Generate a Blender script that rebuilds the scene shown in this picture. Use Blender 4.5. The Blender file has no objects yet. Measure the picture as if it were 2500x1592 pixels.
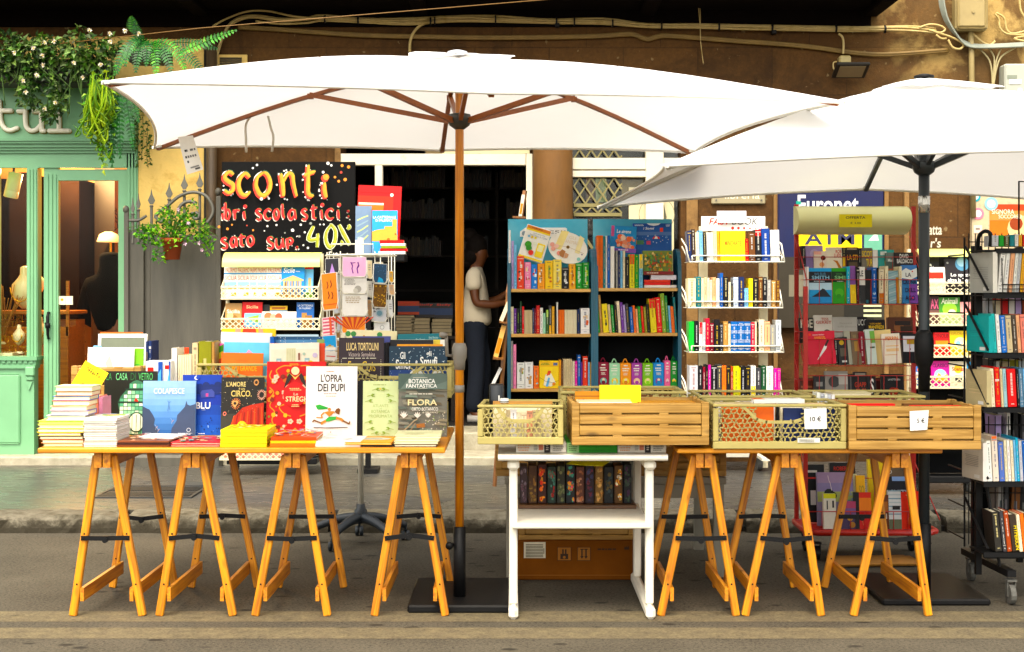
import bpy,bmesh,math,random
from math import radians as R,sin,cos,pi
from mathutils import Vector,Matrix
random.seed(7)
MT,MR=Matrix.Translation,Matrix.Rotation
scene = bpy.context.scene
COL = scene.collection

#  camera
cam = bpy.data.objects.new('camera',bpy.data.cameras.new('camera'))
COL.objects.link(cam)
cam.location = (0,0,1.40)
cam.rotation_euler = (R(90),0,0)
cam.data.lens = 50; cam.data.sensor_width = 36
cam.data.shift_y = -0.0304
cam.data.clip_start = 0.05; cam.data.clip_end = 500
scene.camera = cam
#  world, sun, exposure
SUN_EL,SUN_AZ = 62,194        # azimuth from +Y clockwise: behind the camera, a little to the left
world = bpy.data.worlds.new('World'); scene.world = world
world.use_nodes = True
wn = world.node_tree.nodes
sky = wn.new('ShaderNodeTexSky'); sky.sky_type = 'NISHITA'; sky.sun_disc = False
sky.sun_elevation = R(SUN_EL); sky.sun_rotation = R(SUN_AZ)
sky.air_density = 1.0; sky.dust_density = 4.0; sky.ozone_density = 0.6
bg = wn['Background']; bg.inputs[1].default_value = 0.15
hz_ = wn.new('ShaderNodeHueSaturation'); hz_.inputs['Saturation'].default_value = .38
world.node_tree.links.new(sky.outputs[0],hz_.inputs['Color']); tint = wn.new('ShaderNodeMixRGB'); tint.blend_type = 'MULTIPLY'; tint.inputs[0].default_value = 1; tint.inputs[2].default_value = (1,.955,.86,1)
world.node_tree.links.new(hz_.outputs[0],tint.inputs[1]); world.node_tree.links.new(tint.outputs[0],bg.inputs[0])
sl = bpy.data.lights.new('sun','SUN'); sl.energy = 0.55; sl.angle = R(32); sl.color = (1.0,0.86,0.62)
sun = bpy.data.objects.new('sun',sl); COL.objects.link(sun)
az,el = R(SUN_AZ),R(SUN_EL)
sun.rotation_euler = Vector((sin(az)*cos(el),cos(az)*cos(el),sin(el))).to_track_quat('Z','Y').to_euler()
vs = scene.view_settings
vs.view_transform = 'Standard'; vs.look = 'None'; vs.exposure = 2.04; vs.gamma = 1.0
scene.cycles.max_bounces = 8; scene.cycles.transparent_max_bounces = 12
scene.cycles.caustics_reflective = False; scene.cycles.caustics_refractive = False

#  pixel -> place (photo measured at 2407 px wide)
CX,YH,F = 1203.5,693.0,3343.0
def X(px,d): return (px-CX)*d/F
def Z(py,d): return 1.4-(py-YH)*d/F
class Zm:
 def __init__(s,nx,ny,nw,outw):
  s.s = nw/outw/1.0386; s.ox = nx/1.0386; s.oy = ny/1.0386
 def px(s,zx): return s.ox+zx*s.s
 def py(s,zy): return s.oy+zy*s.s
 def X(s,zx,d): return X(s.px(zx),d)
 def Z(s,zy,d): return Z(s.py(zy),d)
Z0 = Zm(0,0,2500,2407)
Z1 = Zm(0,0,640,2336); Z2 = Zm(0,380,600,2190); Z3 = Zm(500,340,640,1962)
Z4 = Zm(60,780,580,2408); Z5 = Zm(600,760,540,2300); Z8 = Zm(1100,480,620,1901)
ZA = Zm(1640,440,640,1817); ZB = Zm(1940,560,340,1241); ZC = Zm(1960,1100,340,1737)
ZD = Zm(2340,560,160,584); ZE = Zm(2340,960,160,454); ZF = Zm(480,780,380,2408)
ZG = Zm(2100,440,400,1136); ZT = Zm(480,0,820,2408); ZU = Zm(1200,0,800,2408)
ZV = Zm(1900,0,600,1916); ZJ = Zm(0,620,320,981); ZP = Zm(1100,360,320,1752)
ZW = Zm(1390,350,570,2408); Y3 = Zm(1140,900,640,1418); Y4 = Zm(1560,900,640,1418)
Y5 = Zm(2000,900,500,1108)

#  colours
PAL = dict(white='#f4f2ec',cream='#efe3c4',beige='#d9c6a0',grey='#9b9a96',silver='#c9ccd0',black='#17161a',
charcoal='#3a3a3d',navy='#1e2c58',blue='#1f5fae',sky='#86bfe6',cyan='#19aacb',teal='#127a80',green='#25963c',
lime='#b5cf2f',olive='#8b8a35',mint='#a6d8b8',yellow='#ffd914',gold='#e8b02e',orange='#f0791f',peach='#f6b48c',
red='#d92a22',crimson='#d31b46',maroon='#7b1d2c',pink='#f08fb4',magenta='#d5249a',purple='#6a3a8e',lilac='#b9a5d6',
brown='#6a4426',tan='#b78c55',rust='#a34a24',rosy='#e5627a')
_lin = {}
def L(c):
 if c in _lin: return _lin[c]
 k = PAL.get(c,c)
 if isinstance(k,str):
  h = k.lstrip('#'); v = [int(h[i:i+2],16)/255 for i in (0,2,4)]
  r = tuple(x/12.92 if x <= .04045 else ((x+.055)/1.055)**2.4 for x in v)
  # no printed ink or paper reflects everything
  y = .25*r[0]+.6*r[1]+.15*r[2]; r = tuple(min(max(y+1.2*(x-y),.0025)*.88,.82) for x in r)
 else: r = tuple(k)
 _lin[c] = r
 return r
def jit(c,a=.06):
 r = L(c); k = 1+random.uniform(-a,a)
 return tuple(min(x*k*(1+random.uniform(-a/3,a/3)),.85) for x in r)

#  materials
MATS = {}
def M(name,base=None,rough=.5,metal=0,var=.08,vscale=6,vaxis=(1,1,1),bump=0,bscale=80,spec=.5,c2=None,detail=4,
 attr=False,trans=0,thr=None):
 """one procedural material: colour (or painted attribute) varied by noise, plus a noise bump"""
 if name in MATS: return MATS[name]
 m = bpy.data.materials.new(name); m.use_nodes = True
 t = m.node_tree; n = t.nodes; l = t.links
 b = n['Principled BSDF']
 b.inputs['Roughness'].default_value = rough; b.inputs['Metallic'].default_value = metal
 b.inputs['Specular IOR Level'].default_value = spec
 tc = n.new('ShaderNodeTexCoord'); mp = n.new('ShaderNodeMapping'); mp.inputs['Scale'].default_value = vaxis
 l.new(tc.outputs['Object'],mp.inputs['Vector'])
 no = n.new('ShaderNodeTexNoise'); no.inputs['Scale'].default_value = vscale; no.inputs['Detail'].default_value = detail
 no.inputs['Roughness'].default_value = .65
 l.new(mp.outputs[0],no.inputs['Vector'])
 if attr:
  a = n.new('ShaderNodeVertexColor'); a.layer_name = 'Col'; src = a.outputs['Color']
 else:
  a = n.new('ShaderNodeRGB'); a.outputs[0].default_value = (*L(base),1); src = a.outputs[0]
 if c2 is not None:
  r = n.new('ShaderNodeMapRange'); lo,hi = thr or (.35,.65)
  r.inputs['From Min'].default_value = lo; r.inputs['From Max'].default_value = hi
  l.new(no.outputs['Fac'],r.inputs['Value'])
  mx = n.new('ShaderNodeMixRGB'); mx.inputs['Color2'].default_value = (*L(c2),1)
  l.new(r.outputs[0],mx.inputs['Fac']); l.new(src,mx.inputs['Color1']); src = mx.outputs[0]
 if var:
  r = n.new('ShaderNodeMapRange'); r.inputs['From Min'].default_value = .3; r.inputs['From Max'].default_value = .7
  r.inputs['To Min'].default_value = 1-var; r.inputs['To Max'].default_value = 1+var
  l.new(no.outputs['Fac'],r.inputs['Value'])
  hs = n.new('ShaderNodeHueSaturation'); l.new(r.outputs[0],hs.inputs['Value']); l.new(src,hs.inputs['Color']); src = hs.outputs[0]
 l.new(src,b.inputs['Base Color'])
 if bump:
  nb = n.new('ShaderNodeTexNoise'); nb.inputs['Scale'].default_value = bscale; nb.inputs['Detail'].default_value = 3
  l.new(mp.outputs[0],nb.inputs['Vector'])
  bp = n.new('ShaderNodeBump'); bp.inputs['Strength'].default_value = bump; bp.inputs['Distance'].default_value = .01
  l.new(nb.outputs['Fac'],bp.inputs['Height']); l.new(bp.outputs[0],b.inputs['Normal'])
 if trans:
  tr = n.new('ShaderNodeBsdfTranslucent'); l.new(src,tr.inputs['Color'])
  ms = n.new('ShaderNodeMixShader'); ms.inputs[0].default_value = trans
  l.new(b.outputs[0],ms.inputs[1]); l.new(tr.outputs[0],ms.inputs[2])
  l.new(ms.outputs[0],n['Material Output'].inputs['Surface'])
 MATS[name] = m
 return m
def wood(name,c1,c2,axis,sc=1.0,rough=.45,knots=True,bump=.15):
 """grain stretched along one local axis, with knots"""
 if name in MATS: return MATS[name]
 m = bpy.data.materials.new(name); m.use_nodes = True
 t = m.node_tree; n = t.nodes; l = t.links; b = n['Principled BSDF']
 b.inputs['Roughness'].default_value = rough
 tc = n.new('ShaderNodeTexCoord'); oi = n.new('ShaderNodeObjectInfo')
 va = n.new('ShaderNodeVectorMath'); va.operation = 'ADD'
 cb = n.new('ShaderNodeCombineXYZ')
 mu = n.new('ShaderNodeMath'); mu.operation = 'MULTIPLY'; mu.inputs[1].default_value = 31.0
 l.new(oi.outputs['Random'],mu.inputs[0])
 for i in range(3): l.new(mu.outputs[0],cb.inputs[i])
 l.new(tc.outputs['Object'],va.inputs[0]); l.new(cb.outputs[0],va.inputs[1])
 mp = n.new('ShaderNodeMapping'); s = [70*sc]*3; s[axis] = 3.2*sc; mp.inputs['Scale'].default_value = s
 l.new(va.outputs[0],mp.inputs['Vector'])
 no = n.new('ShaderNodeTexNoise'); no.inputs['Scale'].default_value = 1; no.inputs['Detail'].default_value = 5
 no.inputs['Distortion'].default_value = .6
 l.new(mp.outputs[0],no.inputs['Vector'])
 cr = n.new('ShaderNodeValToRGB')
 cr.color_ramp.elements[0].position = .32; cr.color_ramp.elements[0].color = (*L(c2),1)
 cr.color_ramp.elements[1].position = .62; cr.color_ramp.elements[1].color = (*L(c1),1)
 l.new(no.outputs['Fac'],cr.inputs['Fac'])
 src = cr.outputs[0]
 lo = n.new('ShaderNodeTexNoise'); lo.inputs['Scale'].default_value = 5*sc; lo.inputs['Detail'].default_value = 2
 l.new(va.outputs[0],lo.inputs['Vector'])
 r = n.new('ShaderNodeMapRange'); r.inputs['From Min'].default_value = .3; r.inputs['From Max'].default_value = .7
 r.inputs['To Min'].default_value = .86; r.inputs['To Max'].default_value = 1.12
 l.new(lo.outputs['Fac'],r.inputs['Value'])
 hs = n.new('ShaderNodeHueSaturation'); l.new(r.outputs[0],hs.inputs['Value']); l.new(src,hs.inputs['Color']); src = hs.outputs[0]
 if knots:
  mk = n.new('ShaderNodeMapping'); k = [13*sc]*3; k[axis] = 5*sc; mk.inputs['Scale'].default_value = k
  l.new(va.outputs[0],mk.inputs['Vector'])
  vo = n.new('ShaderNodeTexVoronoi'); vo.inputs['Scale'].default_value = 1
  l.new(mk.outputs[0],vo.inputs['Vector'])
  rk = n.new('ShaderNodeMapRange'); rk.inputs['From Min'].default_value = .05; rk.inputs['From Max'].default_value = .17
  rk.inputs['To Min'].default_value = .75; rk.inputs['To Max'].default_value = 0
  l.new(vo.outputs['Distance'],rk.inputs['Value'])
  mx = n.new('ShaderNodeMixRGB'); mx.inputs['Color2'].default_value = (*[x*.28 for x in L(c2)],1)
  l.new(rk.outputs[0],mx.inputs['Fac']); l.new(src,mx.inputs['Color1']); src = mx.outputs[0]
 l.new(src,b.inputs['Base Color'])
 bp = n.new('ShaderNodeBump'); bp.inputs['Strength'].default_value = bump; bp.inputs['Distance'].default_value = .004
 l.new(no.outputs['Fac'],bp.inputs['Height']); l.new(bp.outputs[0],b.inputs['Normal'])
 MATS[name] = m
 return m
def glassm(name,tint=(.95,.97,.95),gloss=.12):
 if name in MATS: return MATS[name]
 m = bpy.data.materials.new(name); m.use_nodes = True
 t = m.node_tree; n = t.nodes; l = t.links; n.remove(n['Principled BSDF'])
 a = n.new('ShaderNodeBsdfTransparent'); a.inputs[0].default_value = (*tint,1)
 g = n.new('ShaderNodeBsdfGlossy'); g.inputs['Roughness'].default_value = .03
 f = n.new('ShaderNodeFresnel'); f.inputs[0].default_value = 1.1
 no = n.new('ShaderNodeTexNoise'); no.inputs['Scale'].default_value = 3
 mu = n.new('ShaderNodeMath'); mu.operation = 'MULTIPLY'; l.new(no.outputs['Fac'],mu.inputs[0]); mu.inputs[1].default_value = gloss
 ad = n.new('ShaderNodeMath'); l.new(f.outputs[0],ad.inputs[0]); l.new(mu.outputs[0],ad.inputs[1])
 ms = n.new('ShaderNodeMixShader'); l.new(ad.outputs[0],ms.inputs[0]); l.new(a.outputs[0],ms.inputs[1]); l.new(g.outputs[0],ms.inputs[2])
 l.new(ms.outputs[0],n['Material Output'].inputs['Surface'])
 MATS[name] = m
 return m
PRINT = M('printed_cover',rough=.42,var=.07,vscale=14,attr=True,spec=.22)
PAPER = M('paper',rough=.75,var=.07,vscale=40,attr=True,spec=.2,bump=.1,bscale=300)
PAINT = M('painted_surface',rough=.5,var=.07,vscale=7,attr=True,spec=.4,bump=.06,bscale=120)
STEELB = M('black_wire','#111112',rough=.5,var=.2,vscale=30,spec=.2)
WIREW = M('white_wire','#e4e0d0',rough=.4,var=.08,vscale=30)
CREAMW = M('cream_metal','#e6dcbc',rough=.45,var=.08,vscale=15)
REDM = M('red_metal','#b5321c',rough=.45,var=.18,vscale=12,c2='#8f2213',thr=(.5,.7))
BLKP = M('black_plastic','#0d0d0e',rough=.5,var=.15,vscale=14,bump=.08,spec=.2)
RUB = M('grey_rubber','#55544f',rough=.7,var=.2,vscale=30)
LEGW = wood('orange_pine','#dc9a12','#a6640a',2,rough=.42)
LEGW2 = wood('orange_pine_crosswise','#d29012','#a8640a',1,rough=.45)
BOARDW = wood('pine_board','#e09c34','#c07a1c',0,rough=.4)
CRATEW = wood('brown_crate_slats','#b89258','#8a6630',0,sc=.9,rough=.55,bump=.4)
KHAKI = M('khaki_plastic','#b4a770',rough=.42,var=.06,vscale=10,spec=.4)

#  mesh builder
class MB:
 def __init__(s): s.v = []; s.f = []; s.c = []; s.m = []; s.sm = []; s.T = None; s.mi = 0; s.smooth = False
 def add(s,vs,fs,col=(.8,.8,.8)):
  n = len(s.v); col = L(col) if isinstance(col,str) else col
  if s.T is not None: vs = [tuple(s.T @ Vector(p)) for p in vs]
  s.v += [tuple(p) for p in vs]
  for f in fs:
   s.f.append([i+n for i in f]); s.c.append(col); s.m.append(s.mi); s.sm.append(s.smooth)
 def box(s,x0,x1,y0,y1,z0,z1,col=(.8,.8,.8)):
  s.add([(x0,y0,z0),(x1,y0,z0),(x1,y1,z0),(x0,y1,z0),(x0,y0,z1),(x1,y0,z1),(x1,y1,z1),(x0,y1,z1)],
   [(0,3,2,1),(4,5,6,7),(0,1,5,4),(1,2,6,5),(2,3,7,6),(3,0,4,7)],col)
 def cb(s,x0,x1,y0,y1,z0,z1,c,col=(.8,.8,.8)):
  """box with chamfered edges"""
  lo = (x0,y0,z0); hi = (x1,y1,z1); vs = []; ix = {}
  for sx in (0,1):
   for sy in (0,1):
    for sz in (0,1):
     sg = (sx,sy,sz)
     for a in range(3):
      p = [(hi[k] if sg[k] else lo[k]) + (0 if k == a else (-c if sg[k] else c)) for k in range(3)]
      ix[sg,a] = len(vs); vs.append(p)
  fs = []
  for a in range(3):
   b,d = (a+1) % 3,(a+2) % 3
   for sa in (0,1):
    q = []
    for sb,sd in ((0,0),(1,0),(1,1),(0,1)):
     g = [0]*3; g[a] = sa; g[b] = sb; g[d] = sd; q.append(ix[tuple(g),a])
    fs.append(q if sa else q[::-1])
   for sb in (0,1):
    for sd in (0,1):
     g = [0]*3; h = [0]*3; g[b] = h[b] = sb; g[d] = h[d] = sd; h[a] = 1
     q = [ix[tuple(g),b],ix[tuple(g),d],ix[tuple(h),d],ix[tuple(h),b]]
     fs.append(q if (sb ^ sd) else q[::-1])
  for sx in (0,1):
   for sy in (0,1):
    for sz in (0,1):
     g = (sx,sy,sz); q = [ix[g,0],ix[g,1],ix[g,2]]
     fs.append(q if (sx+sy+sz) % 2 else q[::-1])
  s.add(vs,fs,col)
 def poly(s,pts,col=(.8,.8,.8)): s.add(pts,[tuple(range(len(pts)))],col)
 def prism(s,pts,depth,col=(.8,.8,.8)):
  """extrude a planar outline by the vector depth"""
  n = len(pts); d = Vector(depth); b = [tuple(Vector(p)+d) for p in pts]
  s.add(list(pts)+b,[tuple(range(n))[::-1],tuple(range(n,2*n))]+[(i,(i+1) % n,n+(i+1) % n,n+i) for i in range(n)],col)
 def tu(s,pts,r,n=8,col=(.8,.8,.8),closed=False,cap=True):
  pts = [Vector(p) for p in pts]; k = len(pts); rs = r if isinstance(r,(list,tuple)) else [r]*k
  vs = []; u = None
  for i,p in enumerate(pts):
   a = pts[i-1] if (i or closed) else p; b = pts[(i+1) % k] if (i < k-1 or closed) else p
   t = (b-a)
   t = t.normalized() if t.length > 1e-9 else Vector((0,0,1))
   if u is None:
    u = t.orthogonal().normalized()
   else:
    u = (u-t*u.dot(t)); u = u.normalized() if u.length > 1e-6 else t.orthogonal().normalized()
   w = t.cross(u)
   for j in range(n):
    an = 2*pi*(j+.5)/n; vs.append(tuple(p+(u*cos(an)+w*sin(an))*rs[i]))
  fs = [(i*n+j,i*n+(j+1) % n,((i+1) % k)*n+(j+1) % n,((i+1) % k)*n+j) for i in range(k if closed else k-1) for j in range(n)]
  if cap and not closed: fs += [tuple(range(n))[::-1],tuple(range((k-1)*n,k*n))]
  s.add(vs,fs,col)
 def la(s,prof,n=20,at=(0,0,0),axis='z',col=(.8,.8,.8)):
  vs = []; k = len(prof)
  for r,h in prof:
   for j in range(n):
    a = 2*pi*j/n; p = (r*cos(a),r*sin(a),h)
    if axis == 'x': p = (h,r*cos(a),r*sin(a))
    if axis == 'y': p = (r*sin(a),h,r*cos(a))
    vs.append((p[0]+at[0],p[1]+at[1],p[2]+at[2]))
  fs = [(i*n+j,i*n+(j+1) % n,(i+1)*n+(j+1) % n,(i+1)*n+j) for i in range(k-1) for j in range(n)]
  fs += [tuple(range(n))[::-1],tuple(range((k-1)*n,k*n))]
  s.add(vs,fs,col)
 def bar(s,a,b,w,h,col=(.8,.8,.8),up=(0,0,1),over=0):
  """rectangular bar from a to b: w across, h along up"""
  a = Vector(a); b = Vector(b); t = (b-a).normalized(); a = a-t*over; b = b+t*over
  sd = t.cross(Vector(up))
  sd = sd.normalized() if sd.length > 1e-6 else Vector((1,0,0))
  u = sd.cross(t)
  vs = [tuple(p+sd*w/2*i+u*h/2*j) for p in (a,b) for i,j in ((-1,-1),(1,-1),(1,1),(-1,1))]
  s.add(vs,[(0,1,2,3),(7,6,5,4),(0,4,5,1),(1,5,6,2),(2,6,7,3),(3,7,4,0)],col)
 def B(s,name,mats,parent=None,loc=None,rot=None,mw=None):
  me = bpy.data.meshes.new(name)
  me.from_pydata(s.v,[],s.f)
  for m in (mats if isinstance(mats,(list,tuple)) else [mats]): me.materials.append(m)
  me.polygons.foreach_set('material_index',s.m)
  me.polygons.foreach_set('use_smooth',s.sm)
  at = me.color_attributes.new('Col','FLOAT_COLOR','CORNER'); buf = []
  for f,c in zip(s.f,s.c): buf += (list(c)+[1.0])*len(f)
  at.data.foreach_set('color',buf)
  me.update()
  o = bpy.data.objects.new(name,me); COL.objects.link(o)
  if parent is not None: o.parent = parent
  if loc: o.location = loc
  if rot: o.rotation_euler = rot
  if mw is not None: o.matrix_basis = mw
  return o
def tag(o,label=None,cat=None,group=None,kind=None):
 if label: o['label'] = label
 if cat: o['category'] = cat
 if group: o['group'] = group
 if kind: o['kind'] = kind
 return o
def thing(name,label,cat,loc=(0,0,0),rot=(0,0,0),group=None):
 o = bpy.data.objects.new(name,None); COL.objects.link(o); o.empty_display_size = .1
 o.location = loc; o.rotation_euler = rot
 return tag(o,label,cat,group)
def copy_tree(o,parent=None):
 c = o.copy(); COL.objects.link(c)
 if parent is not None: c.parent = parent
 for ch in list(o.children): copy_tree(ch,c)
 return c

#  lettering: glyph outlines of the built-in font, laid out by hand
GLY = {}
def glyphs(chars,bold):
 objs = []
 for ch in chars:
  for body in (ch,'|'+ch+'|'):
   cu = bpy.data.curves.new('t','FONT'); cu.body = body; cu.size = 1; cu.resolution_u = 3
   if bold: cu.offset = .018
   o = bpy.data.objects.new('t',cu); COL.objects.link(o); objs.append((ch,body,o))
 dg = bpy.context.evaluated_depsgraph_get(); tmp = {}
 for ch,body,o in objs:
  me = bpy.data.meshes.new_from_object(o.evaluated_get(dg))
  vs = [(v.co.x,v.co.y) for v in me.vertices]; fs = [tuple(p.vertices) for p in me.polygons]
  bpy.data.meshes.remove(me)
  if body == ch: tmp[ch] = (vs,fs)
  else: tmp[ch] = (*tmp[ch],(min(x for x,y in vs),max(x for x,y in vs)))
 bw = None
 for ch,body,o in objs:
  cu = o.data; bpy.data.objects.remove(o); bpy.data.curves.remove(cu)
 b0 = tmp['|'][2] if '|' in tmp else None
 for ch in chars:
  vs,fs,(a,b) = tmp[ch]
  GLY[ch,bold] = (vs,fs,b-a)
 # '|a|' spans bar + advance of a + bar; '|||' gives the bar's own advance
 bar3 = GLY['|',bold][2]; vb = GLY['|',bold][0]; barw = max(x for x,y in vb)-min(x for x,y in vb)
 adv = (bar3-barw)/2
 for ch in chars:
  vs,fs,span = GLY[ch,bold]; GLY[ch,bold] = (vs,fs,span-barw-adv)
CH = ''.join(sorted(set('|ABCDEFGHIJKLMNOPQRSTUVWXYZabcdefghijklmnopqrstuvwxyz0123456789€%!?.,:;\'èÈ-&/+')))
glyphs(CH,False); glyphs(CH,True)
def layout(txt,bold=False,track=0):
 x = 0; vs = []; fs = []
 for ch in txt:
  if ch == ' ': x += .3; continue
  g = GLY.get((ch,bold))
  if g is None: continue
  n = len(vs); vs += [(p[0]+x,p[1]) for p in g[0]]; fs += [tuple(i+n for i in f) for f in g[1]]
  x += g[2]+track
 return vs,fs
def fit(txt,u0,v0,u1,v1,bold=False,italic=0,track=0,cap=None):
 """lettering stretched into the box u0..u1, v0..v1 (v upward)"""
 vs,fs = layout(txt,bold,track)
 if not vs: return [],[]
 if italic: vs = [(x+y*italic,y) for x,y in vs]
 a = min(x for x,y in vs); b = max(x for x,y in vs); c = min(y for x,y in vs); d = max(y for x,y in vs)
 return [(u0+(x-a)/max(b-a,1e-6)*(u1-u0),v0+(y-c)/max(d-c,1e-6)*(v1-v0)) for x,y in vs],fs

class Art:
 """printed matter on a rectangle facing -Y: u 0..1 left to right, v 0..1 from the TOP down; each mark is a layer .3 mm proud of the last"""
 def __init__(s,mb,x0,x1,z0,z1,y,step=.0003):
  s.mb = mb; s.x0,s.x1,s.z0,s.z1,s.y,s.st = x0,x1,z0,z1,y,step; s.k = 1
 def P(s,u,v): return (s.x0+(s.x1-s.x0)*u,s.y-s.st*s.k,s.z1-(s.z1-s.z0)*v)
 def poly(s,pts,col): s.mb.poly([s.P(u,v) for u,v in pts],col); s.k += 1
 def r(s,u0,v0,u1,v1,col): s.poly([(u0,v1),(u1,v1),(u1,v0),(u0,v0)],col)
 def d(s,u,v,r,col,n=14,ry=None,a0=0,a1=2*pi):
  asp = (s.x1-s.x0)/(s.z1-s.z0); ry = ry if ry else r*asp
  s.poly([(u+r*cos(a0+(a1-a0)*i/n),v-ry*sin(a0+(a1-a0)*i/n)) for i in range(n+(a1-a0 < 6))],col)
 def l(s,pts,w,col):
  """ribbon; w in u units"""
  asp = (s.x1-s.x0)/(s.z1-s.z0)
  q = [Vector((u,v/asp)) for u,v in pts]; lo = []; hi = []
  for i,p in enumerate(q):
   t = (q[min(i+1,len(q)-1)]-q[max(i-1,0)])
   t = t.normalized() if t.length else Vector((1,0)); nrm = Vector((-t.y,t.x))
   ww = (w[i] if isinstance(w,(list,tuple)) else w)/2
   lo.append(p-nrm*ww); hi.append(p+nrm*ww)
  vs = [s.P(p.x,p.y*asp) for p in lo]+[s.P(p.x,p.y*asp) for p in hi]; n = len(q)
  s.mb.add(vs,[(i,i+1,n+i+1,n+i) for i in range(n-1)],col); s.k += 1
 def text(s,txt,u0,v0,u1,v1,col,bold=False,italic=0,track=0):
  vs,fs = fit(txt,u0,-v1,u1,-v0,bold,italic,track)
  s.mb.add([s.P(u,-v) for u,v in vs],fs,col); s.k += 1
 def h(s,u0,v0,u1,v1,col,rows=3,seed=1):
  """lines of print too small to read"""
  rg = random.Random(seed); h = (v1-v0)/rows
  for r in range(rows):
   u = u0+rg.uniform(0,.1)*(u1-u0); e = u1-rg.uniform(0,.25)*(u1-u0)
   while u < e-.01*(u1-u0):
    w = rg.uniform(.06,.2)*(u1-u0)
    s.mb.poly([s.P(a,b) for a,b in ((u,v0+h*(r+.7)),(min(u+w,e),v0+h*(r+.7)),(min(u+w,e),v0+h*(r+.15)),(u,v0+h*(r+.15)))],col)
    u += w+.03*(u1-u0)
  s.k += 1
 def dots(s,n,u0,v0,u1,v1,r,cols,seed=3):
  rg = random.Random(seed)
  for i in range(n):
   rr = r*rg.uniform(.5,1.2); s.d(rg.uniform(u0,u1),rg.uniform(v0,v1),rr,rg.choice(cols),n=6); s.k -= 1
  s.k += 1
#  GROUND
Art.p = Art.poly; Art.t = Art.text
def nodes(name):
 m = bpy.data.materials.new(name); m.use_nodes = True
 t = m.node_tree; t.nodes['Principled BSDF'].inputs['Specular IOR Level'].default_value = .15
 def N(ty,**kw):
  n = t.nodes.new('ShaderNode'+ty)
  for k,v in kw.items():
   if k.startswith('i_'):
    n.inputs[k[2:].replace('_',' ')].default_value = v
   else: setattr(n,k,v)
  return n
 return m,N,t.links.new,t.nodes['Principled BSDF']
def rng(N,lk,src,a,b,c=0,d=1):
 r = N('MapRange'); r.inputs[1].default_value = a; r.inputs[2].default_value = b; r.inputs[3].default_value = c; r.inputs[4].default_value = d
 lk(src,r.inputs[0]); return r.outputs[0]
def mix(N,lk,fac,a,b,mode='MIX'):
 m = N('MixRGB',blend_type=mode)
 for sock,v in ((m.inputs[0],fac),(m.inputs[1],a),(m.inputs[2],b)):
  if hasattr(v,'links') or hasattr(v,'is_linked'): lk(v,sock)
  elif isinstance(v,(int,float)): sock.default_value = v
  else: sock.default_value = (*v,1)
 return m.outputs[0]
def asphalt(name,base,pale=None):
 m,N,lk,b = nodes(name)
 tc = N('TexCoord'); o = tc.outputs['Object']
 n1 = N('TexNoise',i_Scale=75.0,i_Detail=5.0,i_Roughness=.7); lk(o,n1.inputs['Vector'])
 n2 = N('TexNoise',i_Scale=2.2,i_Detail=6.0,i_Roughness=.7); lk(o,n2.inputs['Vector'])
 v = N('TexVoronoi',i_Scale=55.0); lk(o,v.inputs['Vector'])
 c = mix(N,lk,rng(N,lk,n2.outputs['Fac'],.3,.7),[x*.66 for x in base],[x*1.34 for x in base])
 c = mix(N,lk,rng(N,lk,n1.outputs['Fac'],.40,.66,0,.6),c,[x*1.9 for x in base])
 c = mix(N,lk,rng(N,lk,n1.outputs['Fac'],.34,.47,.8,0),c,[x*.3 for x in base])
 c = mix(N,lk,rng(N,lk,v.outputs['Distance'],.1,.2,.5,0),c,[x*2.6 for x in base])
 # gum and oil spots, stretched along the road
 mp = N('Mapping'); mp.inputs['Scale'].default_value = (2.6,4.5,1); lk(o,mp.inputs['Vector'])
 sp = N('TexVoronoi',i_Scale=1.6); lk(mp.outputs[0],sp.inputs['Vector'])
 ds = N('TexNoise',i_Scale=18.0); lk(o,ds.inputs['Vector'])
 ad = N('Math',operation='ADD'); lk(sp.outputs['Distance'],ad.inputs[0]); lk(rng(N,lk,ds.outputs['Fac'],0,1,-.05,.05),ad.inputs[1])
 spot = rng(N,lk,ad.outputs[0],.10,.17,.85,0)
 c = mix(N,lk,spot,c,[x*.3 for x in base])
 if pale:
  w = N('TexNoise',i_Scale=14.0,i_Detail=6.0,i_Roughness=.75); lk(o,w.inputs['Vector'])
  c = mix(N,lk,rng(N,lk,w.outputs['Fac'],.36,.62,.95,.3),c,mix(N,lk,rng(N,lk,n1.outputs['Fac'],.4,.6),[x*.75 for x in pale],pale))
 lk(c,b.inputs['Base Color']); b.inputs['Roughness'].default_value = .85
 bp = N('Bump',i_Strength=.5,i_Distance=.004); lk(n1.outputs['Fac'],bp.inputs['Height']); lk(bp.outputs[0],b.inputs['Normal'])
 return m
ASPH = asphalt('asphalt',(.057,.049,.035))
LINE = asphalt('worn_road_paint',(.060,.049,.033),(.17,.137,.075))
mb=MB();mb.poly([(-70,-40,0),(70,-40,0),(70,9.0,0),(-70,9.0,0)])
tag(mb.B('road',ASPH),kind='structure')
for a,b in ((6.09,6.29),(5.79,5.98)):
 mb=MB();mb.poly([(-30,a,.001),(30,a,.001),(30,b,.001),(-30,b,.001)])
 tag(mb.B('road_marking',LINE),kind='structure')

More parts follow.
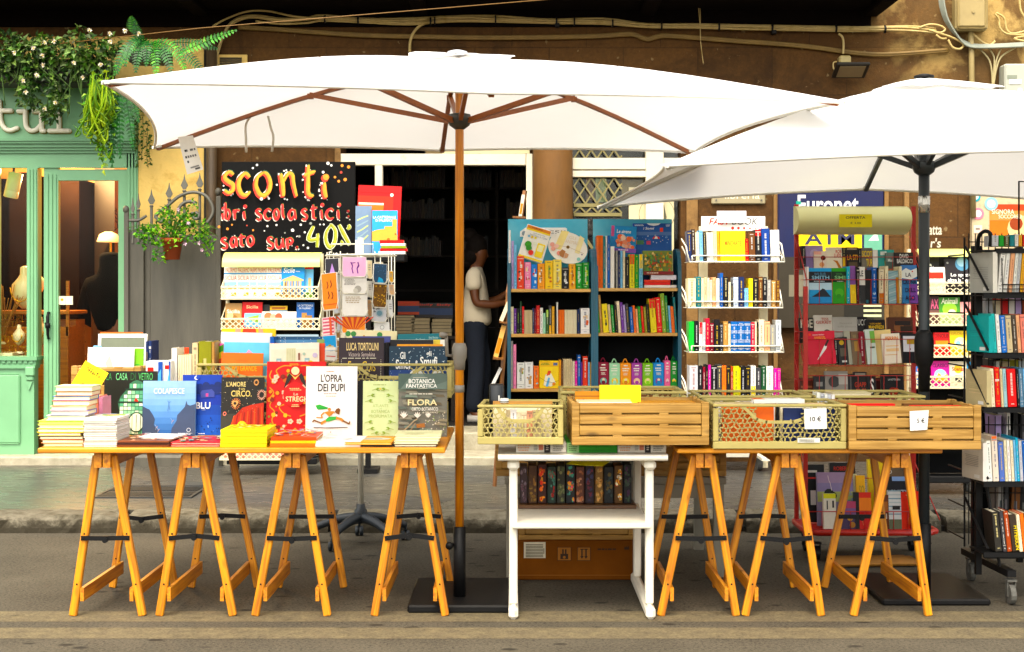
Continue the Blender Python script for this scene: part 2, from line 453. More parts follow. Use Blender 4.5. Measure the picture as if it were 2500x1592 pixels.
def stone_paving():
 m,N,lk,b = nodes('worn_stone_slabs')
 tc = N('TexCoord'); o = tc.outputs['Object']
 mp = N('Mapping'); mp.inputs['Rotation'].default_value = (0,0,R(24)); lk(o,mp.inputs['Vector'])
 br = N('TexBrick',i_Scale=1.0); br.inputs['Brick Width'].default_value = 1.15; br.inputs['Row Height'].default_value = .74
 br.inputs['Mortar Size'].default_value = .006; br.inputs['Color1'].default_value = (0,0,0,1); br.inputs['Color2'].default_value = (1,1,1,1)
 br.inputs['Mortar'].default_value = (.5,.5,.5,1); lk(mp.outputs[0],br.inputs['Vector'])
 cr = N('ValToRGB'); e = cr.color_ramp.elements
 e[0].position = 0; e[0].color = (.15,.155,.15,1); e[1].position = 1; e[1].color = (.30,.275,.22,1)
 for p,c in ((.3,(.17,.165,.185)),(.55,(.14,.155,.18)),(.75,(.24,.215,.185))):
  x = e.new(p); x.color = (*c,1)
 lk(br.outputs['Color'],cr.inputs[0])
 n2 = N('TexNoise',i_Scale=1.7,i_Detail=7.0,i_Roughness=.7,i_Distortion=.7); lk(o,n2.inputs['Vector'])
 st = N('Mapping'); st.inputs['Scale'].default_value = (1,3.2,1); lk(o,st.inputs['Vector'])
 n3 = N('TexNoise',i_Scale=6.0,i_Detail=8.0,i_Roughness=.72); lk(st.outputs[0],n3.inputs['Vector'])
 c = mix(N,lk,rng(N,lk,n2.outputs['Fac'],.3,.7,.1,.75),cr.outputs[0],(.19,.18,.15))
 c = mix(N,lk,rng(N,lk,n3.outputs['Fac'],.4,.75,.0,.75),c,(.06,.058,.055))
 pt = N('TexNoise',i_Scale=.9,i_Detail=2.0); lk(o,pt.inputs['Vector'])
 c = mix(N,lk,rng(N,lk,pt.outputs['Fac'],.56,.68,0,.35),c,(.13,.15,.20))
 c = mix(N,lk,rng(N,lk,br.outputs['Fac'],0,1,0,.8),c,(.05,.045,.035))
 c = mix(N,lk,1.0,c,(.40,.39,.355),'MULTIPLY')
 lk(c,b.inputs['Base Color'])
 lk(rng(N,lk,n3.outputs['Fac'],.3,.7,.16,.5),b.inputs['Roughness']); b.inputs['Specular IOR Level'].default_value = .5
 bp = N('Bump',i_Strength=.35,i_Distance=.01); lk(n3.outputs['Fac'],bp.inputs['Height']); lk(bp.outputs[0],b.inputs['Normal'])
 return m
STONE = stone_paving()
mb=MB();mb.box(-40,40,8.62,16,-.2,.098); tag(mb.B('pavement',STONE),kind='structure')
# kerb: rough stones with open joints
def rough_stone(name,c1,c2):
 m,N,lk,b = nodes(name)
 tc = N('TexCoord'); o = tc.outputs['Object']
 n2 = N('TexNoise',i_Scale=9.0,i_Detail=8.0,i_Roughness=.75); lk(o,n2.inputs['Vector'])
 g = N('NewGeometry'); sx = N('SeparateXYZ'); lk(o,sx.inputs[0])
 c = mix(N,lk,rng(N,lk,n2.outputs['Fac'],.35,.65),c1,c2)
 if name == 'kerb_stone':   # darker towards the foot of the face
  lk(o,sx.inputs[0]) if not sx.inputs[0].is_linked else None
  hz2 = N('Math',operation='ADD'); lk(sx.outputs[2],hz2.inputs[0]); lk(rng(N,lk,n2.outputs['Fac'],.3,.7,-.035,.035),hz2.inputs[1])
  c = mix(N,lk,rng(N,lk,hz2.outputs[0],.045,.088,.85,0),c,(.028,.023,.014))
 lk(c,b.inputs['Base Color']); b.inputs['Roughness'].default_value = .8
 bp = N('Bump',i_Strength=.9,i_Distance=.02); lk(n2.outputs['Fac'],bp.inputs['Height']); lk(bp.outputs[0],b.inputs['Normal'])
 return m
KERB = rough_stone('kerb_stone',(.06,.05,.03),(.19,.17,.125))
mb=MB();rg = random.Random(4); x = -12.4
while x < 12:
 w = rg.uniform(.95,1.5); nx = 26; x1 = x+w-.036; prof = [(8.355,-.05),(8.352,.03),(8.36,.078),(8.385,.101),(8.5,.102),(8.62,.102)]
 vs = []; zt = rg.uniform(-.004,.004)
 for i in range(nx+1):
  u = i/nx; e = .015*max(0,1-min(u,1-u)*12)
  for j,(yy,zz) in enumerate(prof):
   k = 1 if j in (1,2,3) else 0
   vs.append((x+(x1-x)*u,yy+e*k+rg.uniform(-.006,.006)*k,zz-(e*.8 if j in (2,3,4) else 0)+(rg.uniform(-.005,.004) if j > 1 else 0)+(zt if j > 1 else 0)))
 n = len(prof)
 mb.add(vs,[(i*n+j,(i+1)*n+j,(i+1)*n+j+1,i*n+j+1) for i in range(nx) for j in range(n-1)]+[tuple(range(n)),tuple(range(nx*n,nx*n+n))])
 x += w
tag(mb.B('kerb',KERB),kind='structure')
mb=MB();mb.box(-40,40,8.42,8.63,-.2,.03); tag(mb.B('kerb_bed',M('dark_grit','#14110d',rough=.9,var=.3)),kind='structure')
STEP = rough_stone('pale_step_stone',(.30,.27,.19),(.46,.42,.31))
mb = MB()
for a,b in ((-6,-2.32),(-2.315,-.4),(-.395,1.55)): mb.cb(a,b,10.86,11.6,.0,.165,.012)
mb.cb(-1.34,.16,11.3,11.9,.15,.305,.012)
tag(mb.B('doorstep',STEP),kind='structure')
# iron grate in the pavement
mb=MB();d0,d1 = 9.10,9.66; g = thing('drain_grate','dark iron drain grate set in the pavement behind the left table','grate',(0,0,0))
xa,xb = X(243,9.35),X(470,9.35)
mb.box(xa,xb,d0,d1,.04,.1015)
IRON = M('dark_iron','#3c3d3c',rough=.55,metal=.4,var=.2,vscale=20)
for e in ((xa,xa+.02,d0,d1),(xb-.02,xb,d0,d1),(xa+.02,xb-.02,d0,d0+.02),(xa+.02,xb-.02,d1-.02,d1)): mb.box(*e,.1015,.108)
mb.B('frame',IRON,g)
mb=MB();n = 34
for i in range(n):
 u = xa+.03+(xb-xa-.06)*i/(n-1)
 for k in range(2):
  mb.bar((u-.02,d0+.05+k*.25,.104),(u+.02,d0+.24+k*.25,.104),.008,.006)
mb.B('bars',IRON,g)

#  BUILDING
YW = 11.1
def wx(px): return X(px,YW)
def wz(py): return Z(py,YW)
def pb(mb,px0,px1,py0,py1,d0,d1,col=(.8,.8,.8),c=0):
 """box whose front face at depth d0 spans these pixels"""
 a = (X(px0,d0),X(px1,d0),d0,d1,Z(py1,d0),Z(py0,d0))
 mb.cb(*a,c,col) if c else mb.box(*a,col)
def wallmat():
 m,N,lk,b = nodes('brown_stone_blocks')
 tc = N('TexCoord'); o = tc.outputs['Object']
 sx = N('SeparateXYZ'); lk(o,sx.inputs[0]); cb = N('CombineXYZ'); lk(sx.outputs[0],cb.inputs[0]); lk(sx.outputs[2],cb.inputs[1])
 n0 = N('TexNoise',i_Scale=3.0,i_Detail=3.0); lk(o,n0.inputs['Vector'])
 br = N('TexBrick',i_Scale=1.0); br.inputs['Brick Width'].default_value = .58; br.inputs['Row Height'].default_value = .37
 br.inputs['Mortar Size'].default_value = .004; br.inputs['Mortar Smooth'].default_value = .3
 br.inputs['Color1'].default_value = (.118,.052,.012,1); br.inputs['Color2'].default_value = (.084,.036,.009,1); br.inputs['Mortar'].default_value = (.05,.025,.009,1)
 lk(cb.outputs[0],br.inputs['Vector'])
 n1 = N('TexNoise',i_Scale=2.5,i_Detail=9.0,i_Roughness=.7); lk(o,n1.inputs['Vector'])
 n2 = N('TexNoise',i_Scale=45.0,i_Detail=4.0,i_Roughness=.7); lk(o,n2.inputs['Vector'])
 n3 = N('TexNoise',i_Scale=16.0,i_Detail=2.0); lk(o,n3.inputs['Vector'])
 c = mix(N,lk,rng(N,lk,n1.outputs['Fac'],.35,.7,0,.7),br.outputs['Color'],(.14,.066,.017))
 st = N('TexNoise',i_Scale=1.1,i_Detail=8.0,i_Roughness=.75,i_Distortion=.5); lk(o,st.inputs['Vector'])
 c = mix(N,lk,rng(N,lk,st.outputs['Fac'],.46,.62,0,.8),c,(.026,.013,.005))
 c = mix(N,lk,rng(N,lk,n2.outputs['Fac'],.35,.7,.5,0),c,(.05,.025,.009))
 c = mix(N,lk,rng(N,lk,n3.outputs['Fac'],.70,.74,0,.55),c,(.28,.2,.09))          # chips
 # peeling ochre plaster in the upper right of the facade
 px = rng(N,lk,sx.outputs[0],2.6,3.6); pz = rng(N,lk,sx.outputs[2],2.75,3.4)
 mu = N('Math',operation='MULTIPLY'); lk(px,mu.inputs[0]); lk(pz,mu.inputs[1])
 n4 = N('TexNoise',i_Scale=2.6,i_Detail=7.0,i_Roughness=.6,i_Distortion=.4); lk(o,n4.inputs['Vector'])
 ad = N('Math',operation='MULTIPLY'); lk(mu.outputs[0],ad.inputs[0]); lk(rng(N,lk,n4.outputs['Fac'],.46,.56),ad.inputs[1])
 c = mix(N,lk,ad.outputs[0],c,(.46,.31,.10))
 c = mix(N,lk,rng(N,lk,mu.outputs[0],0,1,0,.35),c,(.26,.16,.055))
 lk(c,b.inputs['Base Color']); b.inputs['Roughness'].default_value = .85
 bp = N('Bump',i_Strength=.5,i_Distance=.012); lk(n2.outputs['Fac'],bp.inputs['Height'])
 b2 = N('Bump',i_Strength=.8,i_Distance=.01); b2.invert = True; lk(br.outputs['Fac'],b2.inputs['Height']); lk(bp.outputs[0],b2.inputs['Normal']); lk(b2.outputs[0],b.inputs['Normal'])
 return m
WALLM = wallmat()
PLASTER = M('ochre_plaster','#ecca84',rough=.85,var=.12,vscale=4,c2='#b58c4c',thr=(.56,.72),bump=.4,bscale=40,detail=7)
WHITEP = M('cream_white_paint','#ece3cc',rough=.5,var=.06,vscale=5,c2='#c9b894',thr=(.62,.75),detail=8)
DARKP = M('dark_paint_and_shade','#0f0a06',rough=.9,var=.3,vscale=3,bump=.3,spec=.05)  # near-black: shade under the balcony is put into this colour
bld = thing('building','old brown stone palazzo front with balcony behind the book stalls','building')
mb=MB();W0,W1 = YW,YW+.4
mb.box(wx(325),wx(800),W0,W1,0,2.75)
mb.box(wx(1600),7,W0,W1,0,2.75)
mb.box(wx(1238),wx(1350),W0+.16,W1,0,2.75)
mb.box(-7,7,W0,W1,2.75,3.02); mb.box(wx(325)-4,7,W0,W1,3.02,6)
mb.box(-7,wx(0)-.9,W0,W1,0,2.75)
# pilaster strips and string course
mb.B('wall',WALLM,bld)
PIL = M('worn_pilaster_stone','#8a6a42',rough=.8,var=.2,vscale=6,bump=.3,c2='#5e4526',thr=(.5,.7))
for a,b in ((787,800),(1614,1640),(1819,1828),(2079,2089),(2126,2137)):
 mb=MB();pb(mb,a,b,345,1092,YW-.03,YW-.001); mb.B('pilaster',PIL,bld)
mb=MB();pb(mb,325,487,92,1080,YW-.04,YW-.002); pb(mb,60,325,86,205,YW-.04,YW-.002)
mb.B('plaster_pier',PLASTER,bld)
mb=MB();mb.smooth=1
cxx,cr_ = wx(1299),.158
mb.la([(cr_,.165),(cr_,1.2),(cr_*.985,2.2),(cr_*.97,2.78)],28,(cxx,YW-.05,0))
mb.B('column',M('brown_column_stone','#674618',rough=.8,var=.3,vscale=4,vaxis=(1,1,.35),bump=.4,bscale=25,c2='#3c2a14',thr=(.5,.72),detail=9),bld)
# door frame of the bookshop
def frame_part(name,boxes,mat,parent,c=.004,d=(YW-.02,YW+.06)):
 mb = MB()
 for q in boxes: pb(mb,*q,*d,c=c)
 return mb.B(name,mat,parent)
fr = frame_part('door_frame',[(800,1236,361,388),(800,812,388,1085),(881,899,388.4,1085),(1237,1252,361,1040)],WHITEP,bld)
mb=MB();pb(mb,1040,1245,330,360.5,YW,YW+.05,'#d8cfa8'); pb(mb,1000,1040,330,360.5,YW+.01,YW+.06,'#6b5a3a'); mb.B('transom_panel',PAINT,fr)
# second opening: window with folding grille
wf = frame_part('window',[(1345,1518,371,398),(1518,1560,340,1085),(1345,1518,401,416),(1560,1600,371,398)],WHITEP,bld)
mb=MB();rg = random.Random(3)
gx0,gx1 = X(1349,YW+.01),X(1462,YW+.01)
def lat(x0,x1,z0,z1,st):
 n = int((x1-x0)/st)+int((z1-z0)/st/1.5)+3; h = (z1-z0)
 for i in range(-n,n):
  for sg in (1,-1):
   a = x0+i*st; b = a+sg*h/1.5
   # clip to the rectangle
   t0,t1 = 0,1
   for lim,sgn in ((x0,1),(x1,-1)):
    f0 = (a-lim)*sgn; f1 = (b-lim)*sgn
    if f0 < 0 and f1 < 0: t0 = 2
    elif f0 < 0: t0 = max(t0,f0/(f0-f1))
    elif f1 < 0: t1 = min(t1,f0/(f0-f1))
   if t1-t0 > .04:
    yy = YW+.012 + (.006 if sg > 0 else 0)
    mb.bar((a+(b-a)*t0,yy,z0+h*t0),(a+(b-a)*t1,yy,z0+h*t1),.006,.012,up=(0,0,1))
lat(gx0,gx1,wz(372),wz(335),.09); GRM = M('grille_metal','#8a8058',rough=.5,metal=.4,var=.2); mb.B('grille',GRM,wf); mb=MB();lat(gx0,gx1,wz(478),wz(418),.09)
for q in ((478,486),(500,508)): mb.box(gx0,gx1,YW+.01,YW+.04,wz(q[1]),wz(q[0]))
zz = [gx0+(gx1-gx0)*i/8 for i in range(9)]
for i in range(8): mb.bar((zz[i],YW+.02,wz(486 if i % 2 else 500)),(zz[i+1],YW+.02,wz(500 if i % 2 else 486)),.01,.012)
for i in range(14): mb.bar((gx0+.09*(i % 5),YW+.02,wz(520)-.12*i),(gx0+.09*(i % 5)+.2,YW+.02,wz(520)-.12*i-.3),.006,.012)
mb.B('grille',GRM,wf)
mb=MB();pb(mb,1345,1600,330,1085,YW+.1,YW+.108); mb.B('pane',glassm('window_glass',gloss=.05),wf)
mb=MB();mb.mi = 0
pb(mb,1478,1584,440,760,YW+.062,YW+.07,'#d9d0ae'); a=Art(mb,X(1478,YW+.062),X(1584,YW+.062),Z(760,YW+.062),Z(440,YW+.062),YW+.062,.0008)
cu,cv = .62,.2
for rr,cc in ((.40,'#8f8a70'),(.385,'#d9d0ae')): a.d(cu,cv,rr,cc,28)
a.p([(cu-.22,cv+.02),(cu-.16,cv-.07),(cu+.16,cv-.07),(cu+.22,cv+.02),(cu+.16,cv+.1),(cu-.16,cv+.1)],'#6f6d5a')
a.d(cu,cv-.06,.15,'#7f7b66',14,ry=.025); a.d(cu,cv-.06,.11,'#b0aa8c',14,ry=.016)
a.h(cu-.3,cv+.115,cu+.3,cv+.15,'#7f7b66',2)
mb.B('seal_poster',PRINT,wf)
mb=MB();pb(mb,1462,1520,398,480,YW+.12,YW+.15,'#8d7a50'); pb(mb,1400,1425,420,475,YW+.25,YW+.3,'#b9c79a'); pb(mb,1378,1396,418,470,YW+.25,YW+.3,'#7a5a44')  # first block is a stone reflection in the pane, painted as a solid
mb.B('display_and_reflection',PAINT,wf)
# balcony overhead
mb=MB();mb.box(-7,wx(2052),10.4,YW-.001,3.62,3.86); mb.box(-7,wx(2045),YW-.03,YW-.0015,3.49,3.618); bal = mb.B('balcony',DARKP,bld)  # second box: dark strip on the wall painting the soffit's shade
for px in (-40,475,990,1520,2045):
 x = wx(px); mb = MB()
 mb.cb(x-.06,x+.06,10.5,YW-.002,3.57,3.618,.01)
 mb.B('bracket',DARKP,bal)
# bookshop room
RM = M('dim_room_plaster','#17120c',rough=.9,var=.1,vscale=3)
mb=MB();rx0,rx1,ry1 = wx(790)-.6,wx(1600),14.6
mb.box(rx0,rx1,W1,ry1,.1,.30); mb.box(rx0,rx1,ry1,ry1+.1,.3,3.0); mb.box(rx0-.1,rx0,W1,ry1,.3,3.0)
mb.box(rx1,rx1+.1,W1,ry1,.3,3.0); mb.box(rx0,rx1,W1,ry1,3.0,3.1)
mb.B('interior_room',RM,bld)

#  WALL FITTINGS
def tubes(name,label,cat,paths,mat,group=None,r=.008):
 mb=MB();mb.smooth=1
 for p in paths: mb.tu(p,r,6)
 return tag(mb.B(name,mat),label,cat,group)
def SP(pts,k=6):
 out = []; n = len(pts)
 for i in range(n-1):
  p0,p1,p2,p3 = (Vector(pts[max(i-1,0)]),Vector(pts[i]),Vector(pts[i+1]),Vector(pts[min(i+2,n-1)]))
  for j in range(k):
   t = j/k
   out.append(.5*((2*p1)+(p2-p0)*t+(2*p0-5*p1+4*p2-p3)*t*t+(3*p1-p0-3*p2+p3)*t**3))
 out.append(Vector(pts[-1])); return out
def zp(zm,pts,d): return [(zm.X(a,d),d,zm.Z(b,d)) for a,b in pts]
CABLE = M('dusty_cable','#c4ad7a',rough=.6,var=.2,vscale=10,c2='#94804f',thr=(.5,.7))
CABLED = M('dark_cable','#7a6238',rough=.6,var=.2,vscale=10)
top = [(520,160),(507,150),(514,118),(536,70),(560,46),(600,43),(660,50),(720,47),(760,42),(860,47),(960,50),(1060,45),(1160,44),(1290,49),(1420,50),(1520,60),(1640,60),(1760,64),(1900,65),(2020,67),(2130,68),(2200,73)]
rg = random.Random(5); paths = []
for k in range(5):
 q = [(a+rg.uniform(-3,3),b+(k-2)*2.6+rg.uniform(-2.2,2.2)) for a,b in (top if k < 3 else top[5:])]
 if k == 3: q = [(500,62),(530,45),(580,27),(630,26),(690,38)]+q[3:]
 paths.append(SP(zp(Z0,q,YW-.05-.012*(k % 2))))
cb = thing('cable_bundle','bundle of pale cables strapped along the wall above both parasols','cables')
mb=MB();mb.smooth=1
for p in paths: mb.tu(p,.0085,6)
mb.B('wires',CABLE,cb)
mb = MB()
for px,py in ((764,45),(842,47),(1012,50),(1022,49),(1165,45),(1308,49),(1350,51),(1440,55),(1555,60),(1690,63),(1815,66),(1965,67),(2080,69),(545,68)):
 x,z = X(px,YW-.06),Z(py,YW-.06); mb.tu([(x-.006,YW-.06,z),(x+.006,YW-.06,z)],.031,10)
for px,py in ((1310,50),(1820,66)): pb(mb,px-5,px+5,py+4,py+12,YW-.07,YW-.002)
mb.B('strap',BLKP,cb)
low = [(560,62),(640,66),(760,75),(860,81),(980,84),(1100,86),(1240,86),(1400,83),(1480,78),(1510,87),(1525,90),(1545,84),(1570,82),(1640,87),(1740,95),(1830,101),(1920,110),(1990,120),(2060,126),(2130,124),(2230,116)]
tubes('cable','lower dark cable clipped to the brown wall, sagging towards the right','cables',[SP(zp(Z0,low,YW-.035)),SP(zp(Z0,[(a,b+4) for a,b in low],YW-.03))],CABLED,r=.013)
tubes('cable','short curved cable dropping from the bundle behind the large parasol','cables',[SP(zp(Z0,[(1005,52),(985,62),(970,80),(964,100),(963,122)],YW-.05))],CABLE,r=.012)
tubes('string','taut thin brown wire slanting up over the large parasol','wire',[[(X(0,10.6),10.6,Z(118,10.6)),(X(470,10.4),10.4,Z(66,10.4)),(X(1330,9.7),9.7,Z(-5,9.7))]],M('brown_wire','#7a5a30',rough=.6),r=.0035)
tubes('string','frayed cord hanging down the wall over the large parasol','cord',[SP(zp(Z0,[(1639,-8),(1643,30),(1646,70),(1647,100),(1653,148)],YW-.09)),SP(zp(Z0,[(1642,-8),(1646,30),(1646,62)],YW-.085))],CABLE,r=.0035)
tubes('cable','grey cables looping under the junction box at the top right','cables',
 [SP(zp(ZV,[(1255+k*11,-20),(1265+k*11,60),(1300+k*9,160),(1370+k*8,260+k*4),(1470,330+k*8),(1600,350+k*7),(1930,335+k*8)],YW-.06-.01*k)) for k in range(4)],M('grey_cable','#8f9488',rough=.5,var=.1),r=.009)
tubes('cable','beige cables curling right of the junction box','cables',
 [SP(zp(ZV,p,YW-.05)) for p in ([(1700,100),(1760,140),(1780,230),(1830,262),(1930,240)],[(1690,110),(1720,150),(1730,220),(1790,265),(1930,270)],[(1880,-10),(1890,80),(1930,150)],[(1930,280),(1840,300),(1930,322)],[(1500,240),(1580,320),(1650,350),(1690,320)])],CABLE,r=.009)
tubes('cable','slack cable ends fanning down to the meter box','cables',
 [SP(zp(ZV,p,YW-.04)) for p in ([(1560,370),(1640,460),(1665,560),(1670,690)],[(1620,350),(1680,440),(1680,560),(1672,690)],[(1735,380),(1700,470),(1690,560),(1674,690)],[(1850,370),(1740,440),(1700,540),(1676,690)])],M('pale_cable','#b0a47e',rough=.5),r=.007)
tubes('cable','knot of loose beige loops left of the junction box','cables',
 [SP(zp(ZV,p,YW-.07)) for p in ([(1100,215),(1180,190),(1260,200),(1300,230),(1260,255),(1180,235)],[(1170,230),(1260,260),(1350,290),(1440,340),(1420,380),(1360,370),(1325,310)],[(1230,270),(1270,300),(1310,300)])],CABLE,r=.009)
BOXP = M('dusty_box_plastic','#a08f66',rough=.55,var=.12,vscale=6,c2='#7c6c48',thr=(.55,.75))
j = thing('junction_box','large beige junction box high on the wall at top right','junction box')
mb=MB();mb.cb(ZV.X(1385,YW-.12),ZV.X(1640,YW-.12),YW-.12,YW-.002,ZV.Z(235,YW-.12),ZV.Z(-60,YW-.12),.02); mb.B('casing',BOXP,j)
mb=MB();mb.cb(ZV.X(1398,YW-.15),ZV.X(1627,YW-.15),YW-.15,YW-.121,ZV.Z(218,YW-.15),ZV.Z(-60,YW-.15),.02); mb.la([(.012,0),(.012,-.008)],10,(ZV.X(1520,YW-.15),YW-.15,ZV.Z(90,YW-.15)),'y'); mb.B('lid',BOXP,j)
j = thing('junction_box','small square pale junction box above the floodlight','junction box')
mb=MB();mb.cb(ZV.X(478,YW-.08),ZV.X(570,YW-.08),YW-.08,YW-.002,ZV.Z(520,YW-.08),ZV.Z(430,YW-.08),.012); mb.B('casing',M('pale_box','#b9a878',rough=.55,var=.15,vscale=18),j)
mb=MB();mb.smooth=1; mb.tu(SP(zp(ZV,[(455,480),(430,490),(430,530),(450,555)],YW-.06)),.006,6); mb.tu(SP(zp(ZV,[(505,420),(508,340),(500,290),(470,262)],YW-.06)),.010,6); mb.B('lead',CABLE,j)
j = thing('floodlight','flat black floodlight tilted down under the small box','floodlight')
mb=MB();fx0,fx1 = ZV.X(405,YW-.2),ZV.X(728,YW-.2); fz = ZV.Z(565,YW-.2)
mb.T = MT((0,YW-.1,fz)) @ MR(R(-24),4,'X') @ MT((0,-(YW-.1),-fz))
mb.cb(fx0+.04,fx1-.02,YW-.26,YW-.06,fz-.012,fz+.014,.008)
mb.B('housing',M('floodlight_housing','#2a2620',rough=.5,metal=.3),j)
mb2 = MB(); mb2.T = mb.T; mb2.box(fx0+.07,fx1-.05,YW-.235,YW-.085,fz-.0145,fz-.0121); mb2.B('lens',M('frosted_lens','#97876c',rough=.3),j)
j = thing('meter_box','grey electric meter box at the right edge of the wall','meter box')
mb=MB();mb.cb(ZV.X(1765,YW-.14),ZV.X(2060,YW-.14),YW-.14,YW-.002,ZV.Z(780,YW-.14),ZV.Z(495,YW-.14),.012,'#aeb0a4'); mb.B('casing',PAINT,j)
mb=MB();mb.box(ZV.X(1785,YW-.142),ZV.X(1862,YW-.142),YW-.143,YW-.1401,ZV.Z(612,YW-.142),ZV.Z(585,YW-.142),'#7f8578'); mb.box(ZV.X(1800,YW-.142),ZV.X(1895,YW-.142),YW-.144,YW-.1401,ZV.Z(655,YW-.142),ZV.Z(618,YW-.142),'#e8e6dc')
mb.la([(.022,0),(.022,-.006)],14,(ZV.X(1885,YW-.142),YW-.1401,ZV.Z(705,YW-.142)),'y','#d8d4c4'); mb.B('label_plate',PAINT,j)
mb=MB();mb.smooth=1; mb.tu([(ZV.X(1500,YW-.05),YW-.05,ZV.Z(250,YW-.05)),(ZV.X(1505,YW-.05),YW-.05,ZV.Z(370,YW-.05)),(ZV.X(1520,YW-.05),YW-.05,2.0)],.022,10)
tag(mb.B('conduit_pipe',BOXP),'vertical beige conduit below the large junction box','pipe')
j = thing('vent_grille','black slotted vent in the wall left of the large parasol','vent')
mb=MB();pb(mb,511,581,128,158,YW-.02,YW-.001,c=.004); mb.B('frame',PLASTER,j)
mb = MB()
for k in range(5): pb(mb,516,568,135+k*4.4,137.8+k*4.4,YW-.028,YW-.0201)
mb.B('slats',BLKP,j)
mb=MB();mb.smooth=1
mb.tu([(wx(503),YW-.09,.12),(wx(503),YW-.09,3.4)],.042,10); mb.B('drainpipe',M('old_drainpipe','#4a3a26',rough=.6,var=.25,vscale=8)); tag(bpy.data.objects['drainpipe'],'dark brown drainpipe between the metal gate and the painted board','pipe')
mb=MB();mb.smooth=1
mb.tu([(wx(491),YW-.06,.12),(wx(491),YW-.06,3.36)],.026,8); tag(mb.B('drainpipe',M('black_pipe','#14110d',rough=.6,var=.2)),'thin black pipe beside the cream plaster pier','pipe')
# libreria plaque
j = thing('plaque','grey plaque with pale lettering on the brown wall under the right parasol','sign')
mb=MB();mb.cb(wx(1671),wx(1798),YW-.03,YW-.012,wz(480),wz(408),.008,'#a39a80'); mb.B('plate',M('frosted_plate','#a2977a',rough=.3,var=.05),j)
mb=MB();a=Art(mb,wx(1671),wx(1798),wz(480),wz(408),YW-.03,.001); a.t('libreria',.25,.60,.89,.83,'#f1ecd8'); mb.B('lettering',PRINT,j)
mb = MB()
for px in (1682,1788): mb.la([(.007,0),(.007,-.012)],8,(wx(px),YW-.031,wz(471)),'y')
mb.B('screw',RUB,j)
# cash machine panel
j = thing('cash_machine','dark blue cash machine panel with white and yellow lettering behind the red rack','cash machine')
mb=MB();pb(mb,1829,2078,405,770,YW-.06,YW-.002,c=.01); mb.B('panel',M('indigo_panel','#26264a',rough=.3,var=.15,vscale=3,c2='#1b2146',spec=.25),j)
mb=MB();x0,x1,z0,z1 = X(1829,YW-.06),X(2078,YW-.06),Z(770,YW-.06),Z(405,YW-.06); a=Art(mb,x0,x1,z0,z1,YW-.06,.001)
a.t('Euronet',.185,.145,.76,.27,'#f2f2f2',bold=True); a.r(.17,.185,.215,.208,'#1c9d86')
a.r(.19,.36,.79,.52,'#ffd500'); a.t('ATM',.25,.385,.72,.465,'#3a3a52',bold=True)
a.r(.81,.36,.98,.50,'#6ea58c'); a.p([(.85,.44),(.93,.38),(.95,.44)],'#cfe3d6')
a.r(0,.545,1,1,'#3a352c'); a.r(.1,.66,.58,.80,'#7a7464'); a.r(.62,.6,.9,.95,'#26241f'); mb.B('lettering',PRINT,j)
mb = MB()
for k in range(7): pb(mb,2030,2072,715+k*12,721+k*12,YW-.075,YW-.062,'#c8cca6')
mb.B('keypad_plate',PAINT,j)
# graffiti
mb=MB();a=Art(mb,wx(2180),wx(2225),wz(585),wz(528),YW-.001,.001)
a.t('atta',.05,.05,.75,.42,'#cfc8b4',bold=True,italic=.1); a.t("r's",.15,.55,.7,.95,'#cfc8b4',bold=True,italic=.1)
tag(mb.B('graffiti',PRINT),'white scrawled graffiti on the brown wall right of the black pole','graffiti')
# pasted posters at the right edge
mb=MB();pb(mb,2285,2520,440,1080,YW-.05,YW-.002); pp = mb.B('poster_hoarding',M('peeling_poster_paper','#c0b092',rough=.8,var=.15,vscale=6,c2='#a99a80',thr=(.56,.62),detail=8)); tag(pp,'pale hoarding covered in torn posters at the right edge','hoarding')
mb=MB();d = YW-.053; pb(mb,2326,2430,480,556,d,d+.002,'#c9723a'); a=Art(mb,X(2326,d),X(2430,d),Z(556,d),Z(480,d),d,.0008)
a.r(0,0,1,.2,'#a8452c'); a.r(0,.2,1,.5,'#d98a54'); a.d(.7,.75,.3,'#e6c193'); a.d(.6,.6,.15,'#8a3f26'); a.t('SIGNORA',.05,.16,.55,.30,'#f5ecd8'); a.t('SOCCORSO',.2,.32,.72,.44,'#f5ecd8')
tag(mb.B('poster',PRINT),'orange poster with a pale figure pasted above the black book rack','poster')
rg = random.Random(8)
for i,(px,py,r,col,lab) in enumerate(((2293,462,12,'#2f9fb0','round teal sticker at the top of the hoarding edge'),(2299,502,14,'#d77f92','round pink sticker on the left edge of the hoarding'),(2330,479,16,'#8fb9bd','pale blue round sticker left of the orange poster'),(2300,540,11,'#e2c6b8','small pale pink square sticker below the round pink one'),(2298,566,12,'#b8a58e','brownish sticker lowest on the hoarding edge'))):
 mb=MB();d = YW-.054
 if i < 3: mb.la([(r*.0033,0),(r*.0033,.002)],18,(X(px,d),d,Z(py,d)),'y',col); mb.la([(r*.002,-.001),(r*.002,.0)],14,(X(px,d),d,Z(py,d)),'y','#e8e0d0')
 else: pb(mb,px-r,px+r*.8,py-r,py+r*.7,d,d+.002,col); pb(mb,px-r*.6,px+r*.3,py-r*.4,py,d-.001,d,'#7b7266')
 tag(mb.B('sticker',PRINT),lab,'sticker')

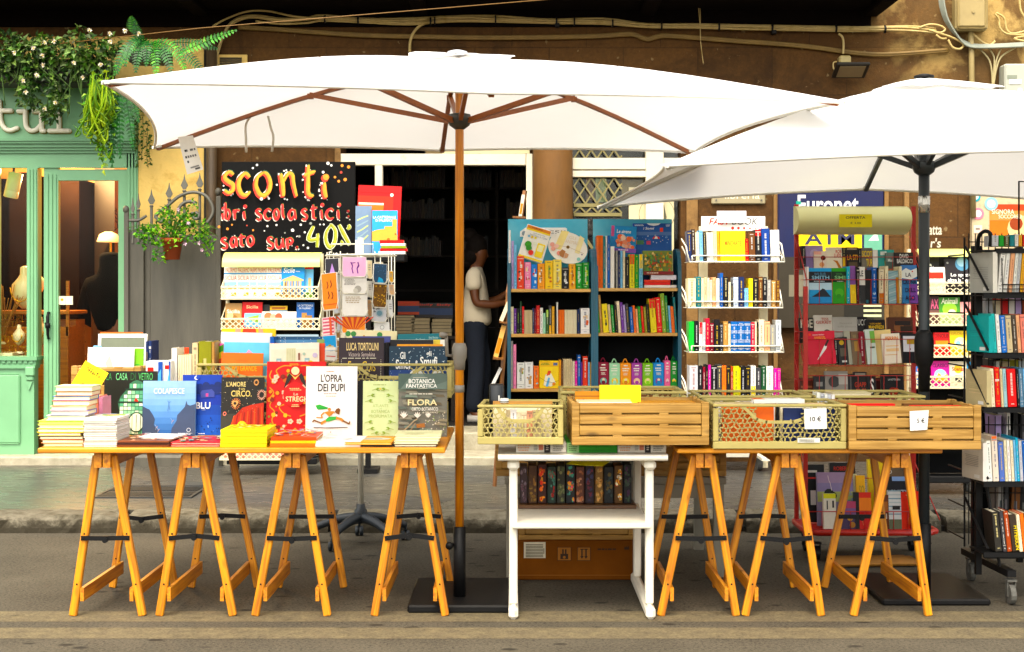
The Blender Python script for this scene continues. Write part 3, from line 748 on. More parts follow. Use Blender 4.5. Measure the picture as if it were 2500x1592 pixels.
#  GREEN SHOPFRONT
GREEN = M('sage_green_paint','#7fae86',rough=.4,var=.05,vscale=4,bump=.05,bscale=60)
GREEND = M('sage_green_mould','#73a27b',rough=.4,var=.05,vscale=4)
sf = thing('shopfront','pale green timber shopfront with fascia letters and jewellery window at left','shopfront')
D = YW-.12
mb=MB();pb(mb,-290,318,205,325,D,YW); pb(mb,-290,322,199,206.5,D-.03,YW); fas = mb.B('fascia',GREEN,sf)
mb = MB()
for k,(a,b,o) in enumerate(((325,331,.03),(331,337,.015),(337,346,-.01),(346,353,-.03),(353,360,-.05))): pb(mb,-290,318+3-k*1.0,a,b,D-o,YW)
mb.B('cornice',GREEND,sf)
mb=MB();d = YW-.05
pb(mb,-290,318,360,394,d,YW); pb(mb,63,88,394,858,d,YW+.05); 
for k in range(3): pb(mb,66+k*7.5,70+k*7.5,398,850,d-.008,d)
pb(mb,298,324,325,1068,d,YW+.05)
for k in range(3): pb(mb,301+k*7.5,305+k*7.5,345,1060,d-.008,d)
pb(mb,-290,-8,394,838,d,YW+.05); mb.B('window_frame',GREEN,sf)
mb=MB();d = YW-.1
pb(mb,-290,86,838,847,d-.03,YW+.05); pb(mb,-290,84,847,858,d-.012,YW+.05)
for k in range(14): pb(mb,-100+k*13,-92+k*13,847,854,d-.022,d-.012)
pb(mb,-290,82,858,866,d-.02,YW); mb.B('window_sill',GREEND,sf)
mb=MB();pb(mb,-290,80,866,1070,d,YW,); pb(mb,-290,47,880,1043,d-.014,d,c=.012); pb(mb,58,80,862,884,d-.03,d,c=.008); pb(mb,60,78,884,895,d-.02,d,c=.008)
mb.prism([(X(60,d),d-.012,Z(896,d)),(X(78,d),d-.012,Z(896,d)),(X(69,d),d-.012,Z(918,d))],(0,.012,0)); mb.B('stall_riser',GREEN,sf)
mb=MB();pb(mb,-290,63,394,838,YW,YW+.006); mb.B('window_pane',glassm('shop_glass',gloss=.012),sf)
dr = MB(); d = YW-.03
pb(dr,103,137,394,1066,d,d+.05); 
for k in range(3): pb(dr,107+k*9.5,113+k*9.5,410,1060,d-.008,d)
pb(dr,137,278,398,424,d,d+.05); pb(dr,278,298,398,1066,d,d+.05); pb(dr,137,278,985,1066,d,d+.05)
door = dr.B('door',GREEN,sf)
mb=MB();pb(mb,137,278,424,985,d+.02,d+.026); mb.B('door_pane',glassm('shop_glass',gloss=.012),door)
mb=MB();x = ZJ.X(371,d); mb.smooth=1
mb.tu([(x,d-.03,ZJ.Z(436,d)),(x,d-.045,ZJ.Z(470,d)),(x,d-.045,ZJ.Z(600,d)),(x,d-.03,ZJ.Z(634,d))],[.008,.013,.011,.008],8); mb.la([(.018,-.02),(.022,0),(.018,.02)],10,(x,d-.045,ZJ.Z(536,d))); mb.tu([(ZJ.X(345,d),d-.02,ZJ.Z(518,d)),(x,d-.03,ZJ.Z(525,d))],.008,6)
mb.tu([(x,d-.01,ZJ.Z(440,d)),(x,d-.035,ZJ.Z(440,d))],.01,6); mb.tu([(x,d-.01,ZJ.Z(630,d)),(x,d-.035,ZJ.Z(630,d))],.01,6)
mb.B('handle',BLKP,door)
mb=MB();pb(mb,137.5,171,696,716,d+.012,d+.018,'#f2ead0'); a=Art(mb,X(137.5,d+.012),X(171,d+.012),Z(716,d+.012),Z(696,d+.012),d+.012); a.d(.25,.42,.1,'#c9a23c'); a.r(.49,0,.51,1,'#b8ae90'); mb.B('notice',PRINT,door)
# fascia letters t, u, i: rounded slab strokes with a yellow back layer painting a warm backlit halo
def strokes_letter(zm,strokes,rpx,d,mat1,mat2,name,parent):
 for k,(mat,r,off) in enumerate(((mat1,rpx,0),(mat2,rpx*1.12,.028))):
  mb=MB();mb.smooth=1
  for st in strokes:
   p = SP([(zm.X(a+(6 if k else 0),d+off),d+off+.001*i_,zm.Z(b+(6 if k else 0),d+off)) for i_,(a,b) in enumerate(st)],5) if len(st) > 2 else [(zm.X(a+(6 if k else 0),d+off),d+off,zm.Z(b+(6 if k else 0),d+off)) for a,b in st]
   e0,e1 = Vector(p[0]),Vector(p[-1]); t0 = (e0-Vector(p[1])).normalized(); t1 = (e1-Vector(p[-2])).normalized(); rr = r*zm.s*d/F
   p = [e0+t0*rr*.9,e0+t0*rr*.6]+list(p)+[e1+t1*rr*.6,e1+t1*rr*.9]
   mb.tu(p,[rr*.35,rr*.8]+[rr]*(len(p)-4)+[rr*.8,rr*.35],12)
  if k == 0: o = mb.B(name,mat,parent)
  else: mb.B('letter_halo',mat,o)
LET = M('cream_letter','#fff2de',rough=.4,var=.04); LETB = M('letter_halo_yellow','#a8843a',rough=.5,var=.1)
dl = D-.03
strokes_letter(Z1,[[(-30,985),(20,985),(100,985)],[(-5,900),(0,1000),(8,1080),(40,1140),(90,1160),(150,1140)]],21,dl,LET,LETB,'letter',sf)
strokes_letter(Z1,[[(165,990),(225,990)],[(225,985),(225,1060),(235,1130),(270,1162),(320,1155),(365,1110)],[(300,990),(368,990)],[(368,985),(368,1080),(372,1165)],[(372,1165),(395,1165)]],21,dl,LET,LETB,'letter',sf)
strokes_letter(Z1,[[(470,1000),(525,1000)],[(525,1000),(525,1080),(525,1160)],[(440,1165),(520,1165),(615,1165)],[(498,905),(498,920)]],21,dl,LET,LETB,'letter',sf)
# room behind: papered back wall with dark branches, counter, jewellery
mb=MB();jx0,jx1,jy1 = wx(-250),wx(322),13.3
WALLP = M('tan_wallpaper','#b98a55',rough=.8,var=.1,vscale=3)
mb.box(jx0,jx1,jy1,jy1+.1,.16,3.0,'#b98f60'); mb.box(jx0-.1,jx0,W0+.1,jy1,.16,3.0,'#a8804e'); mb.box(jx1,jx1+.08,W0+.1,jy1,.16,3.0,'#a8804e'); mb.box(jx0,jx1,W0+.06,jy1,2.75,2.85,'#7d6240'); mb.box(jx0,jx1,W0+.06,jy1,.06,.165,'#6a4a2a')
mb.B('interior_room',PAINT,sf)
mb=MB();a=Art(mb,wx(150)-.35,jx1,1.0,2.75,jy1,.001); rg = random.Random(6)
def twig(u,v,ang,ln,w,dep):
 pts = [(u,v)]
 for i in range(5):
  u += cos(ang)*ln/5; v -= sin(ang)*ln/5*.6; ang += rg.uniform(-.25,.35); pts.append((u,v))
  if dep and i in (1,3): twig(u,v,ang+rg.choice((-1,1))*rg.uniform(.5,1.1),ln*.6,w*.7,dep-1)
  a.p([(u,v),(u+.03*cos(ang+1),v-.02*sin(ang+1)),(u+.05*cos(ang+.5),v-.03*sin(ang+.5))],'#3a2a1c')
 a.l(pts,w,'#4a3524')
for u,v in ((.3,1.0),(.55,.95),(.8,1.0),(.15,.7),(.95,.75),(.65,.55)): twig(u,v,rg.uniform(1.1,1.9),.5,.018,2)
a.r(.02,.1,.22,1,'#241a12'); mb.B('wall_painting',PRINT,sf)
mb=MB();pb(mb,0,30,420,800,12.9,13.2,'#140d08'); pb(mb,22,62,405,760,12.7,13.2,'#1b130d'); pb(mb,140,186,420,760,12.6,13.1,'#1d130c'); mb.B('dark_curtain',M('dark_velvet','#160e08',rough=1,spec=0,var=.3,vscale=3),sf)

ctr = thing('counter','orange wooden jewellery counter inside the green shop','counter')
OW = wood('orange_cabinet','#c07a2c','#9c5a1c',0,rough=.35)
mb=MB();dd = 11.45; mb.box(X(-60,dd),X(160,dd),dd,dd+.45,.17,Z(768,dd)); mb.box(X(-60,dd),X(160,dd),dd+.2,dd+.45,Z(768,dd),Z(752,dd)); mb.B('body',OW,ctr)
mb=MB();mb.cb(X(-60,dd),X(165,dd),dd-.02,dd+.47,Z(768,dd)+.1,Z(768,dd)+.13,.005)
mb.box(X(115,dd),X(122,dd),dd,dd+.02,Z(768,dd),Z(700,dd)); mb.box(X(155,dd),X(162,dd),dd,dd+.02,Z(790,dd),Z(660,dd)); mb.B('shelf_edge',OW,ctr)
mb=MB();mb.box(X(-60,dd),X(63,dd),YW+.02,dd,Z(836,YW+.02)-.02,Z(836,YW+.02)+.02,'#e6d9b0'); mb.B('display_base',PAINT,ctr)
PEARL = M('pearl_plaster','#e8d8b4',rough=.4,var=.05); GOLD = M('gold_metal','#d8a63c',rough=.25,metal=.8,var=.2)
def bust(px,py,s,d,lab):
 mb=MB();mb.smooth=1; x,z = X(px,d),Z(py,d)
 mb.la([(.01*s,.2*s),(.03*s,.19*s),(.032*s,.14*s),(.05*s,.11*s),(.085*s,.07*s),(.09*s,.0),(.06*s,-.06*s),(.02*s,-.1*s)],16,(x,d,z))
 o = tag(mb.B('necklace_bust',PEARL),lab,'necklace bust')
 m2 = MB(); m2.smooth=1
 m2.tu([(x+.07*s*cos(t),d-.085*s-.004,z+.05*s-.10*s*sin(t)) for t in [pi*i/10 for i in range(11)]],.005,5); m2.B('necklace',GOLD,o)
bust(58,692,1.15,11.5,'cream necklace bust half behind the green window post')
bust(88,672,.7,11.75,'smaller cream necklace bust between window post and door')
bust(45,795,.55,11.32,'tilted cream ring stand low in the jewellery window')
bust(92,790,.8,11.3,'cream bust low beside the green door stile')
rg = random.Random(12)
JEWL = ('tall earring stand','short earring stand','gold earring stand'); spots = [(16,732),(40,740),(30,755),(52,735),(12,790),(30,812),(55,815),(8,822)]
for i,(px,py) in enumerate(spots):
 d = 11.3 if py > 770 else 11.5; mb=MB();x,z = X(px,d),Z(py,d); h = rg.uniform(.06,.12)
 mb.tu([(x,d,z-h),(x,d,z)],.004,5); mb.tu([(x-.03,d,z),(x+.03,d,z)],.004,5); mb.la([(.025,-h-.004),(.025,-h)],10,(x,d,z))
 for k in (-1,1):
  mb.tu([(x+k*.026,d-.003,z),(x+k*.026,d-.003,z-.03)],.0025,4); mb.la([(.002,-.05),(.009,-.04),(.002,-.03)],8,(x+k*.026,d-.003,z))
 tag(mb.B('earring_stand',GOLD),'little gold earring stand on display in the jewellery window','earring stand','earring stands in the jewellery window')
for px,py,s in ((22,826,.03),(46,822,.035),(5,800,.03)):
 mb=MB();mb.smooth=1; d = 11.28; mb.la([(.001,s*.7),(s*.7,s*.6),(s,s*.2),(s*.9,0)],12,(X(px,d),d,Z(py,d)-s))
 tag(mb.B('pebble_stand',PEARL),'rounded cream pebble carrying jewellery in the shop window','ornament','pebble stands in the jewellery window')
# spot lamp (white can) and the two glowing lamps
sp_ = thing('spotlight','white cylindrical spotlight hanging inside the green shop window','spotlight')
d = 11.4; mb=MB();mb.smooth=1
T0 = MT((X(31,d),d,Z(435,d))) @ MR(R(12),4,'Y'); mb.T = T0
mb.la([(.045,-.105),(.056,-.1),(.056,-.05),(.054,-.048),(.056,-.046),(.056,.1),(.03,.106)],18); mb.B('can',M('white_lamp_paint','#e8e6d8',rough=.4),sp_)
mb=MB();mb.tu([(X(32,d),d,Z(405,d)),(X(33,d),d,Z(385,d)),(X(33,d),d,2.75)],.01,6); mb.B('stem',BLKP,sp_)
LAMPG = bpy.data.materials.new('lamp_glow'); LAMPG.use_nodes = True
_b = LAMPG.node_tree.nodes['Principled BSDF']; _b.inputs['Base Color'].default_value = (.9,.7,.4,1); _b.inputs['Emission Color'].default_value = (1,.62,.22,1); _b.inputs['Emission Strength'].default_value = .22
lm = thing('table_lamp','glowing amber lamp shades in the back of the green shop','lamp'); d = 12.9
mb=MB();mb.smooth=1; mb.la([(.03,.06),(.08,.035),(.105,-.03),(.1,-.035)],18,(X(255,d),d,Z(560,d))); mb.B('lamp_shade',LAMPG,lm)
mb=MB();mb.smooth=1; mb.la([(.03,.05),(.06,.0),(.05,-.06)],14,(X(263,d),d-.1,Z(612,d))); mb.B('lamp_shade',LAMPG,lm)
mb=MB();mb.tu([(X(258,d),d+.02,Z(560,d)),(X(258,d),d+.02,Z(640,d))],.012,6); mb.B('stem',GOLD,lm)
pl = bpy.data.lights.new('shop_lamp','POINT'); pl.energy = 90; pl.color = (1,.58,.24); pl.shadow_soft_size = .12
po = bpy.data.objects.new('shop_lamp',pl); COL.objects.link(po); po.location = (X(150,12.2),12.3,2.5)
# dried twigs at the window edge and a dark plant by the door
mb=MB();mb.smooth=1; rg = random.Random(2); x,z,d = X(8,11.4),Z(800,11.4),11.4
for k in range(16):
 an = rg.uniform(-.6,.6); mb.tu(SP([(x,d,z),(x+.12*an,d+rg.uniform(-.03,.03),z+.2),(x+.3*an,d+rg.uniform(-.05,.05),z+rg.uniform(.32,.45))],3),.003,4)
tag(mb.B('dried_twigs',M('dried_straw','#a5743c',rough=.8)),'dried orange twigs in the left of the jewellery window','dried flowers')

#  METAL GATE
GM = M('grey_gate_metal','#504d44',rough=.55,var=.3,vscale=2.2,vaxis=(4,4,.5),bump=.1,bscale=60,detail=7)
gt = thing('metal_gate','grey sheet metal gate with spear points and scrolls beside the green shop','gate')
d = 10.92
mb=MB();pb(mb,291,338,540,1096,d,d+.06,c=.004); mb.B('narrow_leaf',GM,gt)
mb=MB();pb(mb,353,516,552,1096,d,d+.06,c=.004); pb(mb,338,353,545,1090,d+.03,d+.06); pb(mb,250,520,1070,1104,d-.12,d-.001,c=.02); mb.B('wide_leaf',GM,gt)
for px0,px1,top,by in ((291,302,497,492),(507,519,460,450)):
 mb=MB();mb.smooth = False; pb(mb,px0,px1,top,1096,d-.025,d-.001,c=.004); mb.smooth=1
 mb.la([(.012,-.03),(.024,-.015),(.024,.01),(.012,.026),(.002,.03)],12,(X((px0+px1)/2,d-.01),d-.01,Z(by,d-.01))); mb.B('post',GM,gt)
GIR = M('gate_iron','#6a6860',rough=.5,var=.1,metal=.3)
for zx,ztip,zb,w in ((1183,372,640,.55),(1233,335,640,.6),(1350,300,640,1),(1508,240,640,1),(1643,165,640,1),(1780,150,640,1)):
 mb=MB();x = Z2.X(zx,d); zt,zb_ = Z2.Z(ztip,d),Z2.Z(zb,d); mb.tu([(x,d,zb_-.12),(x,d,zt-.13)],.011,8)
 w_ = .027*w
 mb.prism([(x,d-.006,zt),(x+w_*.25,d-.006,zt-.04),(x+w_,d-.006,zt-.085),(x+w_*.4,d-.006,zt-.115),(x-w_*.4,d-.006,zt-.115),(x-w_,d-.006,zt-.085),(x-w_*.25,d-.006,zt-.04)],(0,.014,0))
 mb.la([(.01,-.01),(.017,0),(.01,.01)],10,(x,d,zt-.13)); mb.B('spear',GIR,gt)
for pts in ([(1390,545),(1430,590),(1455,570),(1440,545)],[(1385,560),(1400,520),(1500,440),(1600,360),(1720,325),(1830,355),(1890,440),(1895,520),(1845,600)],
   [(1590,520),(1600,460),(1650,415),(1720,410),(1740,440)],[(1740,500),(1770,530),(1760,560),(1725,550),(1720,500)]):
 mb=MB();mb.smooth=1; p = SP(zp(Z2,pts,d-.02),8)
 mb.tu(p,.0135,8); mb.B('scroll',GIR,gt)
mb=MB();mb.smooth=1; mb.tu(SP(zp(Z2,[(1125,575),(1230,575),(1290,545),(1305,535)],d-.01)),.012,6); mb.B('rail',GIR,gt)

#  PLANTS
LEAFV = M('leaf',rough=.5,var=.25,vscale=30,attr=True,trans=.25,spec=.4)
def leaf(mb,p,n,ln,wd,col,fold=.25,curl=.2):
 """one folded, pointed leaf from p along n"""
 n = Vector(n).normalized(); s = n.cross(Vector((rgp.uniform(-1,1),rgp.uniform(-1,1),rgp.uniform(.2,1)))).normalized(); u = s.cross(n)
 p = Vector(p); t = p+n*ln-u*curl*ln
 m = p+n*ln*.45
 mb.add([tuple(p),tuple(m+s*wd/2+u*fold*wd),tuple(t),tuple(m-s*wd/2+u*fold*wd),tuple(m)],[(0,1,4),(1,2,4),(2,3,4),(3,0,4)],col)
rgp = random.Random(11)
def jc(cols): return jit(rgp.choice(cols),.25)
def cloud(mb,blobs,n,ln,cols,dirbias=(0,-.4,-.3)):
 for cx_,cy_,cz_,rx_,ry_,rz_,w in blobs:
  for i in range(int(n*w)):
   while 1:
    q = Vector((rgp.uniform(-1,1),rgp.uniform(-1,1),rgp.uniform(-1,1)))
    if q.length < 1: break
   p = (cx_+q.x*rx_,cy_+q.y*ry_,cz_+q.z*rz_)
   dr_ = q*.8+Vector(dirbias)+Vector((rgp.uniform(-.7,.7),rgp.uniform(-.5,.3),rgp.uniform(-.6,.6)))
   l_ = ln*rgp.uniform(.6,1.25); leaf(mb,p,dr_,l_,l_*.62,jc(cols))
def Pz(zx,zy,d,zm=Z1): return (zm.X(zx,d),d,zm.Z(zy,d))
STEM = M('green_stem','#3f5a20',rough=.6,var=.2)
GR = ('#243f18','#335620','#486e2a','#1a3010','#6a8644','#5a6a44','#7f9a5c')
ivy = thing('ivy_plant','leafy ivy with white flowers spilling over the green shop sign','plant')
mb=MB();d = 10.6
bl = []
for zx,zy,rx_,rz_,w in ((60,420,130,110,1),(250,470,150,110,1.3),(420,420,130,100,1),(560,480,150,120,1.3),(740,450,150,130,1.2),(880,520,130,130,1.1),(960,400,100,90,.6),(100,560,120,100,.8),(300,640,100,130,1),(700,600,130,90,.7),(270,800,90,120,.8),(500,720,80,180,1),(530,900,60,120,.7),(440,1010,60,60,.45),(250,900,60,60,.3),(700,300,90,60,.3),(870,640,120,100,.6),(200,380,90,70,.4),(20,640,70,80,.4)):
 x,y,z = Pz(zx,zy,d); bl.append((x,y,z,rx_*Z1.s*d/F,.13,rz_*Z1.s*d/F,w))
cloud(mb,bl,120,.058,GR); mb.B('foliage',LEAFV,ivy)
mb=MB();mb.smooth=1
for k in range(26):
 zx = rgp.uniform(20,950); p = Pz(zx,rgp.uniform(380,520),d)
 mb.tu(SP([p,(p[0]+rgp.uniform(-.1,.1),d-.06,p[2]-.12),(p[0]+rgp.uniform(-.15,.15),d-.08,p[2]-rgp.uniform(.2,.5))],3),.0035,4)
mb.B('stems',STEM,ivy)
mb = MB()
for zx,zy in ((400,380),(300,430),(380,495),(485,370),(740,690),(800,270),(980,300),(985,372),(1115,275),(330,670),(210,720),(230,820),(495,915),(400,970),(900,575),(385,580),(130,470),(660,560),(1240,300)):
 c = Vector(Pz(zx,zy,d-.16)); 
 for k in range(7):
  an = 2*pi*k/7+rgp.uniform(-.3,.3); leaf(mb,c,(cos(an),-.5,sin(an)),.022,.017,jit('#efe8d6',.08))
 mb.la([(.005,-.008),(.005,0)],6,tuple(c),'y','#e0c060'); mb.B('flower',LEAFV,ivy); mb = MB()
def frond(mb,p0,dr,ln,droop,cols,wl=.05,n=17):
 p = Vector(p0); dr = Vector(dr).normalized(); st = ln/n; pts = [tuple(p)]
 for i in range(n):
  dr = (dr+Vector((0,0,-droop/n))).normalized(); p = p+dr*st; pts.append(tuple(p))
  sd = dr.cross(Vector((0,-1,.3)))
  sd = sd.normalized() if sd.length > 1e-4 else Vector((1,0,0))
  t = i/n; w = wl*min(1,.35+t*3)*(1-t**3*.9)
  for s_ in (1,-1):
   a = p; b = p+sd*s_*w+dr*w*.35+Vector((0,-.006,-.006)); k = dr*st*.46
   a2 = a+sd*s_*w*.5+dr*w*.1; mb.add([tuple(a-k*.5),tuple(a2-k*.8),tuple(b),tuple(a2+k*.8),tuple(a+k*.5)],[(0,1,2,3,4)],jit(rgp.choice(cols),.28))
 mb.tu(pts,.003,4,L(cols[0]))
FG = ('#3c8420','#4d9628','#2a6418','#62a832'); FD = ('#1f5a22','#2c6c28','#17441a')
fern = thing('fern','bright green fern beside the ivy above the cream pier','plant')
mb=MB();c0 = Pz(1330,400,10.55)
for dr,ln,dp in (((-.9,-.3,.35),.38,2.6),((-.5,-.5,.5),.42,3.2),((-.1,-.6,.3),.38,3.0),((.3,-.6,.2),.40,2.8),((.55,-.5,.25),.42,2.4),((.8,-.3,.4),.42,2.2),((-.25,-.5,.6),.40,3.4),((.1,-.6,.5),.36,3.2)): frond(mb,c0,dr,ln,dp,FG if rgp.random() < .75 else FD,.055)
for p,dr,ln,dp in ((Pz(1580,480,10.4),(.9,0,.42),.46,.1),(Pz(1500,380,10.6),(.9,.1,.1),.36,.4),(Pz(1560,400,10.5),(.8,-.2,-.5),.36,.6),(Pz(1190,300,10.6),(-.12,0,1),.13,.2),(Pz(1250,430,10.6),(-.15,0,.9),.2,.4)): frond(mb,p,dr,ln,dp,FD if dp > .35 else FG,.05)
mb.B('fronds',LEAFV,fern)
mb=MB();mb.cb(Z1.X(1150,10.6),Z1.X(1500,10.6),10.55,10.75,Z1.Z(560,10.6),Z1.Z(440,10.6),.01); mb.B('trough',M('dark_trough','#2b2a22',rough=.7),fern)
mb=MB();mb.cb(X(-60,10.7),X(250,10.7),10.66,10.95,Z(196,10.7),Z(140,10.7),.01); mb.B('trough',M('dark_trough','#2b2a22'),ivy)
tr = thing('trailing_plant','yellow-green curly plant trailing down over the shop fascia','plant')
mb=MB();YG = ('#8aa82a','#739426','#a3bb48','#56801e')
for k in range(64):
 zx = rgp.uniform(800,1010); zy = rgp.uniform(640,800); e = (rgp.gauss(900,70),rgp.triangular(900,1440,1000)); dd = 10.4+rgp.uniform(-.06,.1)
 if e[1] > 1250: e = (rgp.gauss(925,22),e[1])
 p = SP([Pz(zx,zy,dd),Pz((zx+e[0])/2+rgp.uniform(-60,60),(zy+e[1])/2,dd-.05),Pz(e[0],e[1],dd),Pz(e[0]+rgp.choice((-1,1))*rgp.uniform(20,60),e[1]+rgp.uniform(-20,20),dd-.03),Pz(e[0]+rgp.uniform(-90,90),e[1]-rgp.uniform(20,90),dd-.05)],5)
 mb.tu(p,[.0075*(1-.75*abs(2*i/(len(p)-1)-1)**2) for i in range(len(p))],4,jit(rgp.choice(YG),.15))
cloud(mb,[(*Pz(900,1050,10.45),.10,.05,.35,1),(*Pz(925,1330,10.45),.05,.03,.16,.4),(*Pz(900,800,10.45),.13,.06,.2,.6)],90,.05,YG+('#4f8a22',)); mb.B('foliage',LEAFV,tr)
dk = thing('fern','dark drooping fern fronds hanging at the right end of the fascia','plant')
mb = MB()
for zx,zy,dr,ln in ((1060,780,(.05,-.1,-1),.52),(1030,740,(-.02,-.1,-1),.62),(1110,800,(.2,-.1,-1),.45),(1000,900,(0,-.1,-1),.45),(1130,760,(.4,-.2,-.9),.3)): frond(mb,Pz(zx,zy,10.5),dr,ln,.3,FD,.045)
mb.B('fronds',LEAFV,dk)
vn = thing('ivy_trail','thin ivy strands hanging down the cream plaster pier','plant')
mb = MB()
for zx,zy0,zy1 in ((1240,900,1480),(1270,960,1420),(1320,1080,1480),(1350,1200,1460),(1200,820,1330),(1220,850,1250)):
 p = SP([Pz(zx,zy0,10.95),Pz(zx+rgp.uniform(-20,20),(zy0+zy1)/2,10.93),Pz(zx+rgp.uniform(-15,15),zy1,10.95)],8); mb.tu(p,.002,4,'#4a4a20')
 for q in p:
  for k in range(2): leaf(mb,q,(rgp.uniform(-1,1),-.6,rgp.uniform(-.8,.3)),.03,.02,jc(('#3f5a26','#55702f','#2e4a1c')))
mb.B('foliage',LEAFV,vn)
gp = thing('potted_plant','small leafy plant in a terracotta pot hung on the metal gate','plant'); d = 10.7
mb=MB();mb.smooth=1; x,z = Z2.X(1535,d),Z2.Z(925,d); mb.la([(.055,0),(.075,.13),(.085,.13),(.085,.16),(.07,.16),(.068,.14)],18,(x,d,z)); mb.B('pot',M('terracotta','#9c4a22',rough=.8,var=.15),gp)
mb=MB();G2 = ('#3f7a1c','#58962a','#79b33a','#2f5f16','#8fbf4a')
cloud(mb,[(*Pz(zx,zy,d-.02,Z2),a*Z2.s*d/F,.1,b*Z2.s*d/F,w) for zx,zy,a,b,w in ((1560,640,170,130,1.5),(1400,700,160,90,1),(1720,680,150,110,1.1),(1300,690,90,60,.4),(1830,720,80,60,.4),(1660,560,80,80,.5),(1480,800,120,60,.6),(1860,830,40,50,.2),(1420,900,45,50,.25),(1300,780,50,40,.2),(1730,430,30,40,.12),(1500,520,70,70,.3))],130,.036,G2,(0,-.2,.2)); mb.B('foliage',LEAFV,gp)
mb = MB()
for zx,zy in ((1650,785),(1775,780),(1800,840),(1680,600),(1590,480)):
 c = Vector(Pz(zx,zy,d-.13,Z2))
 for k in range(5): an = 2*pi*k/5; leaf(mb,c,(cos(an),-.5,sin(an)),.018,.014,jit('#e8c8d8',.08))
 mb.B('flower',LEAFV,gp); mb = MB()
mb=MB();mb.smooth=1
for k in range(22):
 an = rgp.uniform(-1.2,1.2); mb.tu(SP([(x,d,z+.13),(x+.12*an,d-.03,z+.26),(x+.3*an,d-.05,z+.3-.12*abs(an)+rgp.uniform(0,.1))],3),.003,4)
mb.B('stems',STEM,gp)
pk = thing('potted_plant','dark plant in a pot on the floor inside the green shop door','plant'); d = 12.2
mb=MB();cloud(mb,[(X(170,d),d,Z(805,d),.07,.06,.12,1),(X(172,d),d,Z(850,d),.09,.06,.1,.8)],60,.07,('#16260f','#22381a')); mb.B('foliage',LEAFV,pk)
mb=MB();mb.la([(.07,.17),(.1,.4)],14,(X(171,d),d,0)); mb.B('pot',DARKP,pk)
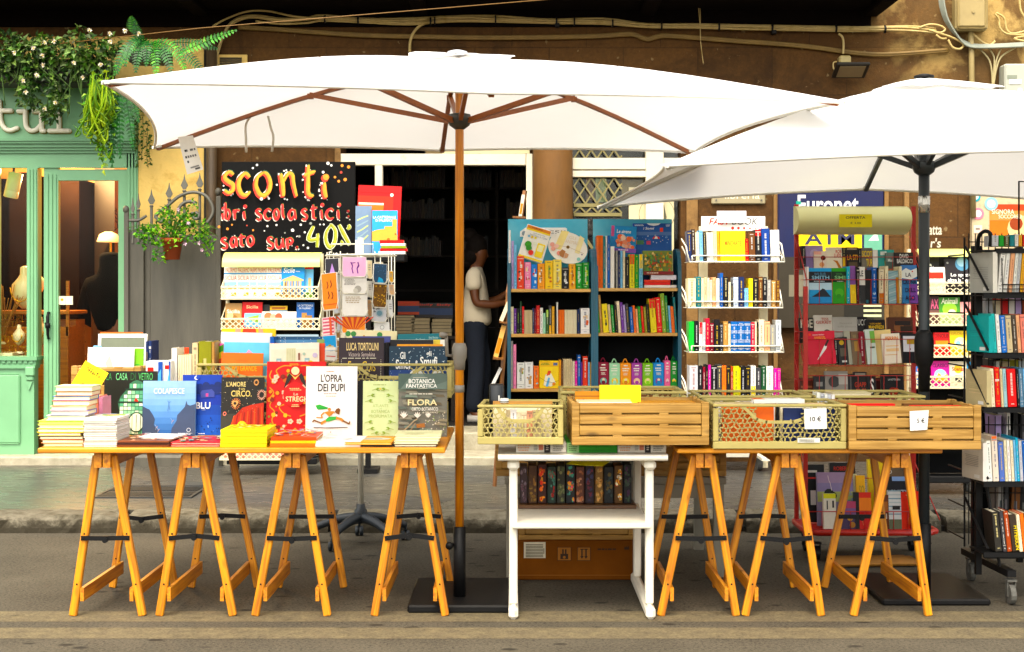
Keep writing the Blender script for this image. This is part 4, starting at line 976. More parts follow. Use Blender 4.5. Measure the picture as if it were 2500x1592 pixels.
#  PARASOLS
CLOTH = M('white_canopy_cloth','#fbfaf6',rough=.8,var=.012,vscale=3,trans=.30,bump=.12,bscale=9,spec=.1)
CLOTH2 = M('white_seam_cloth','#f4f2ea',rough=.8,var=.02,trans=.15,spec=.1)
RIBW = M('brown_wood_rib','#8a4f1c',rough=.45,var=.15,vscale=25,vaxis=(.3,2,2))
POLEW = wood('honey_pole','#cf8a22','#a8650f',2,rough=.35,knots=False)
DKG = M('dark_grey_metal','#2c3134',rough=.4,metal=.3,var=.08)
GREYP = M('grey_clamp_plastic','#77726a',rough=.5,var=.06)
def parasol(name,label,corners,mids,apex,pole,ribm,polem,hubz,strut_t,vent,hem_in,ribw):
 vent *= .8
 """corners FL, FR, BR, BL; mids are the rib ends on the front, right, back and left hems"""
 o = thing(name,label,'parasol',(pole[0],pole[1],0)); inv = MT((-pole[0],-pole[1],0))
 A = Vector(apex); C = [Vector(c) for c in corners]; Mi = [Vector(c) for c in mids]; cen = sum(C,Vector())/4
 hem = []
 for i in range(4):
  a,m,b = C[i],Mi[i],C[(i+1) % 4]; mm = (a+b)/2; inn = Vector((cen.x-mm.x,cen.y-mm.y,0)).normalized()
  for p,q in ((a,m),(m,b)) if i in (0,2) else ((a,b),):
   n = 8 if i in (0,2) else 16
   for j in range(n):
    s = j/n; h = p.lerp(q,s); h += inn*hem_in*4*s*(1-s)*(.4 if n == 8 else 1)+Vector((0,0,1))*.012*4*s*(1-s)+(Vector((0,0,m.z-(a.z+b.z)/2))*4*s*(1-s) if n == 16 else Vector()); hem.append(h)
 n = len(hem); K = 10; mb=MB();mb.T = inv; mb.smooth=1; vs = []; t0 = .045
 for k in range(K+1):
  t = t0+(1-t0)*k/K
  for i,h in enumerate(hem):
   s = (i % 8)/8 if (i//16) % 2 == 0 else (i % 16)/16; p = A.lerp(h,t); p.z -= .03*sin(pi*t)*(4*s*(1-s))*.8-.05*sin(pi*t**.8); vs.append(tuple(p))
 mb.add(vs,[(k*n+i,k*n+(i+1) % n,(k+1)*n+(i+1) % n,(k+1)*n+i) for k in range(K) for i in range(n)]); can = mb.B('canopy',CLOTH,o)
 mb=MB();mb.T = inv; mb.smooth=1; mb.tu([h-Vector((0,0,.006)) for h in hem],.007,6,closed=True); mb.B('hem',CLOTH2,can)
 # raised vent cap with scalloped edge
 mb=MB();mb.T = inv; mb.smooth=1; vs = [tuple(A+Vector((0,0,.034)))]; m = 48
 for r in range(1,6):
  t = r/5
  for i in range(m):
   h = hem[int(i*n/m) % n]; d_ = (h-A); s = (i*n/m % 8)/8
   p = A+Vector((d_.x,d_.y,d_.z))*vent*t+Vector((0,0,.03-.016*t+.05*sin(pi*(vent*t)**.8)+.008*sin(2*pi*s)*t)); vs.append(tuple(p))
 mb.add(vs,[(0,1+i,1+(i+1) % m) for i in range(m)]+[(1+(r-1)*m+i,1+r*m+i,1+r*m+(i+1) % m,1+(r-1)*m+(i+1) % m) for r in range(1,5) for i in range(m)]); mb.B('vent_cap',CLOTH,o)
 P = Vector((pole[0],pole[1],0)); hub = Vector((pole[0],pole[1],hubz))
 mb=MB();mb.T = inv; mb.smooth=1; mb.la([(.018,0),(.045,.02),(.055,.045),(.05,.07),(.03,.075)],16,(P.x,P.y,hubz-.03)); mb.B('hub',DKG if ribm is DKG else M('hub_plastic','#34332c',rough=.5),o)
 mb=MB();mb.T = inv; mb.smooth=1; mb.la([(.04,0),(.047,.006),(.045,.014),(.02,.021),(.003,.022)],16,(A.x,A.y,A.z+.028)); mb.B('finial',M('pale_finial','#b9bcc4',rough=.4) if ribm is not DKG else BLKP,o)
 for e in C+[Mi[0],Mi[2]]:
  p = A.lerp(e,.985)-Vector((0,0,.022)); mb=MB();mb.T = inv; pts = []
  for k in range(9):
   t = .03+(.985-.03)*k/8; q = A.lerp(e,t); q.z += .05*sin(pi*t**.8)-.018; pts.append(q)
  for u,v in zip(pts,pts[1:]): mb.bar(u,v,ribw,ribw*.8,over=.002)
  rb = mb.B('rib',CLOTH2 if ribm is DKG and e in C else ribm,o)
  mb=MB();mb.T = inv; s = A.lerp(e,strut_t)-Vector((0,0,.012-.05*sin(pi*strut_t**.8))); mb.bar(hub+(s-hub).normalized()*.045,s,ribw*.9,ribw*1.1); mb.box(s.x-.014,s.x+.014,s.y-.014,s.y+.014,s.z-.02,s.z+.004); mb.B('strut',ribm,rb)
  pk_ = A.lerp(e,.965)
  mb=MB();mb.T = inv; mb.bar(pk_+Vector((0,0,-.01)),A.lerp(e,1.0)+Vector((0,0,-.005)),.03,.014); mb.B('rib_pocket',CLOTH2,rb)
 return o
px1,py1 = -.238,6.45
def HZ(px,py,z):   # place on the level z seen at this pixel
 d = (z-1.4)*F/(YH-py); return (X(px,d),d,z)
k1 = [HZ(243,190,2.17),HZ(1985,237,2.17),HZ(1632,356,2.17),HZ(362,345,2.17)]
def mid(a,b,dz=0,t=.5): v = Vector(a).lerp(Vector(b),t); return (v.x,v.y,v.z+dz)
u1 = parasol('parasol','large white rectangular parasol with brown wooden ribs and honey coloured pole',k1,
   [mid(k1[0],k1[1],.0),mid(k1[1],k1[2],.005),mid(k1[2],k1[3],.0,.475),mid(k1[3],k1[0],.005)],
   (px1-.01,py1,2.46),(px1,py1),RIBW,POLEW,Z(290,py1),.45,.21,.07,.021)
d = py1
mb=MB();mb.smooth=1; mb.T = MT((-px1,-py1,0)); mb.la([(.0195,Z(1262,d)),(.0195,Z(290,d)),(.0195,2.44)],18,(px1,py1,0)); mb.B('pole',POLEW,u1)
mb=MB();mb.smooth=1; mb.la([(.028,.02),(.028,Z(1238,d)),(.021,Z(1237,d))],18); mb.la([(.001,-.03),(.017,-.028),(.017,-.004),(.008,0)],12,(-.045,-.01,Z(1280,d)),'y'); mb.tu([(-.05,-.02,Z(1280,d)),(-.02,0,Z(1280,d))],.008,6); mb.B('base_tube',BLKP,u1)
mb=MB();mb.cb(X(957,6.24)-px1,X(1207,6.24)-px1,-.2,.42,.0,.035,.008); mb.B('base_plate',BLKP,u1)
mb=MB();mb.smooth=1; mb.la([(.024,Z(869,d)),(.026,Z(850,d)),(.033,Z(838,d)),(.034,Z(818,d)),(.026,Z(806,d))],14); mb.B('crank_housing',GREYP,u1); mb=MB();mb.smooth=1; mb.la([(.022,Z(922,d)),(.022,Z(905,d))],14); mb.B('pole_band',GREYP,u1)
mb=MB();mb.smooth=1; mb.tu([(-.03,-.005,Z(835,d)),(-.055,-.02,Z(835,d)),(-.058,-.03,Z(805,d)),(-.058,-.03,Z(790,d))],.008,8); mb.tu([(-.058,-.03,Z(788,d)),(-.085,-.045,Z(786,d))],.013,8); mb.B('crank_handle',GREYP,u1)
# care label and tie cords under the canopy
cl = MB(); a0 = (X(418,6.9),6.9,Z(322,6.9)); d = 6.9
cl.T = MT((0,0,0))
q = [(418,322),(453,318),(478,398),(440,410)]
pts = [(X(a,d)-px1,d-py1,Z(b,d)) for a,b in q]; cl.prism([pts[3],pts[2],pts[1],pts[0]],(0,.002,0),'#ece9e2')
def lab(u,v):   # point on the label
 t = Vector(pts[0]).lerp(Vector(pts[1]),u).lerp(Vector(pts[3]).lerp(Vector(pts[2]),u),v); return (t.x,t.y-.0012,t.z)
for v,us in ((.36,(.2,.3,.55,.65,.8)),(.53,(.15,.3,.45,.6,.75)),(.66,(.2,))):
 for u in us: cl.poly([lab(u,v+.06),lab(u+.1,v+.06),lab(u+.1,v),lab(u,v)],'#6a6866' if u > .2 else '#2a2a2a')
cl.poly([lab(.3,.88),lab(.82,.88),lab(.82,.84),lab(.3,.84)],'#8a8886'); cl.poly([lab(.55,.95),lab(.85,.95),lab(.85,.9),lab(.55,.9)],'#555350')
cl.B('care_label',PRINT,u1)
mb=MB();mb.smooth=1
for pp in ([(588,275),(575,295),(573,330),(571,358)],[(630,272),(634,300),(638,322),(632,356)]):
 mb.tu(SP([(X(a,7.1)-px1,7.1-py1+.03*i_,Z(b,7.1+.03*i_)) for i_,(a,b) in enumerate(pp)],5),.006,6)
mb.B('tie_cord',CLOTH2,u1)

px2,py2 = X(2172,6.6),6.6
k2 = [(X(1560,5.30),5.30,1.884),(3.46,5.42,1.89),(3.36,7.9,1.89),(X(1407,7.77),7.77,1.884)]
u2 = parasol('parasol','white square parasol with charcoal ribs and pole at the right edge',k2,
   [mid(k2[0],k2[1],.065),mid(k2[1],k2[2],.05),mid(k2[2],k2[3],.10,.49),mid(k2[3],k2[0],.02)],
   (px2,py2,2.375),(px2,py2),DKG,DKG,Z(400,py2),.36,.24,.09,.022)
d = py2
mb=MB();mb.smooth=1; mb.la([(.025,.02),(.025,2.34)],18); mb.B('pole',DKG,u2)
mb=MB();mb.smooth=1; mb.la([(.0268,Z(500,d)),(.0268,Z(461,d))],18); mb.B('pole_collar',M('chrome','#d6d6d2',rough=.15,metal=.9),u2)
mb=MB();mb.smooth=1; mb.la([(.027,Z(920,d)),(.027,Z(865,d)),(.03,Z(862,d)),(.042,Z(850,d)),(.045,Z(800,d)),(.038,Z(785,d)),(.026,Z(775,d))],16); mb.B('pole_sleeve',BLKP,u2); mb=MB();mb.smooth=1; mb.la([(.03,.03),(.032,Z(1230,d)),(.026,Z(1229,d))],16); mb.B('base_tube',BLKP,u2)
mb=MB();mb.cb(X(2075,6.4)-px2,X(2330,6.4)-px2,6.4-py2,7.02-py2,0,.03,.008); mb.B('base_plate',BLKP,u2)

#  TRESTLES AND BOARDS
def dirmat(a,b,roll=(0,1,0)):
 a,b = Vector(a),Vector(b); z = (b-a).normalized(); y = Vector(roll); y = (y-z*y.dot(z)).normalized(); x = y.cross(z)
 m = Matrix((x,y,z)).transposed().to_4x4(); m.translation = a; return m,(b-a).length
TOPZ = .718
def trestle(label,fl,fr,top,bl,br,btop):
 """pixel columns of the front feet and ridge at depth 6.2, of the back feet and ridge at 6.8"""
 df,db = 6.2,6.8; o = thing('trestle',label,'trestle',(X(top,df),(df+db)/2,0),group='wooden trestles under the book tables')
 I = MT((-X(top,df),-(df+db)/2,0))
 rgt = random.Random(int(top)); feet = {}
 for nm,px,tp,d,sg in (('f',fl,top,df,-1),('f',fr,top,df,1),('b',bl,btop,db,-1),('b',br,btop,db,1)):
  a = Vector((X(px,d),d,0.002)); b = Vector((X(tp,d)+sg*.036,d,.70)); feet[nm,sg] = (a,b)
  m,ln = dirmat(a,b); mb=MB();mb.cb(-.0165,.0165,-.014,.014,0,ln,.004); lg = mb.B('leg',LEGW,o,mw=I @ m)
  mb = MB()
  for zz in (.36,.14): mb.la([(.004,-.0165),(.004,-.0152)],8,(0,0,zz/(.70)*ln),'y')
  mb.B('screw',STEELB,lg)
 for sg in (-1,1):
  a,b = feet['f',sg][1],feet['b',sg][1]
  mb=MB();x0 = (a.x+b.x)/2-sg*.018; 
  xa,xb = a.x-sg*.017,b.x-sg*.017
  vs = []
  for (xx,yy) in ((xa,df-.045),(xb,db+.03)):
   vs += [(xx-.016,yy,.652),(xx+.016,yy,.652),(xx+.016,yy,TOPZ),(xx-.016,yy,TOPZ)]
  cx_,cy_ = (xa+xb)/2,(df+db)/2
  vs = [(p[0]-cx_,p[1]-cy_,p[2]) for p in vs]
  mb.add(vs,[(0,1,2,3),(7,6,5,4),(0,4,5,1),(1,5,6,2),(2,6,7,3),(3,7,4,0)]); mb.B('top_rail',LEGW2,o,mw=I @ MT((cx_,cy_,0)))
  fa = feet['f',sg]; ba = feet['b',sg]; t = .135
  p,q = fa[0].lerp(fa[1],t),ba[0].lerp(ba[1],t); p = p+Vector((-sg*.028,-.012,0)); q = q+Vector((-sg*.028,.012,0))
  mb=MB();c = (p+q)/2; mb.bar(p-c,q-c,.016,.058); mb.B('low_rail',LEGW2,o,mw=I @ MT(c))
 for k,d in (('f',df),('b',db)):
  y = d-.021 if k == 'f' else d-.021; zz = .342
  l = feet[k,-1][0].lerp(feet[k,-1][1],zz/.7); r = feet[k,1][0].lerp(feet[k,1][1],zz/.7)
  mid_ = (l+r)/2+Vector((0,0,rgt.uniform(-.012,.012))); mb = MB()
  for e,oy in ((l,0),(r,.005)):
   e2 = Vector((e.x,y+oy,e.z)); m2 = Vector((mid_.x,y+oy,mid_.z)); mb.bar(e2,m2,.004,.02,over=.01)
   mb.la([(.0045,-.006),(.0045,-.002)],8,tuple(e2),'y')
  mb.la([(.012,-.006),(.012,.009)],12,(mid_.x,y,mid_.z-.008),'y'); mb.T = None
  mb.v = [(a-X(top,df),b-(df+db)/2,c) for a,b,c in mb.v]; mb.B('folding_brace',STEELB,o)
 return o
def pback(px,t=.912): return CX+(px-CX)*t
for lab_,fl,fr,tp in (('orange pine trestle nearest the left end of the left table',172,335,247),('orange pine trestle second from left under the left table',375,548,455),
      ('orange pine trestle under the left table in front of the swivel base',600,770,690),('orange pine trestle beside the honey coloured parasol pole',880,1047,963),
      ('orange pine trestle right beside the white table',1553,1730,1652),('orange pine trestle in the middle of the right table',1751,1930,1852),('orange pine trestle standing in front of the dark parasol pole',2006,2182,2110)):
 trestle(lab_,fl,fr,tp,pback(fl)+2,pback(fr),pback(tp))
bx0,bx1 = X(88,6.12),X(1046,6.12)
mb=MB();mb.cb(-(bx1-bx0)/2,(bx1-bx0)/2,-.49,.49,0,.022,.004)
b1 = tag(mb.B('table_board',BOARDW,loc=((bx0+bx1)/2,6.61,TOPZ)),'long honey coloured board laid over the four left trestles','table top')
b2x0,b2x1 = X(1592,6.12),X(2216,6.12)
mb=MB();mb.cb(-(b2x1-b2x0)/2,(b2x1-b2x0)/2,-.49,.49,0,.02,.004)
b2 = tag(mb.B('table_board',BOARDW,loc=((b2x0+b2x1)/2,6.61,TOPZ)),'honey coloured board laid over the three right trestles','table top')
TT = TOPZ+.022    # top of the left board

#  WHITE TABLE
WT = M('white_table_paint','#e9e4d6',rough=.4,var=.04,vscale=8,c2='#bdb094',thr=(.6,.72),detail=9)
wt = thing('white_table','white painted table with a low shelf between the two trestle tables','table')
d = 6.14; zt = Z(1068,d)
def curved_board(mb,x0,x1,y0,y1,z0,z1):
 r = (z1-z0)/2; pr = [(y0,z0+r)]+[(y0+r-r*cos(a),z0+r+r*sin(a)) for a in (pi/4,pi/2)]
 pr = [(y0+r-r*cos(t),z0+r+r*sin(t)) for t in [-pi/2+pi*i/8 for i in range(9)]]+[(y1,z1),(y1,z0)]
 mb.prism([(x0,a,b) for a,b in pr],(x1-x0,0,0))
mb=MB();curved_board(mb,Y3.X(168,d),Y3.X(1085,d),d-.02,6.9,zt-.027,zt); mb.B('top',WT,wt)
ze = Y3.Z(841,d)
mb=MB();curved_board(mb,Y3.X(248,d),Y3.X(992,d),d+.0,6.88,ze-.022,ze); mb.B('shelf',WT,wt)
for a,b in ((229,273),(964,1008)):
 x0,x1 = Y3.X(a,6.2),Y3.X(b,6.2)
 for y in (6.2,6.8):
  mb=MB();mb.cb(x0,x1,y-.02,y+.03,.055,zt-.07,.006); mb.B('leg',WT,wt)
 mb=MB();mb.cb(x0-.003,x1+.003,6.12,6.93,.0,.055,.014); mb.B('foot_rail',WT,wt); mb=MB();mb.cb(x0-.008,x1+.008,6.15,6.88,zt-.07,zt-.0275,.012); mb.B('top_rail',WT,wt)

#  BENCH, BOOKCASES, RACKS
GB = M('grey_bench_laminate','#8d897c',rough=.5,var=.08)
bn = thing('bench','low grey bench carrying the teal bookcases behind the white table','bench'); d = 7.05
mb=MB();mb.cb(X(1186,d),X(1708,d),d,7.86,.46,.497,.004); mb.box(X(1192,d),X(1702,d),d+.02,d+.04,.39,.46); mb.B('top',GB,bn)
for px in (1190,1678):
 for y in (d+.0,7.8):
  mb=MB();mb.box(X(px,d),X(px+24,d),y,y+.04,0,.46); mb.B('leg',GB,bn)
TEAL = M('teal_board','#145a70',rough=.4,var=.05,vscale=5); SHELFW = wood('pale_shelf_board','#d9b070','#c2924e',0,rough=.4,knots=False)
BDARK = M('dark_backboard','#0c0d0e',rough=.8,var=.1,spec=.1); POSTB = M('blue_poster_board','#54b0cc',rough=.35,var=.12,vscale=2,c2='#8fcbd4',thr=(.45,.75))
DB = 7.45; BASEZ = .498
def bookcase(label,zx0,zx1,zy_shelves,board,cut):
 x0,x1 = Z8.X(zx0,DB),Z8.X(zx1,DB); o = thing('bookcase',label,'bookcase',((x0+x1)/2,DB+.15,BASEZ),group='teal sided bookcases on the grey bench'); I = MT((-(x0+x1)/2,-DB-.15,-BASEZ))
 zt_ = Z8.Z(cut,DB)
 for xa in (x0,x1-.018):
  mb=MB();mb.T = I; prof = [(DB-.005,BASEZ)]+[(DB-.005+.14*(t/6)**2.2,zt_-.16+.16*sin(pi/2*t/6)) for t in range(7)]+[(DB+.24,zt_),(DB+.24,BASEZ)]
  mb.prism([(xa,a,b) for a,b in prof],(.018,0,0)); mb.B('side_panel',TEAL,o)
 for zy in zy_shelves:
  mb=MB();mb.T = I; z = Z8.Z(zy,DB); mb.cb(x0+.019,x1-.019,DB,DB+.235,z-.017,z,.002); mb.B('shelf',SHELFW,o)
 mb=MB();mb.T = I; mb.box(x0+.019,x1-.019,DB+.235,DB+.239,BASEZ,zt_-.01); mb.B('back_panel',BDARK,o)
 mb=MB();mb.T = I; a,b,c = board; bz0,bz1 = zt_-.2,Z8.Z(c,DB+.22); xx0,xx1 = Z8.X(a,DB+.22),Z8.X(b,DB+.22); mb.box(xx0,xx1,DB+.22,DB+.226,bz0,bz1)
 hb = mb.B('header_board',POSTB,o); return o,I,hb,(xx0,xx1,bz0,bz1)
bcA,IA,hbA,rA = bookcase('teal sided bookcase with a blue header board nearest the shop door',425,1078,(690,1027,1437),(430,1025,168),385)
bcB,IB,hbB,rB = bookcase('teal sided bookcase with a blue header board nearest the white wire shelf',1079,1728,(684,1019,1424),(1066,1656,168),385)
mb=MB();mb.T = IA; mb.prism([(Z8.X(a,DB+.215),DB+.215,Z8.Z(b,DB+.215)) for a,b in ((520,300),(870,305),(872,240),(860,232),(560,232),(520,262))],(0,.004,0),'white')
a=Art(mb,Z8.X(515,DB+.215),Z8.X(872,DB+.215),Z8.Z(305,DB+.215),Z8.Z(230,DB+.215),DB+.215); a.t('ESI!',.62,.3,.97,.62,'#3a3a3a'); a.d(.1,.6,.05,'#8a98a0'); mb.B('header_label',PRINT,hbA)

def basket(mb,x0,x1,y0,y1,z0,z1,r=.0025,nx=6,nz=1,col=(.8,.8,.8)):
 """wire tray: floor wires, front, sides"""
 mb.tu([(x0,y0,z1),(x1,y0,z1)],r*1.3,5); mb.tu([(x0,y0,z0),(x1,y0,z0)],r*1.3,5)
 for k in range(1,nz): mb.tu([(x0,y0,z0+(z1-z0)*k/nz),(x1,y0,z0+(z1-z0)*k/nz)],r,5)
 for i in range(nx+1):
  x = x0+(x1-x0)*i/nx; mb.tu([(x,y0-.001,z1),(x,y0-.001,z0),(x,y1,z0)],r,5)
 for x in (x0,x1):
  mb.tu([(x,y0,z1),(x,y1,z1)],r*1.2,5); mb.tu([(x,y0,z0),(x,y1,z0)],r*1.2,5)
  mb.tu([(x,y0,z1),(x,y1,z1+.12)],r*1.2,5)
# white wire shelf unit
WD = 10.25; ws = thing('wire_shelf','white wire shelving unit with four book shelves by the cash machine','wire shelf')
for zx in (217,633):
 mb=MB();x = ZA.X(zx,WD+.3); mb.box(x-.032,x+.032,WD+.28,WD+.31,.12,ZA.Z(320,WD+.3)); mb.B('post',CREAMW,ws)
WSH = (566,884,1192,1506)
for zy,a,b in zip(WSH,(122,112,118,112),(782,770,776,770)):
 mb=MB();mb.smooth=1; x0,x1,z = ZA.X(a,WD),ZA.X(b,WD),ZA.Z(zy,WD); r = .006
 mb.tu([(x0-.02,WD+.28,z+.12),(x0,WD,z),(x1,WD,z),(x1+.0,WD+.28,z+.12)],r,6); mb.tu([(x0+.02,WD-.004,z+.045),(x1-.02,WD-.004,z+.045)],.005,6)
 for t in range(16): xx = x0+(x1-x0)*t/15; mb.tu([(xx,WD,z),(xx,WD+.28,z)],.003,4)
 for t in (0,1): xx = x0+.02+(x1-x0-.04)*t; mb.tu([(xx,WD,z),(xx,WD-.004,z+.045)],.005,5)
 mb.tu([(x1,WD,z),(x1-.02,WD+.02,z+.13),(x1-.05,WD+.28,z+.2)],r,6)
 mb.tu([(x0,WD,z),(x0-.02,WD+.02,z+.11),(x0-.045,WD+.1,z+.17)],r,6)
 mb.B('shelf',WIREW,ws)
mb=MB();d = WD+.27; mb.box(ZA.X(205,d),ZA.X(647,d),d,d+.008,ZA.Z(350,d),ZA.Z(250,d),'white'); a=Art(mb,ZA.X(205,d),ZA.X(647,d),ZA.Z(350,d),ZA.Z(250,d),d,.0008)
a.t('FAST',.12,.12,.46,.58,'#e2442a',bold=True,italic=.2); a.t('BOOK',.48,.12,.88,.58,'#3a3c44',italic=.15)
for k in range(6): a.d(.49+.09*k,.82,.024-.0036*k,'#e2442a',12)
mb.B('header_sign',PRINT,ws)
mb=MB();mb.smooth=1
for px in (1640,1802): mb.la([(.01,-.02),(.05,-.018),(.05,.018),(.01,.02)],14,(X(px,WD),WD+.3,.15),'x'); mb.B('castor',RUB,ws); mb = MB()
mb=MB();
for px in (1640,1802): mb.box(X(px,WD)-.03,X(px,WD)+.03,WD+.02,WD+.35,.2,.22); 
mb.box(X(1632,WD),X(1810,WD),WD+.27,WD+.32,.2,.225); mb.B('base',WIREW,ws)

def castor(mb,x,y,r=.035):
 mb.la([(r*.4,-.014),(r,-.012),(r,.012),(r*.4,.014)],14,(x,y,r),'x'); mb.box(x-.02,x-.015,y-.012,y+.012,r*.8,r*2.3); mb.box(x+.015,x+.02,y-.012,y+.012,r*.8,r*2.3); mb.box(x-.022,x+.022,y-.02,y+.02,r*2.3,r*2.5)
def castors(pts,mat,parent,r=.035,I=None):
 for x,y,z0 in pts:
  mb=MB();mb.T = MT((0,0,z0)); castor(mb,x,y,r); mb.B('castor',mat,parent)
# red rack
RDk = 7.55; rr_ = thing('red_rack','red wire book rack on castors with a yellow header behind the right table','book rack')
for px,d,top in ((1873,RDk+.28,480),(2148,RDk+.28,485),(1894,RDk-.08,673),(2146,RDk-.08,1050)):
 mb=MB();w = .011; mb.box(X(px,d)-w,X(px,d)+w,d,d+.02,.135,Z(top,d)); mb.B('post',REDM,rr_)
d = RDk+.05; mb=MB();mb.smooth=1; x0,x1 = ZA.X(876,d),ZA.X(1660,d); zc = ZA.Z(270,d); hh = ZA.Z(170,d)-zc; nn = 12
vs = []; 
for x in (x0,x1):
 for i in range(nn+1): t = -pi/2+pi*i/nn; vs.append((x,d+.13-.15*cos(t),zc+hh*sin(t)))
mb.add(vs,[(i,i+1,nn+2+i,nn+1+i) for i in range(nn)],'#d3d96a'); mb.smooth = False; mb.add(vs,[tuple(range(nn+1)),tuple(range(nn+1,2*nn+2))],'#c8cc62'); hd = mb.B('header',M('yellow_vinyl','#fdfac0',rough=.3,var=.05,vscale=2.5),rr_)
mb=MB();dd = d-.0225; mb.box(ZA.X(1160,dd),ZA.X(1388,dd),dd,dd+.001,ZA.Z(325,dd),ZA.Z(235,dd),'#f6e53a'); a=Art(mb,ZA.X(1160,dd),ZA.X(1388,dd),ZA.Z(325,dd),ZA.Z(235,dd),dd,.0006); a.t('OFFERTA',.2,.16,.8,.36,'#4a4636',bold=True); a.t('€ 3,00',.34,.6,.66,.78,'#4a4636'); mb.B('price_card',PRINT,hd)
RBASE = ((662,345),(1208,1010),(1500,1440))
for k,(zy,zb) in enumerate(RBASE):
 mb=MB();mb.smooth=1; z = ZB.Z(zy,RDk); h = (.13,.14,.12)[k]
 basket(mb,ZB.X(100,RDk),ZB.X(1135,RDk),RDk-.012,RDk+.13,z-.004,z+h*.98,.0017,9); basket(mb,ZB.X(40,RDk+.14),ZB.X(1080,RDk+.14),RDk+.14,RDk+.27,ZB.Z(zb,RDk+.15)-.006,ZB.Z(zb,RDk+.15)+.06,.0015,5)
 mb.tu([(ZB.X(35,RDk+.25),RDk+.26,z+.33),(ZB.X(100,RDk),RDk-.012,z+.13)],.0035,5); mb.tu([(ZB.X(1080,RDk+.25),RDk+.26,z+.33),(ZB.X(1135,RDk),RDk-.012,z+.13)],.0035,5)
 mb.B('wire_tray',REDM,rr_)
mb=MB();d = RDk-.1; zt0 = ZC.Z(1000,d); x0,x1 = ZC.X(60,d),ZC.X(1700,d); mb.smooth=1
mb.tu([(x0+.05,d-.0,zt0-.012),(x0,d+.06,zt0-.012),(x0,d+.38,zt0-.012),(x1,d+.38,zt0-.012),(x1,d+.06,zt0-.012),(x1-.05,d,zt0-.012)],.016,8,closed=True); mb.smooth = False; mb.box(x0+.005,x1-.005,d+.005,d+.375,zt0-.016,zt0-.006); mb.B('base_tray',REDM,rr_)
mb=MB();mb.smooth=1; z = zt0; basket(mb,ZC.X(60,d+.01),ZC.X(1490,d+.01),d+.01,d+.15,z+.002,ZC.Z(765,d),.0022,8); basket(mb,ZC.X(40,d+.2),ZC.X(1400,d+.2),d+.2,d+.33,z+.002,z+.25,.0022,8); mb.tu([(ZC.X(1395,d+.3),d+.34,ZC.Z(180,d)),(ZC.X(1737,d),d+.04,zt0+.05)],.0035,5); mb.B('wire_tray',REDM,rr_)
castors([(x0+.06,d+.06,0),(x1-.05,d+.06,0),(x0+.06,d+.34,0),(x1-.05,d+.34,0)],BLKP,rr_,.038)
mb=MB();mb.T = MT((ZC.X(900,7.4),7.42,0)) @ MR(R(4),4,'Z'); mb.cb(-.2,.24,-.1,.14,.003,.012,.002); mb.cb(-.22,.2,-.12,.12,.013,.02,.002,'#c8a070')
tag(mb.B('cardboard_sheet',M('cardboard','#a87840',rough=.85,var=.12,vscale=12)),'flattened brown cardboard lying under the red rack','cardboard')

# cream racks with diamond mesh trays
def diamond(mb,x0,x1,z0,z1,y,st=.043,r=.0028):
 h = z1-z0; n = int((x1-x0)/st)+int(h/st)+4
 for i in range(-n,n):
  for sg in (1,-1):
   a = x0+i*st; b = a+sg*h*1.15; t0,t1 = 0,1
   for lim,sgn in ((x0,1),(x1,-1)):
    f0 = (a-lim)*sgn; f1 = (b-lim)*sgn
    if f0 < 0 and f1 < 0: t0 = 2
    elif f0 < 0: t0 = max(t0,f0/(f0-f1))
    elif f1 < 0: t1 = min(t1,f0/(f0-f1))
   if t1-t0 > .03: mb.bar((a+(b-a)*t0,y+(.002 if sg > 0 else 0),z0+h*t0),(a+(b-a)*t1,y+(.002 if sg > 0 else 0),z0+h*t1),.003,r*2,up=(0,0,1))
 mb.bar((x0,y,z0),(x1,y,z0),.012,.012); mb.bar((x0,y,z1),(x1,y,z1),.01,.012)
def mesh_rack(name,label,zm,d,x0,x1,top,header,trays,foot,castor_px,bw=.18):
 o = thing(name,label,'book rack')
 X0,X1 = zm.X(x0,d),zm.X(x1,d)
 for x in (X0,X1-.02):
  mb=MB();mb.box(x,x+.02,d+bw,d+bw+.03,foot+.09,zm.Z(top,d)); mb.B('post',CREAMW,o)
 mb=MB();mb.smooth=1; hx0,hx1,hy0,hy1 = header; vs = []; nn = 8; a0,a1,b0,b1 = zm.X(hx0,d),zm.X(hx1,d),zm.Z(hy1,d),zm.Z(hy0,d)
 for x in (a0,a1):
  for i in range(nn+1): t = pi/2*i/nn; vs.append((x,d+.15-.14*cos(t),b0+(b1-b0)*sin(t)))
 mb.add(vs,[(i,i+1,nn+2+i,nn+1+i) for i in range(nn)]); mb.B('header',M('pale_yellow_vinyl','#ecec9c',rough=.35,var=.06,vscale=2,trans=.3),o)
 for ty0,ty1,tx0,tx1 in trays:
  mb=MB();z0,z1 = zm.Z(ty1,d),zm.Z(ty0,d); diamond(mb,zm.X(tx0,d),zm.X(tx1,d),z0,z1,d)
  mb.box(zm.X(tx0,d),zm.X(tx1,d),d+.008,d+bw,z0-.008,z0-.002)
  for xx in (zm.X(tx0,d),zm.X(tx1,d)-.006): mb.prism([(xx,d+.0065,z0-.002),(xx,d+bw,z0-.002),(xx,d+bw,z1+.1),(xx,d+.0065,z1)],(.006,0,0))
  mb.B('mesh_tray',CREAMW,o)
 mb=MB();mb.box(X0+.02,X1-.02,d+bw+.035,d+bw+.04,foot+.12,zm.Z(top,d)-.05); mb.B('back_sheet',BDARK,o)
 mb=MB();mb.cb(X0+.03,X1-.03,d+.05,d+bw+.03,foot+.075,foot+.12,.006); mb.B('base',BLKP,o)
 castors([(zm.X(c,d) if c < 3000 else 0,y,foot) for c in castor_px for y in (d+.06,d+bw)],RUB,o,.032)
 return o
LD = 10.22
